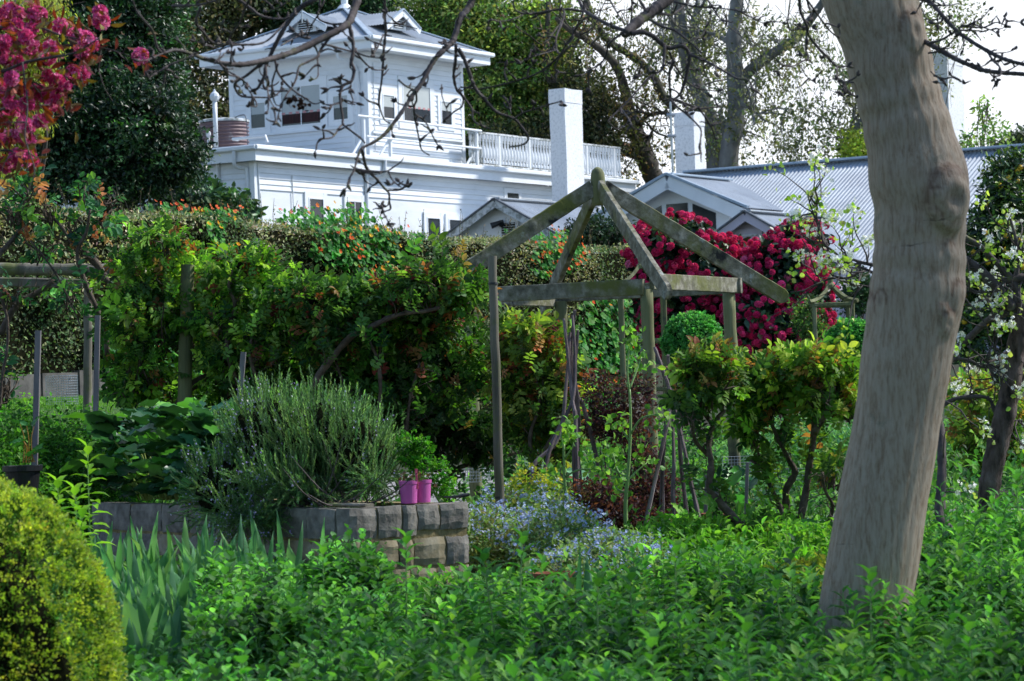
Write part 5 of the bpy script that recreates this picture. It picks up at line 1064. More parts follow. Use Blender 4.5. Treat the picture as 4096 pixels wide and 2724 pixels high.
rose('small rose with upright forked cane touching the leaning trunk', 18.9, [([(3195,2220),(3200,2100),(3225,1960),(3240,1850),(3255,1740),(3260,1600),(3250,1520)], .032, .014), ([(3258,1730),(3300,1660),(3320,1600)], .022, .01), ([(3320,2080),(3330,2020),(3300,1960),(3290,1890)], .014, .008)],
  [(3260,1450,110,60,18.9,.25),(3350,1470,90,70,18.9,.25),(3300,1560,110,80,18.9,.25),(3400,1560,60,90,18.9,.2),(3330,1870,45,45,18.9,.2)], 390, ['6a882a','8ca034','56742a','a0ac3e','446028'], None, tipfrac=.25, tipcol=('a88044','96663c','a09044'))
rose('yellow-green rose bushes seen right of the leaning trunk below the lemon tree', 24.5, [([(3960,2020),(3980,1850),(4010,1700)], .02, .01), ([(3860,2000),(3880,1800),(3850,1650)], .02, .01)],
  [(3880,1560,80,60,24.5,.3),(4000,1600,90,90,24.5,.3),(3900,1720,90,90,24.4,.3),(4070,1730,60,120,24.5,.3),(3960,1850,80,80,24.6,.3)], 620, ['86983a','9ca842','6c8430','566e2a'], None, tipfrac=.25, tipcol=('a88044','96663c'))
# the climbing rose over the horizontal pole, large bluish and orange leaves
rose('leggy climbing rose with large teal and orange leaves over the horizontal pole', 23.4, [([(430,1420),(415,1300),(340,1130),(310,1010),(345,930),(360,840)], .024, .01), ([(310,1010),(240,900),(180,850)], .018, .007), ([(430,1130),(390,1060),(330,1000)], .03, .03), ([(345,930),(420,860),(450,820)], .014, .006), ([(0,1340),(60,1230),(150,1170),(220,1120)], .03, .02), ([(-20,1030),(40,970),(105,880),(100,790)], .026, .01), ([(105,880),(160,830)], .012, .006), ([(0,1170),(30,1280),(28,1400),(10,1500),(0,1640)], .012, .012), ([(120,960),(220,1090),(300,1250),(330,1330)], .008, .006)],
  [(110,740,100,40,23.4,.3),(60,820,80,50,23.4,.25),(190,820,50,60,23.4,.2),(340,760,60,60,23.4,.25),(420,800,60,60,23.4,.25),(160,960,110,70,23.4,.25),(300,900,50,60,23.4,.2),(50,1160,70,60,23.4,.2),(420,880,50,70,23.3,.2),(20,1500,40,90,23.4,.15),(250,1170,70,60,23.5,.2)], 150, ['3c6448','4a7a4a','2c5238','5f8a3c','7a9a38'], [4,3,3,2,1], size=.07, tipfrac=.2, tipcol=('a8683c','9a5434','b08048'), per=5)
# ------------------------------------------------------------------ plants on and round the raised bed
def rosemary():
    c = bedp(.3, .9, BZ); t = thing('rosemary', 'large rosemary bush with pale mauve flowers spilling over the raised bed', 'shrub', c)
    B = [ell(*a) for a in ((1290,1760,250,190,18.6,.5),(1080,1750,200,200,18.8,.45),(1420,1800,180,160,18.4,.4),(900,1970,160,160,18.6,.3),(1000,2050,170,90,18.2,.2),(1500,1920,90,80,18.1,.2),(1180,1930,250,110,18.3,.35))]
    p, o, f = shell(B, 2100, .55, .14); k = prune(p, B, .6)&(p[:,2] > BZ-.28); p, o = p[k], o[k]
    m = MB(); st = MB(); fl = MB(); PP=[];YD=[];UP=[];CC=[];SS=[]; FP=[]
    for i in range(len(p)):
        up = .9 if p[i,2] > BZ+.2 else .15
        d = nrm(o[i]*.55+np.array([0,0,up])+rdir(1)[0]*.28); l = rng.uniform(.07,.17); e = p[i]+d*l; bend = nrm(d+rdir(1)[0]*.3)
        mid = p[i]+d*l*.5; s = p[i]-d*.12; tube(st, [s, mid, e], [.0028,.0022,.0012], 3, cap=False, C=srgb('5a7038'))
        q = 44; tt = np.linspace(.0,1,q)[:,None]; pos = s+(e-s)*tt; a = rng.uniform(0,2*np.pi,q); ref = nrm(np.cross(d, [.3,.9,.1])); r2 = np.cross(d, ref)
        yd = nrm(ref*np.cos(a)[:,None]+r2*np.sin(a)[:,None]+d*(.5+tt*1.1)); PP.append(pos); YD.append(yd); UP.append(np.tile(d,(q,1))); SS.append((.034-.014*tt[:,0])*rng.uniform(.8,1.2,q))
        base = pal(1, ['6a8c60','587c52','486c4c','84a868'], None, .2)[0]; CC.append(np.clip(base*(1+.25*tt), 0, 1)*np.exp(rng.normal(0,.1,(q,1))))
        if rng.random() < (.5 if p[i,0] < P(1080,1800,18.6)[0] else .09): z = rng.integers(3,9); FP.append(s+(e-s)*rng.random((z,1))+rdir(z)*.016)
    PP, YD, UP, CC, SS = np.vstack(PP), np.vstack(YD), np.vstack(UP), np.vstack(CC), np.concatenate(SS)
    inst(m, T_NEED, PP, YD, UP, np.stack([np.full(len(SS),.0062), SS, SS],1), CC); mk('needles', m, 'leaf', t); mk('sprigs', st, 'stem', t)
    FP = np.vstack(FP); n = len(FP); inst(fl, T_FLOW, FP, rdir(n), rdir(n), np.full(n,.012), pal(n, ['b4a4dc','a090d0','c8bce8'], None, .1)); mk('flowers', fl, 'flower', t)
    mk('inner_twigs', core(MB(), B[:4], .7), 'core', t)
    w = MB()
    for k in range(46): a = bedp(rng.uniform(.05,.6), rng.uniform(.25,1.3), BZ); b_ = a+np.array([rng.uniform(-.35,.35), -rng.uniform(.05,.3), rng.uniform(.08,.45)]); tube(w, [a,(a+b_)/2+[0,0,-.03],b_], [.006,.005,.002], 4, res=3)
    mk('woody_stems', w, 'twig', t)
rosemary()
def bigleaf_t():      # broad wavy leaf with a midrib and lobed edge
    v = []; t = []; n = 9
    for i in range(n):
        y = i/(n-1); w = .42*math.sin(math.pi*min(1,(y*.93+.05))**.75)**.8 if 0 < i < n-1 else .02
        for j, s in enumerate((-1,-.5,0,.5,1)):
            wav = .05*math.sin(i*2.4+j)*(abs(s)); v.append((s*w*(1+.14*math.sin(i*2.9)*abs(s)), y, .09*abs(s)+wav-.35*y*y))
    for i in range(n-1):
        for j in range(4): a = 5*i+j; t += [(a,a+1,a+6),(a,a+6,a+5)]
    return tpl(v, t)
T_BIG = bigleaf_t()
def leafclump(name, label, c, n, size, R, cols, spec, cat='vegetable', up=1., mat='gloss', stemcol='8a9a50', group=None, aspect=1., tilt=.9, T=None):
    t = thing(name, label, cat, c, group); m = MB(); st = MB(); a = rng.uniform(0, 2*np.pi, n); ln = R*rng.uniform(.3,1.15,n); rr = R*rng.random(n)**.7*.45
    p0 = np.stack([c[0]+rr*np.cos(a), c[1]+rr*np.sin(a), np.full(n, c[2])], 1); out = np.stack([np.cos(a), np.sin(a), np.zeros(n)], 1)
    h = spec*rng.uniform(.06,1.,n); p1 = p0+out*(ln*tilt*.6)[:,None]+np.array([0,0,1.])*h[:,None]*up
    for i in range(0, n, 1 if n < 60 else 4): tube(st, [p0[i], (p0[i]+p1[i])/2+out[i]*-.02+[0,0,.03], p1[i]], [.007*size/.2,.006*size/.2,.004*size/.2], 5, C=srgb(stemcol), res=3)
    yd = nrm(out*.8+np.array([0,0,.5])+rdir(n)*.45); upv = nrm(-out*.3+np.array([0,0,1.])+rdir(n)*.5); s = size*rng.uniform(.55,1.05,n)
    inst(m, T or T_BIG, p1, yd, upv, np.stack([s*aspect,s,s],1), pal(n, cols, None, .16)); mk('leaves', m, mat, t, smooth=True); mk('stalks', st, 'stem', t); return t
HR = ['3a6a34','4c8a30','305a38','487c58','68a838','2a5032']
leafclump('horseradish', 'clump of big wavy dark green leaves on the raised bed left of rosemary', bedp(.42, 2.4), 190, .26, .5, HR, .62)
leafclump('horseradish', 'big wavy leaved clump at the left end of the raised bed beside the stakes', bedp(.45, 3.25), 190, .26, .52, HR, .58)
leafclump('horseradish', 'glossy drooping leaf clump between the big wavy leaves and rosemary on the bed', bedp(.2, 1.85), 120, .2, .36, HR[:3]+HR[3:4], .4)
# drift of forget-me-nots, euphorbia, lime ground plants
def drift(name, label, pts, n, h, cols, T, size, cat, flower=None, fn=0, fs=.02, kind='stuff', per=12, spread=.05, group=None, aspect=.6, mat='leaf', Zf=None):
    """pts: ellipses on the ground (x_pixel, Y, rx_m, ry_m, height)"""
    m = MB(); w = np.array([a[2]*a[3] for a in pts]); i = rng.choice(len(pts), n, p=w/w.sum()); A = np.array([(P(a[0],1600,a[1])[0], a[1], a[2], a[3], a[4]) for a in pts])[i]
    r = np.sqrt(rng.random(n)); th = rng.uniform(0,2*np.pi,n); x = A[:,0]+A[:,2]*r*np.cos(th); y = A[:,1]+A[:,3]*r*np.sin(th); zt = A[:,4]*(1-.55*r**2.2)*rng.uniform(.75,1.08,n); g = ground(x, y)
    k = per*n; ii = np.repeat(np.arange(n), per); hh = rng.random(k)**.6; pos = np.stack([x[ii], y[ii], g[ii]+zt[ii]*hh],1)+rng.normal(0,spread,(k,3))*[1,1,.4]
    yd = nrm(rdir(k)+[0,0,.45]); c = np.repeat(pal(n, cols, None, .2), per, 0)*np.exp(rng.normal(0,.12,(k,1))); s = size*np.exp(rng.normal(0,.25,k)); inst(m, T, pos, yd, nrm(rdir(k)*.5+[0,0,1]), np.stack([s*aspect,s,s],1), c)
    loc = [A[0,0], A[0,1], float(ground(A[0,0], A[0,1]))]
    root = mk(name, m, mat, label=label, cat=cat, kind=kind, loc=loc, group=group)
    if flower:
        f = MB(); ii = rng.integers(0, n, fn); fp = np.stack([x[ii],y[ii],g[ii]+zt[ii]*rng.uniform(.8,1.12,fn)],1)+rng.normal(0,spread*.6,(fn,3))
        q = 5; fp = np.repeat(fp, q, 0)+rng.normal(0,.011,(fn*q,3)); inst(f, T_FLOW, fp, rdir(fn*q), nrm(rdir(fn*q)*.6+[0,-.4,.8]), fs*rng.uniform(.7,1.2,fn*q), pal(fn*q, flower, None, .12)); mk('flowers', f, 'flower', root)
    return root
GR = ['5f8f3a','4a7a30','76a044','3a6428']
drift('forget_me_nots', 'drift of pale blue forget-me-nots below the lone grey post', [(2200,18.6,.42,.6,.42),(2420,18.0,.42,.55,.3),(1960,19.0,.35,.5,.4),(2540,17.6,.25,.4,.22),(2080,19.8,.5,.4,.5),(2300,17.6,.35,.4,.22)], 1500, .4, ['7f9a6a','6a8a4c','8fa070','5a7a40','7a7a4c'], T_DIA, .035, 'flowers', ['a4b4e4','bccaf2','90a4d8','ccd6f6'], 1200, .016, per=14, spread=.04)
drift('yellow_euphorbia', 'yellow-green euphorbia flower heads behind the forget-me-nots right of the lone post', [(2110,20.2,.22,.25,.58),(2200,20.4,.18,.2,.52),(2050,20.3,.12,.2,.5)], 260, .5, ['7a9a30','8fae34','5f8428'], T_DIA, .035, 'plant', ['c8c428','b4b820','d8d040'], 330, .018, kind='thing', per=12, spread=.03)
drift('lime_herb_patch', 'low lime-green herb patch under the rose canes right of the forget-me-nots', [(2720,18.4,.42,.5,.3),(2900,18.6,.35,.5,.3),(3060,18.8,.35,.5,.28),(3190,18.2,.3,.5,.3),(2640,18.9,.25,.3,.34),(3000,17.5,.6,.4,.18)], 1100, .3, ['5f942a','72a634','4c8424','80b43e'], T_LEAF, .05, 'herbs', per=13, spread=.05)
drift('yellow_leaved_herb', 'small yellow variegated herb at the foot of the rightmost rose cane', [(3180,16.6,.22,.3,.18),(3250,16.8,.2,.3,.18)], 260, .3, ['a8a83a','8a9a30','6a8a28'], T_DIA, .04, 'herb', kind='thing', per=14, spread=.04)
drift('ground_cover', 'mixed green low plants carpeting the beds around the pergola posts', [(2500,22.5,1.4,1.2,.25),(3300,23,1.4,1.2,.4),(2700,27.5,2.2,2.,.5),(3500,28.5,2.,3,.6),(2150,22,.6,1.,.3),(3900,22.5,1.3,2.,.55),(2900,31,2.5,3.,.6),(3500,20.5,.9,1.5,.35),(5200,24,2.5,3,.5),(5600,33,4,4,.6),(1300,22,2.,1.2,.5),(500,23.5,1.6,1.3,.35)], 3400, .3, ['4f8030','3a6a28','6a9a3c','2f5a30','5a8a50'], T_LEAF, .065, 'ground cover', per=13, spread=.09)
drift('blue_green_herbs', 'soft blue-green bushy herbs in the bed behind the chicken wire', [(3330,27.5,1.2,.8,.75),(3150,28.5,.8,.8,.7),(3600,28,1,.8,.7)], 900, .3, ['5f9060','4f8458','74a068'], T_DIA, .04, 'herbs', per=22, spread=.06)
drift('parsley_bed', 'dense curly parsley growing around the dark pot at the left edge', [(60,22.2,.6,.8,1.12),(260,22.4,.5,.6,1.0),(-60,21.6,.5,.7,1.1),(330,23.8,.6,.7,1.02),(120,24.4,.9,.6,1.12)], 2300, .5, ['4a8428','386a20','62982f','2c561c'], T_DIA, .034, 'herbs', per=26, spread=.05, aspect=.9)
drift('low_weeds', 'soil-hugging weeds between the raised bed, iris and path', [(1850,17.0,.6,.6,.12),(600,17.8,1.4,1.2,.2),(2200,16.4,1.,.5,.12),(3700,18.5,1.2,1.5,.3)], 900, .2, ['4f8030','3a6a28','6a9a3c'], T_LEAF, .05, 'weeds', per=10, spread=.08)
# kales, chards, red-leaved plants, angelica stalks
KL = lambda x, y, Y: np.array([*P(x, y, Y)[:2], float(ground(*P(x, y, Y)[:2]))])
leafclump('cabbage', 'pale veined cabbage plant between the angelica stalks', KL(2460,1900,21.5), 30, .2, .28, ['5f9a6a','79b080','8fc49a','4a8050'], .42, mat='leaf')
leafclump('cabbage', 'grey-green cabbage under the stick tepee sticks', KL(2600,1900,21.8), 26, .19, .25, ['5f9a6a','79b080','4a8050'], .4, mat='leaf')
leafclump('chard', 'dark glossy chard clump left of the thin upright stake', KL(2900,2000,22.0), 46, .2, .3, ['2c6028','3a7a2c','22502a','4a8a30'], .36)
leafclump('chard', 'dark glossy chard clump in front of the tall mesh cage', KL(3030,2050,22.6), 40, .2, .32, ['2c6028','3a7a3c','22502a','5f9a6a'], .34)
leafclump('celery', 'upright pale lime celery between the tepee sticks', KL(2745,2100,19.6), 34, .15, .11, ['6fae3a','86c048','5a9a30'], .3, mat='leaf', aspect=.7, tilt=.4)
leafclump('burdock', 'dark broad leaf clump beside the foot of the leaning trunk', KL(3290,2120,18.8), 20, .2, .25, ['1f4028','2c5038','33604a'], .22)
def redbush(label, blobs, Y):
    b = KL(blobs[0][0], 1900, Y); t = thing('red_leaved_shrub', label, 'shrub', b, 'dark red leaved plants'); m = MB(); B = [ell(*a) for a in blobs]
    crown(m, B, 330, 18, .03, ['4a2830','583030','3a2028','6a4034','32262c','554638'], spread=.045, inner=.2, aspect=.6); mk('foliage', m, 'leaf', t)
    s = MB()
    for k in range(9): c, r = B[rng.integers(len(B))]; tube(s, [b,(b+c)/2+rng.normal(0,.05,3), c+rdir(1)[0]*r*.6], [.008,.006,.003], 5, res=3)
    mk('stems', s, 'rosewood', t)
redbush('low mounded dark purple-red shrub between the two angelica stalks', [(2380,2000,100,80,20.6,.3),(2480,2060,90,60,20.4,.3),(2370,2080,80,40,20.3,.3)], 20.6)
redbush('tall airy dark red plant against the front pergola post', [(2560,1830,70,60,21.2,.2),(2500,1700,90,70,21.3,.25),(2420,1580,80,80,21.4,.25),(2560,1560,60,60,21.3,.2),(2400,1700,60,60,21.4,.2)], 21.3)
redbush('rusty red low plant at the foot of the stick tepee', [(2600,1990,80,70,20.9,.25),(2560,2080,80,50,20.5,.25),(2650,1960,50,90,20.9,.2)], 20.8)
def angelica(label, stem, br, Y):
    q = S(stem, Y); t = thing('angelica', label, 'plant', (q[-1][0], q[-1][1], float(ground(q[-1][0], q[-1][1]))), 'tall angelica stalks'); m = MB(); f = MB()
    q = np.vstack([q, [q[-1][0], q[-1][1], float(ground(q[-1][0], q[-1][1]))-.05]]); tube(m, q, np.linspace(.008,.017,len(q)), 9, C=srgb('7a9c58'), res=5)
    for b_ in br:
        p = S(b_, Y, rng.uniform(-.15,.15)); tube(m, p, np.linspace(.008,.004,len(p)), 7, C=srgb('7a9c58'), res=4); c = p[-1]; inst(f, T_LEAF, c+rng.normal(0,.05,(26,3)), rdir(26), nrm(rdir(26)+[0,0,1]), np.full(26,.05), pal(26, ['6a9a3a','86b048','55842c']))
    mk('stalk', m, 'stem', t, smooth=True); mk('leaves', f, 'leaf', t)
angelica('tall pale green angelica stalk with curved side stems, right of the two', [K(862,-60), K(868,120), K(860,330), K(850,450), K(840,600)], [[K(868,190),K(920,110),K(980,85),K(1040,85)], [K(855,430),K(800,400),K(770,300)], [K(850,450),K(900,400),K(960,350)], [K(860,230),K(820,160),K(790,120)], [K(862,-40),K(850,-180),K(870,-340)], [K(845,520),K(800,500),K(780,480)], [K(862,-60),K(900,-160),K(930,-240)]], 19.8)
angelica('thinner angelica stalk nearer the lone grey post', [K(495,240), K(500,450), K(515,600)], [[K(500,430),K(580,390),K(690,385)], [K(500,330),K(545,260),K(560,230)], [K(505,480),K(450,440),K(430,380)], [K(497,260),K(480,200),K(500,160)]], 20.0)
def pot2(name, label, x, y, Y, R, H, mat):
    c = KL(x, y, Y); zt = P(x, y, Y)[2]; c[2] = zt-H; m = MB(); lathe(m, c, [(0,0),(R*.75,0),(R*.95,H*.8),(R*1.08,H*.82),(R*1.1,H),(R*.98,H*1.0),(R*.9,H*.85),(0,H*.86)], 26); return mk(name, m, mat, label=label, cat='plant pot', loc=c, smooth=False)
pot2('nursery_pot', 'large black plastic pot at the left edge behind the golden bush', 90, 1862, 18.9, .12, .2, 'black')
pot2('terracotta_pot', 'small terracotta pot glimpsed between the short square stakes', 2850, 2052, 20.0, .075, .07, 'terra')
pot2('terracotta_pot', 'wide terracotta pot low behind the foreground leaves below the forget-me-nots', 2210, 2290, 16.6, .12, .16, 'terra')
leafclump('beet', 'upright beet seedling with orange stalks in the black pot', P(115,1850,18.9), 9, .12, .1, ['2c6028','3a7a2c'], .28, stemcol='8a6a20', tilt=.4, aspect=.7)
# ------------------------------------------------------------------ irises
def iris(label, x, Y, n, h, group='iris clumps', lean=0, w=.044, spread=.14, name='iris_clump', ztop=None):
    c = KL(x, 2100, Y); t_ = MB()
    if ztop: h = P(x, ztop, Y)[2]-c[2]
    for i in range(n):
        b = c+np.array([rng.normal(0,spread), rng.normal(0,spread*.7), -.02]); hh = h*rng.uniform(.6,1.); d = nrm(np.array([rng.normal(lean,.3), rng.normal(-.05,.18), 1.])); a = rng.uniform(0, 2*np.pi)
        up = nrm(np.array([math.cos(a)*.5, -1+math.sin(a)*.5, .1])); bend = rng.choice([.05,.12,.2,.55],p=[.4,.3,.2,.1])*rng.choice([-1,1])
        inst(t_, blade_t(bend), b[None], d[None], up[None], np.array([[w*rng.uniform(.8,1.3), hh, hh*.6]]), pal(1, ['5c8c64','6c9c6c','4c7c5c','7aa868','54865a'], None, .12))
    return mk(name, t_, 'leaf', label=label, cat='iris', loc=c, group=group, smooth=True)
LI = 'clump of blue-green sword leaves in the iris row before the shaded bed wall'
for x, Y, n, zt in ((430,17.0,9,2040),(560,16.8,11,2020),(640,16.2,12,2110),(740,16.6,12,2040),(800,16.1,12,2120),(880,16.6,12,2060),(960,16.3,12,2100),(530,15.8,10,2180),(640,15.4,10,2230),(720,15.3,10,2260),(600,14.6,9,2320),(460,16.0,9,2120)):
    iris(LI, x, Y, n+3, .5, ztop=zt-30, spread=.24, w=.058)
for x, Y, n, zt in ((500,16.5,9,2090),(690,15.9,10,2130),(830,15.7,10,2170),(920,15.8,9,2150),(1010,16.2,8,2110),(570,15.2,9,2230),(680,14.8,9,2290),(500,15.3,8,2230),(560,14.0,7,2400),(780,15.0,9,2260),(880,15.2,8,2230),(1060,15.9,6,2170)): iris(LI, x, Y, n+1, .5, ztop=zt-20, spread=.22, w=.058)
iris('iris clump with arching leaves close to the raised bed corner', 1110, 16.4, 9, .5, ztop=1990); iris('small tuft of iris leaves against the bed corner stones', 1230, 16.2, 5, .4, ztop=2110)
iris('two tall upright iris blades beside the golden bush at the bottom edge', 540, 10.6, 3, .5, lean=0, w=.026, spread=.03, ztop=2410); iris('iris leaves at the bottom edge among the sage, right of golden bush', 1010, 9.6, 5, .5, spread=.07, ztop=2560)
iris('iris tuft rising from the leaves just below the forget-me-nots', 2320, 15.2, 5, .5, spread=.05, ztop=2150); iris('slim iris tuft right of the one below the forget-me-nots', 2600, 15.4, 5, .5, spread=.08, ztop=2210)
iris('three iris blades at the foot of the rose canes left of the trunk', 3090, 15.4, 4, .5, spread=.09, ztop=2120)
# ------------------------------------------------------------------ golden bush
def golden():
    c = P(-50, 2800, 10); r = np.array([.46, .5, .735]); g = float(ground(c[0], c[1])); t = thing('golden_bush', 'domed clipped bush of tiny golden-green leaves at the lower left corner', 'shrub', (c[0], c[1], g)); m = MB(); B = [(c, r)]
    p, o, f = shell(B, 9000, .93, .03); n = len(p); per = 11; gold = rng.random(n) < .56
    cc = np.where(gold[:,None], pal(n, ['b4c444','a0b43c','c8d050','88a43a'], None, .2), pal(n, ['44661f','36561f','56782a'], None, .2))
    push = np.where(gold, .02, -.014); P_ = np.repeat(p+o*push[:,None], per, 0)+rng.normal(0,.009,(n*per,3)); O = np.repeat(o, per, 0); k = n*per; s = rng.uniform(.009,.016,k)
    inst(m, T_DIA, P_, nrm(O*.9+rdir(k)*.7+[0,0,.2]), nrm(rdir(k)+O*.5), np.stack([s*.7,s,s],1), np.repeat(cc, per, 0)*np.exp(rng.normal(0,.12,(k,1)))); mk('foliage', m, 'leaf', t); mk('inner_twigs', core(MB(), [(c, r)], .7), 'core', t)
golden()
# ------------------------------------------------------------------ foreground beds: sage-like left, lance-leaved right
def carpet(name, label, fn_x, Y0, Y1, n, leaf, ln, per, cols, stemh, T, asp, cat, Ytop=None, h=.5, whorl=True):
    Y = Y0+(Y1-Y0)*rng.random(n)**.85; x0, x1 = fn_x(Y); x = x0+(x1-x0)*rng.random(n); g = ground(x, Y); top = (h+.05*np.sin(x*5+Y*2)+.04*np.sin(x*2.3-Y*3.1)+rng.normal(0,.055,n)+.05*np.sin(x*9+Y*7)*np.sin(Y*5-x*4)); 
    root_loc = [float(x.mean()), float(Y.mean()), float(ground(x.mean(), Y.mean()))]; m = MB(); st = MB(); k = n*per; ii = np.repeat(np.arange(n), per); lv = np.tile(np.linspace(0,1,per), n)
    lean = np.stack([rng.normal(0,.12,n), rng.normal(-.03,.12,n)],1); hz = top[ii]-stemh*(1-lv)
    px = x[ii]+lean[ii,0]*hz; py = Y[ii]+lean[ii,1]*hz; a = lv*per*2.4+rng.uniform(0,6.28,n)[ii]; tilt = .25+1.1*lv**2
    yd = nrm(np.stack([np.cos(a), np.sin(a), tilt+rng.normal(0,.2,k)],1)); up = nrm(np.stack([-np.cos(a)*.6, -np.sin(a)*.6, np.ones(k)],1)+rdir(k)*.18); s = ln*(1.05-.5*lv**3)*rng.uniform(.6,1.25,n)[ii]*rng.uniform(.85,1.15,k)
    pos = np.stack([px,py,g[ii]+hz],1); tone = (1+.22*np.sin(x*2.1+Y*1.3)*np.sin(Y*2.7-x)+.14*np.sin(x*7+Y*5)); lime = np.where(rng.random(n) < .16, 1.35, 1.); c = pal(n, cols, None, .16)[ii]*(tone[ii]*np.array([lime[ii], lime[ii]**.6, np.ones(k)])).T*np.exp(rng.normal(0,.14,(k,1)))*(1+.35*lv**4)[:,None]
    inst(m, T, pos, yd, up, np.stack([s*asp,s,s],1), np.clip(c,0,.9))
    for i in range(0, n, 2): b = np.array([x[i],Y[i],g[i]]); e = b+np.array([lean[i,0]*top[i], lean[i,1]*top[i], top[i]]); tube(st, [b, e], [.0045,.003], 3, cap=False, C=srgb('6f9a4a'))
    root = mk(name, m, 'leaf', label=label, cat=cat, kind='stuff', loc=root_loc, smooth=True); mk('stems', st, 'stem', root); return root
hw = lambda Y: Y*2048/F*1.12
def fx_left(Y): return (-hw(Y)*np.where(Y < 12.5, .82, .55), (1500-2048)/F*Y+0*Y)
def fx_mid(Y): return ((1400-2048)/F*Y, hw(Y)*1.5)
carpet('sage_patch', 'thick carpet of small rounded green leaves across the lower left foreground', fx_left, 8.3, 15.3, 2500, 1, .066, 11, ['467a3a','3a6830','569040','6ca650','305828'], .2, T_LEAF, .95, 'ground cover', h=.385)
carpet('lily_patch', 'thick carpet of pointed lance-shaped green leaves across the lower right foreground', fx_mid, 8.3, 14.6, 2900, 1, .106, 14, ['427634','50883c','366632','6e9e46','2c542c'], .3, T_LANCE, .42, 'ground cover', h=.4)
def fx_r(Y): return ((3700-2048)/F*Y, hw(Y)*1.5)
carpet('lily_patch', 'taller lance-leaved green patch right of the leaning trunk', fx_r, 14.4, 16.9, 800, 1, .11, 16, ['48803a','588e3c','3c7034','689c42'], .42, T_LANCE, .36, 'ground cover', h=.42)
def lily(label, x, y, Y, ln=.11, n=1, group='tall leafy stems standing above the foreground leaves', cols=('4f8c34','62a03c','5a9448')):
    e = P(x, y, Y); g = float(ground(e[0], e[1])); t = thing('tall_leafy_stem', label, 'plant', (e[0], e[1], g), group); b = np.array([e[0]+rng.normal(0,.04), e[1], g]); st = MB(); tube(st, [b,(b+e)/2+rng.normal(0,.012,3), e], [.006,.005,.003], 6, C=srgb('7a9a58'), res=3); mk('stem', st, 'stem', t)
    k = 26; tt = np.linspace(.45,1,k); a = np.arange(k)*2.4; m = MB(); yd = nrm(np.stack([np.cos(a), np.sin(a), .2+1.4*np.clip(tt-.75,0,1)*4],1)); inst(m, T_LANCE, b+(e-b)*tt[:,None], yd, nrm(np.stack([-np.cos(a)*.5,-np.sin(a)*.5,np.ones(k)],1)), np.stack([np.full(k,ln*.4), ln*(1.15-.4*tt), np.full(k,ln)],1), pal(k, list(cols), None, .12)); mk('leaves', m, 'leaf', t, smooth=True)
LL_ = 'tall leafy stem poking above the foreground leaf carpet'
for x, y, Y in ((1625,2150,13.2),(2090,2150,13.0),(1930,2220,12.5),(2390,2320,12),(2520,2300,12.4),(2700,2190,13.3),(2870,2190,13.6),(2600,2560,9.6),(1880,2600,9.2),(3480,2300,12.0),(3100,2330,12.4),(3720,2250,13.4),(3990,2080,14.8),(3830,2120,14.9),(4060,1900,15.4),(2980,2500,10),(1290,2200,14.5),(900,2280,13.8),(3870,2500,10.3)): lily(LL_, x, y, Y)
NE = 'bright lime nettle-like plant with broad pointed leaves behind the golden bush'
for x, y, Y in ((350,1790,16.2),(230,1930,16),(300,1960,15.9),(330,2050,15.6)): lily(NE, x, y, Y, .13, group='nettle-like plants by the golden bush', cols=('7aa82c','8abc34','5f9028'))
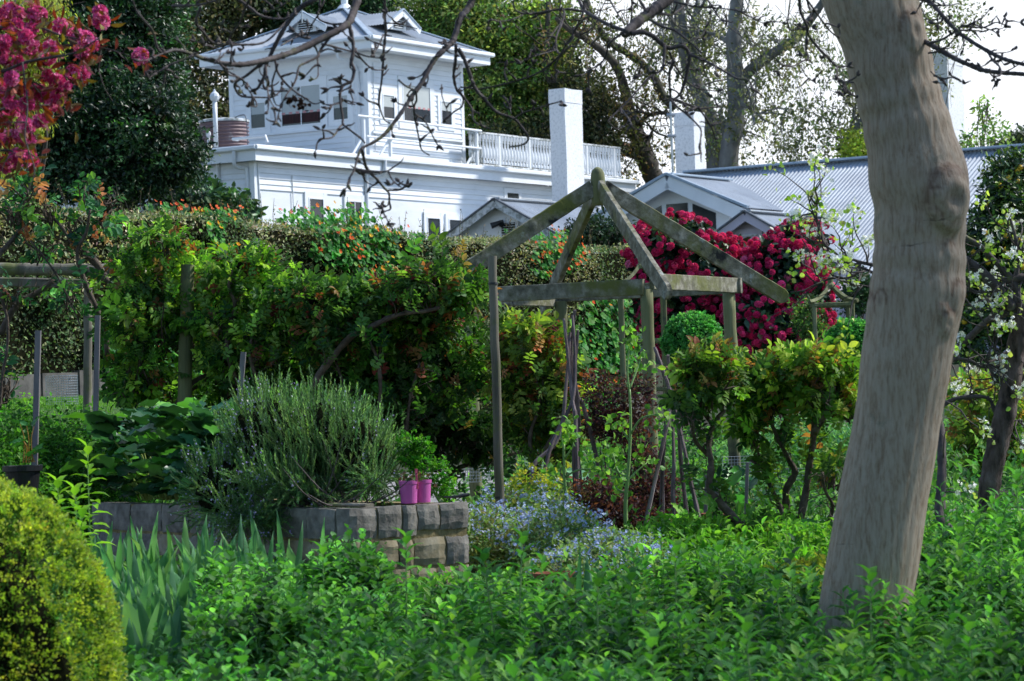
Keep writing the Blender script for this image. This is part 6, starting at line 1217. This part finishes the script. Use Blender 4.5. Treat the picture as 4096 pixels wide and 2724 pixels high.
# ------------------------------------------------------------------ pear tree at right
def pear():
    Y = 17; k = .6059; Hh = lambda x, y: (2900+k*x, 850+k*y); Mm = lambda x, y: (2900+.717*x, 1600+.717*y)
    b = KL(3940,2060,Y); t = thing('pear_tree', 'old pear tree in white blossom with furrowed trunk right of the leaning trunk', 'fruit tree', b); m = MB()
    q = S([(3935,2110),(3950,2000),(3975,1850),(4010,1700),(4040,1560),(4060,1420),(4085,1300),(4095,1215)], Y); q = np.vstack([[q[0][0]-.02,q[0][1],b[2]-.2], q]); tube(m, q, np.array([92,88,84,84,86,84,80,76,66])*Y/F/2, 16, res=6, jit=.05); mk('trunk', m, 'pear', t, smooth=True)
    br = MB(); paths = []
    def B_(pts, w0, w1, y0=Y, y1=Y):
        p = np.array([P(px, py, yy) for (px, py), yy in zip(pts, np.linspace(y0, y1, len(pts)))]); tube(br, p, np.linspace(w0, w1, len(p))*k*Y/F/2, 10, res=6, jit=.05); paths.append(p)
    c = lambda *a: [Hh(*v) for v in a]
    B_(c((1900,640),(1840,560),(1790,490),(1700,400),(1640,350),(1580,310),(1500,280)), 85, 50); B_(c((1960,600),(1930,540),(1900,450),(1830,370),(1750,290),(1680,220),(1580,160),(1500,130)), 50, 30)
    B_(c((1940,500),(1850,515),(1700,525),(1600,520),(1480,500)), 22, 12); B_(c((1990,430),(1900,440),(1830,450)), 60, 50); B_(c((1870,660),(1740,710),(1640,800),(1560,880),(1480,960),(1400,1080)), 48, 40, Y, Y+.4)
    B_(c((1490,980),(1540,965),(1620,980),(1700,1020),(1820,1020)), 28, 14); B_(c((1740,1010),(1790,1110),(1810,1120)), 24, 12); B_(c((1600,880),(1700,960),(1790,1070),(1810,1130)), 12, 6); B_(c((1580,560),(1660,660),(1720,740),(1760,860),(1850,950),(1880,980)), 12, 6)
    B_([Mm(*v) for v in ((1190,60),(1230,20),(1300,-10),(1420,-20),(1480,0),(1500,60),(1550,110),(1660,115))], 36, 14)
    B_([Mm(*v) for v in ((1270,760),(1220,690),(1200,600),(1210,400),(1205,200),(1190,60),(1200,-80),(1270,-260))], 80, 40, Y-.8, Y-.3); B_(c((1910,700),(1930,330),(1920,180),(1880,30)), 40, 16); B_(c((1920,330),(1960,250),(2000,220)), 30, 16)
    B_(c((1820,720),(1830,620),(1800,590)), 10, 7); B_(c((1780,890),(1830,750),(1825,640)), 12, 7)
    # the part reaching left behind the leaning trunk
    B_(c((1000,350),(900,330),(840,310),(740,290),(660,300)), 26, 9); B_(c((1000,410),(920,370),(860,350),(790,300),(760,200)), 20, 8); B_(c((900,345),(800,330),(720,260),(660,210),(625,130),(600,50),(560,-60),(545,-120)), 20, 7); B_(c((900,380),(820,430),(700,435),(620,465),(570,440),(530,390)), 18, 8); B_(c((980,500),(900,480),(830,495)), 12, 7); B_(c((610,60),(605,-20),(610,-90)), 9, 5); B_(c((700,270),(640,200),(560,190),(520,210)), 8, 5)
    mk('branches', br, 'twig', t, smooth=True); tw = MB(); tips = []
    for p in paths: twigs(tw, p, 7, .32, .006, 5, up=(0,0,.1), lev=1, tips=tips)
    mk('spurs', tw, 'twig', t, smooth=True); f = MB(); w = MB()
    for e, d in tips+[(p[-1], None) for p in paths]:
        if rng.random() < .5: continue
        n = 11; inst(f, T_LEAF, e+rng.normal(0,.03,(n,3)), nrm(rdir(n)+[0,0,.5]), nrm(rdir(n)+[0,0,.6]), rng.uniform(.022,.04,n), pal(n, ['8fae3c','a4bc4c','789a34','b8c46a']))
        if rng.random() < .6: n = 12; c0 = e+[0,0,.03]; inst(w, T_FLOW, c0+rng.normal(0,.026,(n,3)), rdir(n), nrm(rdir(n)+[0,-.4,.4]), rng.uniform(.022,.034,n), pal(n, ['f4f4f0','e8ecd8','fafaf8'], None, .04))
    mk('leaves', f, 'leaf', t); mk('blossom', w, 'flower', t)
pear()
# ------------------------------------------------------------------ the big leaning tree, its bare branches overhead
def bigtree():
    Y = 13.0; b = KL(3465, 2400, Y); t = thing('leaning_magnolia', 'big bare tree with thick smooth leaning trunk and knobbly budded branches', 'tree', b)
    rows = [(-420,3120,3560),(-250,3190,3600),(-120,3250,3630),(0,3300,3657),(91,3340,3694),(182,3373,3712),(327,3412,3742),(420,3438,3770),(515,3457,3803),(600,3466,3832),(678,3474,3862),(740,3484,3872),(794,3492,3878),(866,3498,3862),(950,3500,3858),(1062,3494,3862),(1150,3484,3860),(1213,3475,3852),(1304,3466,3828),(1400,3452,3808),(1500,3440,3796),(1638,3427,3765),(1800,3397,3742),(1922,3370,3720),(2050,3345,3700),(2209,3318,3680),(2324,3296,3656),(2420,3280,3640),(2520,3262,3630),(2640,3250,3640)]
    ys = np.array([r[0] for r in rows], float); yy = np.linspace(ys[0], ys[-1], 230); l = np.interp(yy, ys, [r[1] for r in rows]); r = np.interp(yy, ys, [r[2] for r in rows])
    ker = np.ones(9)/9; l = np.convolve(np.pad(l,4,'edge'), ker, 'valid'); r = np.convolve(np.pad(r,4,'edge'), ker, 'valid')
    cen = np.array([P((a+c)/2, y, Y) for a, c, y in zip(l, r, yy)]); rad = (r-l)*Y/F/2; tn = nrm(np.gradient(cen, axis=0)); ns = 96; th = np.linspace(0, 2*np.pi, ns, endpoint=False)
    A = nrm(np.cross(tn, [0,1.,0])); A = A*np.sign(A[:,:1]); Bv = np.array([0,1.,0])-tn*(tn[:,1:2]); Bv = nrm(Bv)
    V = cen[:,None]+rad[:,None,None]*(np.cos(th)[None,:,None]*A[:,None]+np.sin(th)[None,:,None]*Bv[:,None]); Nn = nrm(V-cen[:,None]); C_ = np.ones(V.shape)
    # old branch stubs: bulge with a raised lip and sunken eye; each: pixel x,y, radius m, height m, lip
    knobs = [(3660,130,.065,.03),(3800,800,.1,.075),(3835,1190,.05,.016),(3740,870,.03,.006),(3775,1250,.028,.012),(3790,1290,.045,.018),(3750,780,.025,.01),(3480,1250,.05,.01),(3800,1010,.03,.01),(3520,1210,.04,.006)]
    for kx, ky, R, hgt in knobs:
        # nearest front surface point
        scr = np.array([[((v-CAM)@RT)/((v-CAM)@FW)*F+2048, -((v-CAM)@UP)/((v-CAM)@FW)*F+1362] for v in V.reshape(-1,3)]); front = (Nn.reshape(-1,3)[:,1] < .25); d2 = (scr[:,0]-kx)**2+(scr[:,1]-ky)**2+np.where(front, 0, 1e9); q = V.reshape(-1,3)[np.argmin(d2)]
        d = np.linalg.norm((V-q)*np.array([1,1,.75]), axis=-1)/R
        bump = hgt*np.exp(-(d/.9)**4)-hgt*.45*np.exp(-((d)/.38)**2)+hgt*.25*np.exp(-((d-1.0)/.16)**2); V = V+nrm(Nn+np.array([0,-.55,0]))*bump[...,None]
        rg = np.exp(-((d-1.12)/.13)**2)*(V[...,2] > q[2]-.2*R); C_ = C_*(1-.55*rg[...,None]*np.array([.8,.95,1.])); C_ = C_*(1-.35*np.exp(-((d)/.3)**2)[...,None])
        up = np.exp(-(((V[...,0]-q[0])+(V[...,2]-q[2])*0-.0)/(R*1.3))**2)*np.exp(-((V[...,2]-q[2]-R*1.15)/(R*.22))**2); n_ = .6+.4*np.sin(V[...,0]*300+V[...,2]*140); C_ = C_*(1-.6*(up*n_)[...,None]*np.array([.8,.95,1.]))
    rid = .0018*np.sin(th*23+np.sin(cen[:,2:3]*9)*1.2)+.0015*np.sin(th*41+cen[:,2:3]*6); V = V+Nn*rid[...,None]; ring = .0035*np.sin(cen[:,2]*34+np.sin(cen[:,2]*9)*2)*(cen[:,2] > 1.9); V = V+Nn*ring[:,None,None]
    low = np.clip((1.2-cen[:,2])/1.2, 0, 1)
    m = MB(); n = len(cen); V = V.reshape(-1,3); i = np.arange(n-1)[:,None]*ns; j = np.arange(ns)[None]; k = (j+1)%ns; a_, b_, c_, d_ = (i+j).ravel(), (i+k).ravel(), (i+ns+k).ravel(), (i+ns+j).ravel(); m.add(V, np.vstack([np.stack([a_,c_,b_],1), np.stack([a_,d_,c_],1)]), C_.reshape(-1,3)); mk('trunk', m, 'bark', t, smooth=True)
    tr = MB(); bd = MB(); paths = []
    B0 = (700, 0); D0 = (2900, 0); kk = .6058
    def L(o, pts, w0, w1, Y0=None, Y1=None, tw=None):
        Y0 = Y0 or 11.5; Y1 = Y1 or Y0+rng.uniform(-.5,.5); p = np.array([P(o[0]+x*kk, o[1]+y*kk, v) for (x, y), v in zip(pts, np.linspace(Y0, Y1, len(pts)))])
        tube(tr, p, np.linspace(w0, w1, len(p))*kk*(Y0+Y1)/2/F/2*1.08, 10, res=8, jit=.1); paths.append((p, (w0+w1)/2)); return p
    # main limbs (from the top edge back down to their twigs), then the finer ones
    L(B0, [(1330,-420),(1260,-180),(1205,0),(1170,100),(1145,150),(1070,205),(900,290),(800,335),(700,370),(620,392),(540,410),(450,425),(350,422),(200,390),(120,360),(0,330),(-60,350)], 56, 20, 11.6, 10.6)
    L(B0, [(-60,350),(-110,330),(-130,270),(-150,200),(-200,140),(-260,60),(-290,-40)], 20, 12, 10.6); L(B0, [(-10,330),(-100,360),(-180,395),(-240,400)], 13, 6, 10.6); L(B0, [(120,365),(40,400),(-60,440),(-130,490),(-190,505),(-240,495)], 16, 6, 10.6); L(B0, [(-60,440),(-70,520),(-90,590),(-110,640)], 9, 5, 10.6)
    L(B0, [(1000,-60),(900,10),(850,35),(780,100),(720,190),(660,300),(620,390),(600,430),(590,500),(560,560),(540,590)], 34, 18, 11.2); L(B0, [(620,392),(540,445),(470,500),(400,545),(400,590),(440,635),(540,642),(640,640),(700,600)], 20, 9, 11.1)
    L(B0, [(1148,160),(1170,250),(1178,330),(1165,410),(1182,460),(1165,535),(1110,565),(1090,620),(1095,700),(1108,780),(1110,820),(1160,862),(1225,912),(1255,945)], 26, 10, 11.4); L(B0, [(1108,820),(1080,850),(1040,905),(960,918)], 14, 8, 11.4); L(B0, [(1100,650),(1140,680),(1190,690)], 11, 7, 11.4); L(B0, [(1165,530),(1160,590)], 9,5,11.4); L(B0, [(1100,680),(1050,690),(1015,710)], 11, 6, 11.4); L(B0, [(1100,560),(1080,525)], 10, 7, 11.4)
    L(B0, [(1185,340),(1260,370),(1360,385)], 12, 7, 11.4); L(B0, [(1190,330),(1240,400),(1310,458),(1385,460)], 14, 7, 11.4); L(B0, [(970,290),(1040,305),(1110,325),(1180,345)], 14, 10, 11.4)
    L(B0, [(1020,250),(960,330),(940,375),(870,412),(820,440),(800,520),(770,580),(740,620),(700,700),(670,810)], 18, 8, 11.3); L(B0, [(940,375),(945,450),(940,510),(895,530)], 12, 6, 11.3); L(B0, [(660,400),(680,480),(740,560),(800,610),(860,650),(920,685),(985,668)], 16, 7, 11.3); L(B0, [(600,430),(610,560),(620,640),(660,720)], 15, 7, 11.2); L(B0, [(680,420),(640,560),(660,680),(700,700)], 13, 6, 11.2)
    L(B0, [(310,430),(350,490),(420,510),(470,550),(520,605)], 15, 7, 10.8); L(B0, [(520,640),(540,700),(490,700)], 12, 7, 11); L(B0, [(700,300),(770,260),(830,230)], 10, 5, 11.2); L(B0, [(740,600),(640,600),(560,580)], 12, 6, 11.2); L(B0, [(1150,150),(1060,160),(1000,150),(950,125),(945,80),(980,20),(985,-30)], 14, 10, 11.4); L(B0, [(950,90),(900,170),(870,250)], 12, 6, 11.4)
    L(B0, [(-20,40),(130,35),(230,15),(320,-15)], 18, 10, 10.4); L(B0, [(380,-20),(430,5),(500,55),(560,100),(640,122),(735,126)], 24, 12, 11); L(B0, [(500,-20),(455,70),(430,150),(380,220),(330,300),(290,340)], 14, 9, 10.8); L(B0, [(170,40),(140,150),(190,215),(240,275),(300,290),(430,295),(550,290),(620,260),(690,190),(745,130)], 18, 12, 10.8); L(B0, [(240,310),(300,340),(280,400)], 9, 6, 10.7); L(B0, [(800,-30),(700,40),(600,80)], 10, 6, 11)
    L(B0, [(2020,-200),(1960,0),(1930,60),(1880,130),(1850,230),(1825,285),(1780,325),(1720,385),(1680,450),(1620,560),(1560,640),(1500,735),(1430,830),(1380,890),(1310,940),(1240,975),(1215,1010),(1195,1080),(1180,1130),(1150,1180),(1140,1222)], 46, 9, 11.8, 11.2)
    L(B0, [(1235,985),(1250,1060),(1270,1120),(1330,1180),(1380,1240),(1412,1275),(1415,1330),(1422,1380),(1378,1400),(1390,1430),(1418,1480)], 20, 7, 11.2); L(B0, [(1195,1115),(1260,1130),(1340,1138),(1400,1130),(1440,1105),(1490,1070),(1510,1040)], 16, 6, 11.2); L(B0, [(1410,1135),(1430,1180),(1470,1220),(1490,1235)], 11, 6, 11.2); L(B0, [(1410,1255),(1470,1255),(1530,1225),(1552,1222)], 12, 6, 11.2); L(B0, [(1200,1110),(1230,1150),(1250,1170)], 9,5,11.2); L(B0, [(1378,1400),(1365,1350)], 8, 8, 11.2)
    L(B0, [(1855,290),(1852,400),(1840,500),(1860,590),(1900,640),(1895,700),(1840,740),(1780,792)], 22, 8, 11.7); L(B0, [(1870,320),(1910,390),(1950,500),(1980,580),(2040,650),(2100,720),(2150,752),(2240,785),(2290,840),(2330,900),(2320,940),(2270,962),(2205,970)], 26, 10, 11.7); L(B0, [(2240,785),(2300,745),(2380,718),(2470,690),(2550,668)], 12, 8, 11.7); L(B0, [(2220,750),(2210,700)], 7,5,11.7)
    L(B0, [(1885,575),(2016,586),(2150,560),(2270,530),(2380,490),(2470,430),(2540,365),(2580,300),(2620,240),(2665,150),(2690,100)], 10, 14, 11.9); L(B0, [(1385,-40),(1385,100),(1392,200),(1380,300),(1375,400),(1365,530),(1348,640),(1350,700),(1380,785),(1420,815)], 19, 9, 11.6); L(B0, [(1380,150),(1440,155),(1500,165),(1600,190)], 12, 6, 11.6); L(B0, [(1375,230),(1345,300),(1310,360)], 12, 6, 11.6)
    L(B0, [(1590,600),(1595,660),(1580,700),(1580,760),(1600,860),(1612,920),(1630,990),(1680,1025)], 14, 8, 11.5); L(B0, [(1585,755),(1640,790),(1680,850),(1720,930),(1755,930)], 12, 6, 11.5); L(B0, [(1875,600),(1920,660),(1960,720),(1970,790),(2020,830),(2090,850)], 14, 8, 11.7); L(B0, [(1478,530),(1520,565),(1570,590),(1605,608)], 12, 8, 11.5); L(B0, [(1760,560),(1765,640),(1800,740)], 10, 6, 11.5); L(B0, [(1740,275),(1800,300)], 9, 9, 11.6)
    C0 = (1800, 0)
    L(C0, [(1700,-260),(1560,-110),(1440,0),(1380,40),(1310,92),(1250,135),(1200,180),(1155,225)], 74, 58, 12.4, 12.0); L(C0, [(1180,205),(1100,185),(1020,150),(950,110),(895,75),(860,20),(840,-40)], 26, 22, 12.0); L(C0, [(885,78),(800,62),(700,65),(600,82),(500,90),(440,72),(418,30),(425,-20)], 18, 9, 12.0); L(C0, [(480,100),(400,132),(330,140),(270,128)], 10, 6, 12.0)
    L(C0, [(1195,222),(1270,212),(1340,240),(1400,290),(1450,318),(1530,305),(1572,340),(1580,400),(1560,500),(1540,570),(1520,620),(1480,655),(1452,640)], 34, 14, 12.0); L(C0, [(1418,300),(1412,400),(1398,460),(1330,500),(1270,560),(1200,640),(1130,712),(1080,760),(1040,800)], 20, 8, 12.0); L(C0, [(1130,718),(1170,770),(1205,830)], 11, 8, 12); L(C0, [(1140,215),(1050,290),(1035,345),(1010,405),(970,440),(950,480)], 16, 7, 12.0); L(C0, [(1010,405),(900,480),(860,500)], 10, 8, 12)
    L(C0, [(1450,345),(1480,420),(1530,500),(1590,560),(1670,590),(1772,602)], 15, 7, 12); L(C0, [(1320,130),(1400,175),(1480,200),(1550,250),(1620,310),(1662,350)], 20, 9, 12.1); L(C0, [(1580,360),(1660,390),(1740,430),(1830,482),(1900,520),(1970,530),(2000,592)], 20, 10, 12); L(C0, [(1480,400),(1450,480),(1452,600),(1455,660),(1400,690)], 20, 9, 12)
    L(C0, [(1455,655),(1500,705),(1570,760),(1630,820),(1658,862),(1652,950),(1658,1020)], 16, 8, 12); L(C0, [(1470,655),(1560,685),(1640,715),(1720,710),(1795,705)], 20, 9, 12); L(C0, [(1640,710),(1690,780),(1730,850),(1750,910)], 15, 7, 12); L(C0, [(745,60),(755,90),(735,160),(708,225),(698,280),(712,345),(745,350),(790,310),(872,308)], 16, 8, 12); L(C0, [(700,325),(600,342),(545,290)], 10, 6, 12); L(C0, [(700,330),(560,370),(460,412)], 8,4,12); L(C0, [(760,480),(700,470),(700,420),(745,350)], 8, 10, 12)
    L(C0, [(1040,800),(1100,850),(1180,815)], 8, 6, 12); L(C0, [(1230,-30),(1290,60),(1330,112)], 20, 14, 12.2); L(C0, [(1040,-30),(1100,80),(1155,165)], 12, 9, 12.1); L(C0, [(1200,-30),(1200,100),(1188,160)], 12, 9, 12.1); L(C0, [(1340,82),(1450,97),(1520,62),(1575,5),(1590,-30)], 18, 12, 12.2); L(C0, [(1480,10),(1600,40),(1720,50),(1850,62),(1955,82)], 14, 7, 12.2); L(C0, [(1690,-20),(1740,60),(1780,120),(1830,170),(1915,232)], 12, 6, 12.2); L(C0, [(1880,60),(2000,120),(2080,160)], 12, 6, 12.2); L(C0, [(1190,550),(1260,500),(1330,480)], 8,8,12); L(C0, [(1520,300),(1600,270),(1680,210),(1700,100)], 9, 6, 12.1); L(C0, [(900,130),(960,190),(1000,260)], 8, 6, 12)
    L(D0, [(470,-60),(490,0),(500,80),(540,170),(552,230),(610,310),(680,380),(740,438),(812,436)], 22, 14, 12.3); L(D0, [(520,-30),(600,80),(650,150),(700,210),(755,252)], 14, 10, 12.4); L(D0, [(318,372),(380,428),(450,436),(505,408),(550,380),(532,320),(540,200)], 10, 12, 12.3); L(D0, [(500,440),(540,505),(604,552)], 9, 6, 12.3); L(D0, [(740,440),(752,530),(850,545)], 12, 10, 12.3); L(D0, [(430,0),(415,150),(440,200),(520,170)], 10, 8, 12.3); L(D0, [(750,540),(800,600),(870,640)], 10, 8, 12.3)
    L(D0, [(1180,-60),(1290,-10),(1350,10),(1400,60),(1450,120),(1540,212),(1640,282),(1740,340),(1850,392),(2000,432),(2100,450)], 30, 22, 12.8, 12.2); L(D0, [(1300,270),(1350,290),(1420,330),(1530,392),(1620,432),(1700,462),(1800,478),(1974,490),(2100,500)], 34, 26, 12.9, 12.4); L(D0, [(1540,185),(1620,160),(1700,115),(1745,65)], 12, 6, 12.4); L(D0, [(1340,30),(1450,38),(1560,20)], 12, 6, 12.6); L(D0, [(1730,335),(1770,400),(1812,440),(1820,492),(1770,502),(1740,470)], 15, 9, 12.4); L(D0, [(1380,500),(1450,520),(1500,512),(1580,550)], 14, 7, 12.6); L(D0, [(1440,515),(1465,570)], 9, 6, 12.6); L(D0, [(1560,170),(1700,182),(1790,148),(1865,172)], 14, 6, 12.4); L(D0, [(1640,160),(1760,200),(1800,225)], 11, 6, 12.4); L(D0, [(1330,290),(1430,262),(1500,220),(1560,200),(1700,205)], 16, 10, 12.7); L(D0, [(1345,350),(1400,340),(1470,300),(1530,240)], 14, 8, 12.7); L(D0, [(1780,350),(1860,345),(1920,325)], 9, 5, 12.3); L(D0, [(1810,490),(1900,450),(1974,400)], 10, 7, 12.3); L(D0, [(1300,60),(1340,130),(1440,120),(1500,100)], 10, 6, 12.7); L(D0, [(1860,170),(1850,110)], 10, 9, 12.4)
    mk('branches', tr, 'twig', t, smooth=True)
    sp = MB(); tips = []
    for p, w in paths:
        Ln = float(np.linalg.norm(np.diff(p, axis=0), axis=1).sum()); twigs(sp, p, max(2, int(Ln*10)), .07, .0055, 5, up=(0,0,.1), lev=1, tips=tips); tips.append((p[-1], nrm(p[-1]-p[-2])))
    # knobbly bark rings
    mk('spur_twigs', sp, 'twig', t, smooth=True)
    for e, d in tips:
        if rng.random() < .45:
            for _ in range(rng.integers(1, 4)):
                dd = nrm(d+rdir(1)[0]*.7+[0,0,.3]); l = rng.uniform(.018,.036); tube(bd, [e, e+dd*l*.25, e+dd*l*.6, e+dd*l], [.004,.0068,.0058,.001], 6)
    mk('buds', bd, 'twig', t, smooth=True)
    for x, y in ((770,650),(845,672)):
        c = P(B0[0]+x*kk, y*kk, 11.3); q = MB(); k = 26; inst(q, T_LEAF, c+rng.normal(0,.01,(k,3))*[1,1,1.5], nrm(rdir(k)+[0,0,-.8]), rdir(k), np.full(k,.02), pal(k, ['2a1a14','1e1210','38241a'])); mk('dried_seed_head', q, 'leaf', t)
bigtree()
m = MB(); a, b = P(2681,400,83), P(2691,640,83); tube(m, [a, b-[0,0,3]], .035, 6)
for f in (.25,.6): c = a+(b-a)*f; tube(m, [c-[.12,0,0], c+[.12,0,0]], .05, 6)
mk('aerial_mast', m, 'wire', label='thin grey metal mast standing just left of the second chimney', cat='mast', loc=[b[0], b[1], b[2]-3])
m = MB(); a, b = P(1204,-60,78.5), P(1208,62,78.5); tube(m, [a, b-[0,0,.2]], .02, 6)
mk('aerial_mast', m, 'wire', label='thin mast rising from the left gablet of the tower roof', cat='mast', loc=b)
# ------------------------------------------------------------------ magenta crab-apple blossom at upper left
def crab():
    Y = 12.0; t = thing('crab_apple', 'crab apple boughs with magenta blossom and bronze leaves at the upper left corner', 'tree', KL(-600, 2000, Y)); br = MB(); a = .5741
    tube(br, [KL(-600,2000,Y)-[0,0,.2], P(-560,1300,Y), P(-480,700,Y), P(-420,200,Y), P(-350,-200,Y)], [.1,.085,.07,.06,.05], 12, res=6, jit=.04); paths = []
    for pts, w0, w1 in (([(-420,300),(-200,180),(-20,120),(60,90),(160,110),(240,140),(330,160)], 20, 6), ([(-400,420),(-150,330),(0,290),(100,250),(200,230),(300,210),(400,150)], 20, 5), ([(-420,550),(-200,480),(0,440),(60,400),(130,420),(200,420)], 18, 5), ([(-480,700),(-250,650),(-60,620),(30,600),(100,640)], 18, 5), ([(-300,380),(-100,380),(60,340),(140,330),(230,400),(290,460)], 16, 4), ([(260,180),(400,190),(480,210),(560,240)], 6, 3), ([(90,250),(110,420),(100,540),(120,620)], 7, 4), ([(0,110),(40,60),(80,20)], 8, 5)):
        q = S(pts, Y+rng.uniform(-.3,.3), rng.uniform(-.3,.3)); tube(br, q, np.linspace(w0, w1, len(q))*Y/F/2, 7, res=5, jit=.06); paths.append(q)
    mk('branches', br, 'twig', t, smooth=True); f = MB(); lf = MB()
    cl = [(40,50),(95,60),(160,60),(20,110),(75,110),(20,160),(90,150),(245,110),(280,130),(310,140),(345,150),(370,170),(400,60),(415,95),(330,190),(150,60),(120,160),(95,215),(150,230),(60,250),(30,300),(75,330),(15,350),(200,310),(220,330),(290,280),(325,305),(180,370),(150,370),(130,350),(260,340),(40,400),(70,450),(110,500),(150,490),(170,500),(90,510),(15,540),(30,560),(120,560),(45,440),(20,480),(0,210),(50,190),(200,180),(190,250),(235,380),(60,640),(90,620),(130,640),(30,680),(75,610),(10,50),(140,110),(552,235),(215,410),(110,410),(25,240),(0,640),(60,560)]
    cl = np.array(cl, float); n = len(cl); L = []
    for x, y in cl: 
        c = P(x+rng.normal(0,8), y+rng.normal(0,8), Y+rng.normal(0,.18)); k = 22; d = nrm(rdir(k)+[0,-.3,.0]); R = rng.uniform(.024,.036); col = pal(k, ['d24c8c','e0609c','c43876','f094c0','b83060'], [4,4,3,2,2], .14)
        inst(f, T_FLOW, c+d*R*.8, np.cross(d, rdir(k)), d, np.full(k, .034)*rng.uniform(.8,1.2,k), col)
        k = rng.integers(4, 10); inst(lf, T_LEAF, c+rng.normal(0,.03,(k,3)), nrm(rdir(k)+[0,-.2,.1]), rdir(k), np.stack([np.full(k,.03),rng.uniform(.045,.075,k),np.full(k,.06)],1), pal(k, ['7a3420','94462a','5c4a24','6a2a22','7a6a2c'], None, .2))
    q = np.vstack(paths); k = 110; ii = rng.integers(0, len(q), k); inst(lf, T_LEAF, q[ii]+rng.normal(0,.06,(k,3)), rdir(k), rdir(k), np.stack([np.full(k,.025),np.full(k,.055),np.full(k,.05)],1), pal(k, ['7a3420','94462a','5c4a24','6a2a22'], None, .2))
    tw = MB()
    for q in paths: twigs(tw, q, 8, .2, .003, 4)
    mk('twigs', tw, 'twig', t); mk('blossom', f, 'flower', t); mk('leaves', lf, 'leaf', t)
crab()
# small wall shrubs etc. beside the obelisk, and the blue-green climber at the veranda
shrub('leafy_climber', 'dark leafy climber hanging by the veranda left of the trunk', (3450,1400,60), [(3450,1150,60,50,60,.4),(3420,1220,40,40,60,.3)], ['2c4a2c','3a5c34','20381f'], 140, 14, .08, .09, T=T_DIA, mat='dull', ck=.4)
shrub('small_shrub', 'small leafy shrub clinging to the obelisk post before the rhododendron', (3220,1440,38.2), [(3230,1260,50,60,38.2,.2),(3250,1330,40,50,38.2,.2),(3205,1290,30,40,38.2,.2)], ['4a6a38','3a5a30','6a8a48'], 150, 10, .05, .06, T=T_DIA, ck=0)


# ------------------------------------------------------------------ unseen evergreens added behind the camera to dim the near garden
def shade_tree(label, x, Y, h, r, n=900):
    g = float(ground(x, Y)); t = thing('evergreen_tree', label, 'tree', (x, Y, g)); c = np.array([x, Y, g+h]); m = MB(); B = [(c, np.array([r, r, r])), (c+[r*.7,r*.1,-r*.3], np.array([r*.7]*3)), (c-[r*.7,r*.1,r*.3], np.array([r*.7]*3))]
    crown(m, B, n, 16, .3, ['2c4a26','3a5a2c','24401f'], spread=.35, inner=.5); mk('crown', m, 'dull', t); w = MB(); tube(w, [(x,Y,g-.3),(x+.1,Y,g+h*.5),(x,Y,g+h)], [.35,.3,.15], 10, res=4); mk('trunk', w, 'darkbark', t, smooth=True)
shade_tree('unseen broad evergreen tree added for shade behind the camera on the left', -7.5, -6, 5, 5)
shade_tree('unseen broad evergreen tree added for shade behind the camera on the right', 5, -7.5, 5, 5)

# an added, unseen loose-crowned tree beyond the right edge shades the near beds
def side_shade_tree():
    x, Y = 8.2, 13.4; g = float(ground(x, Y)); t = thing('evergreen_tree', 'unseen loose crowned evergreen added beyond the right edge to shade the near beds', 'tree', (x, Y, g)); m = MB(); B = [(np.array([7.2,12.6,g+7.2]), np.array([3.2,3.4,1.8])), (np.array([9.2,14.6,g+7.8]), np.array([2.4,2.6,1.6])), (np.array([6.4,10.4,g+6.6]), np.array([2.2,2.2,1.4]))]
    crown(m, B, 250, 14, .2, ['2c4a26','3a5a2c','24401f'], spread=.4, inner=.2); mk('crown', m, 'dull', t); w = MB(); tube(w, [(x,Y,g-.3),(x+.1,Y,g+3),(x,Y,g+7)], [.28,.22,.12], 10, res=4)
    for c, r in B: tube(w, [(x,Y,g+3.5), (np.array([x,Y,g+3.5])+c)/2+[0,0,.4], c], [.12,.08,.03], 7, res=4)
    mk('trunk', w, 'darkbark', t, smooth=True)
side_shade_tree()
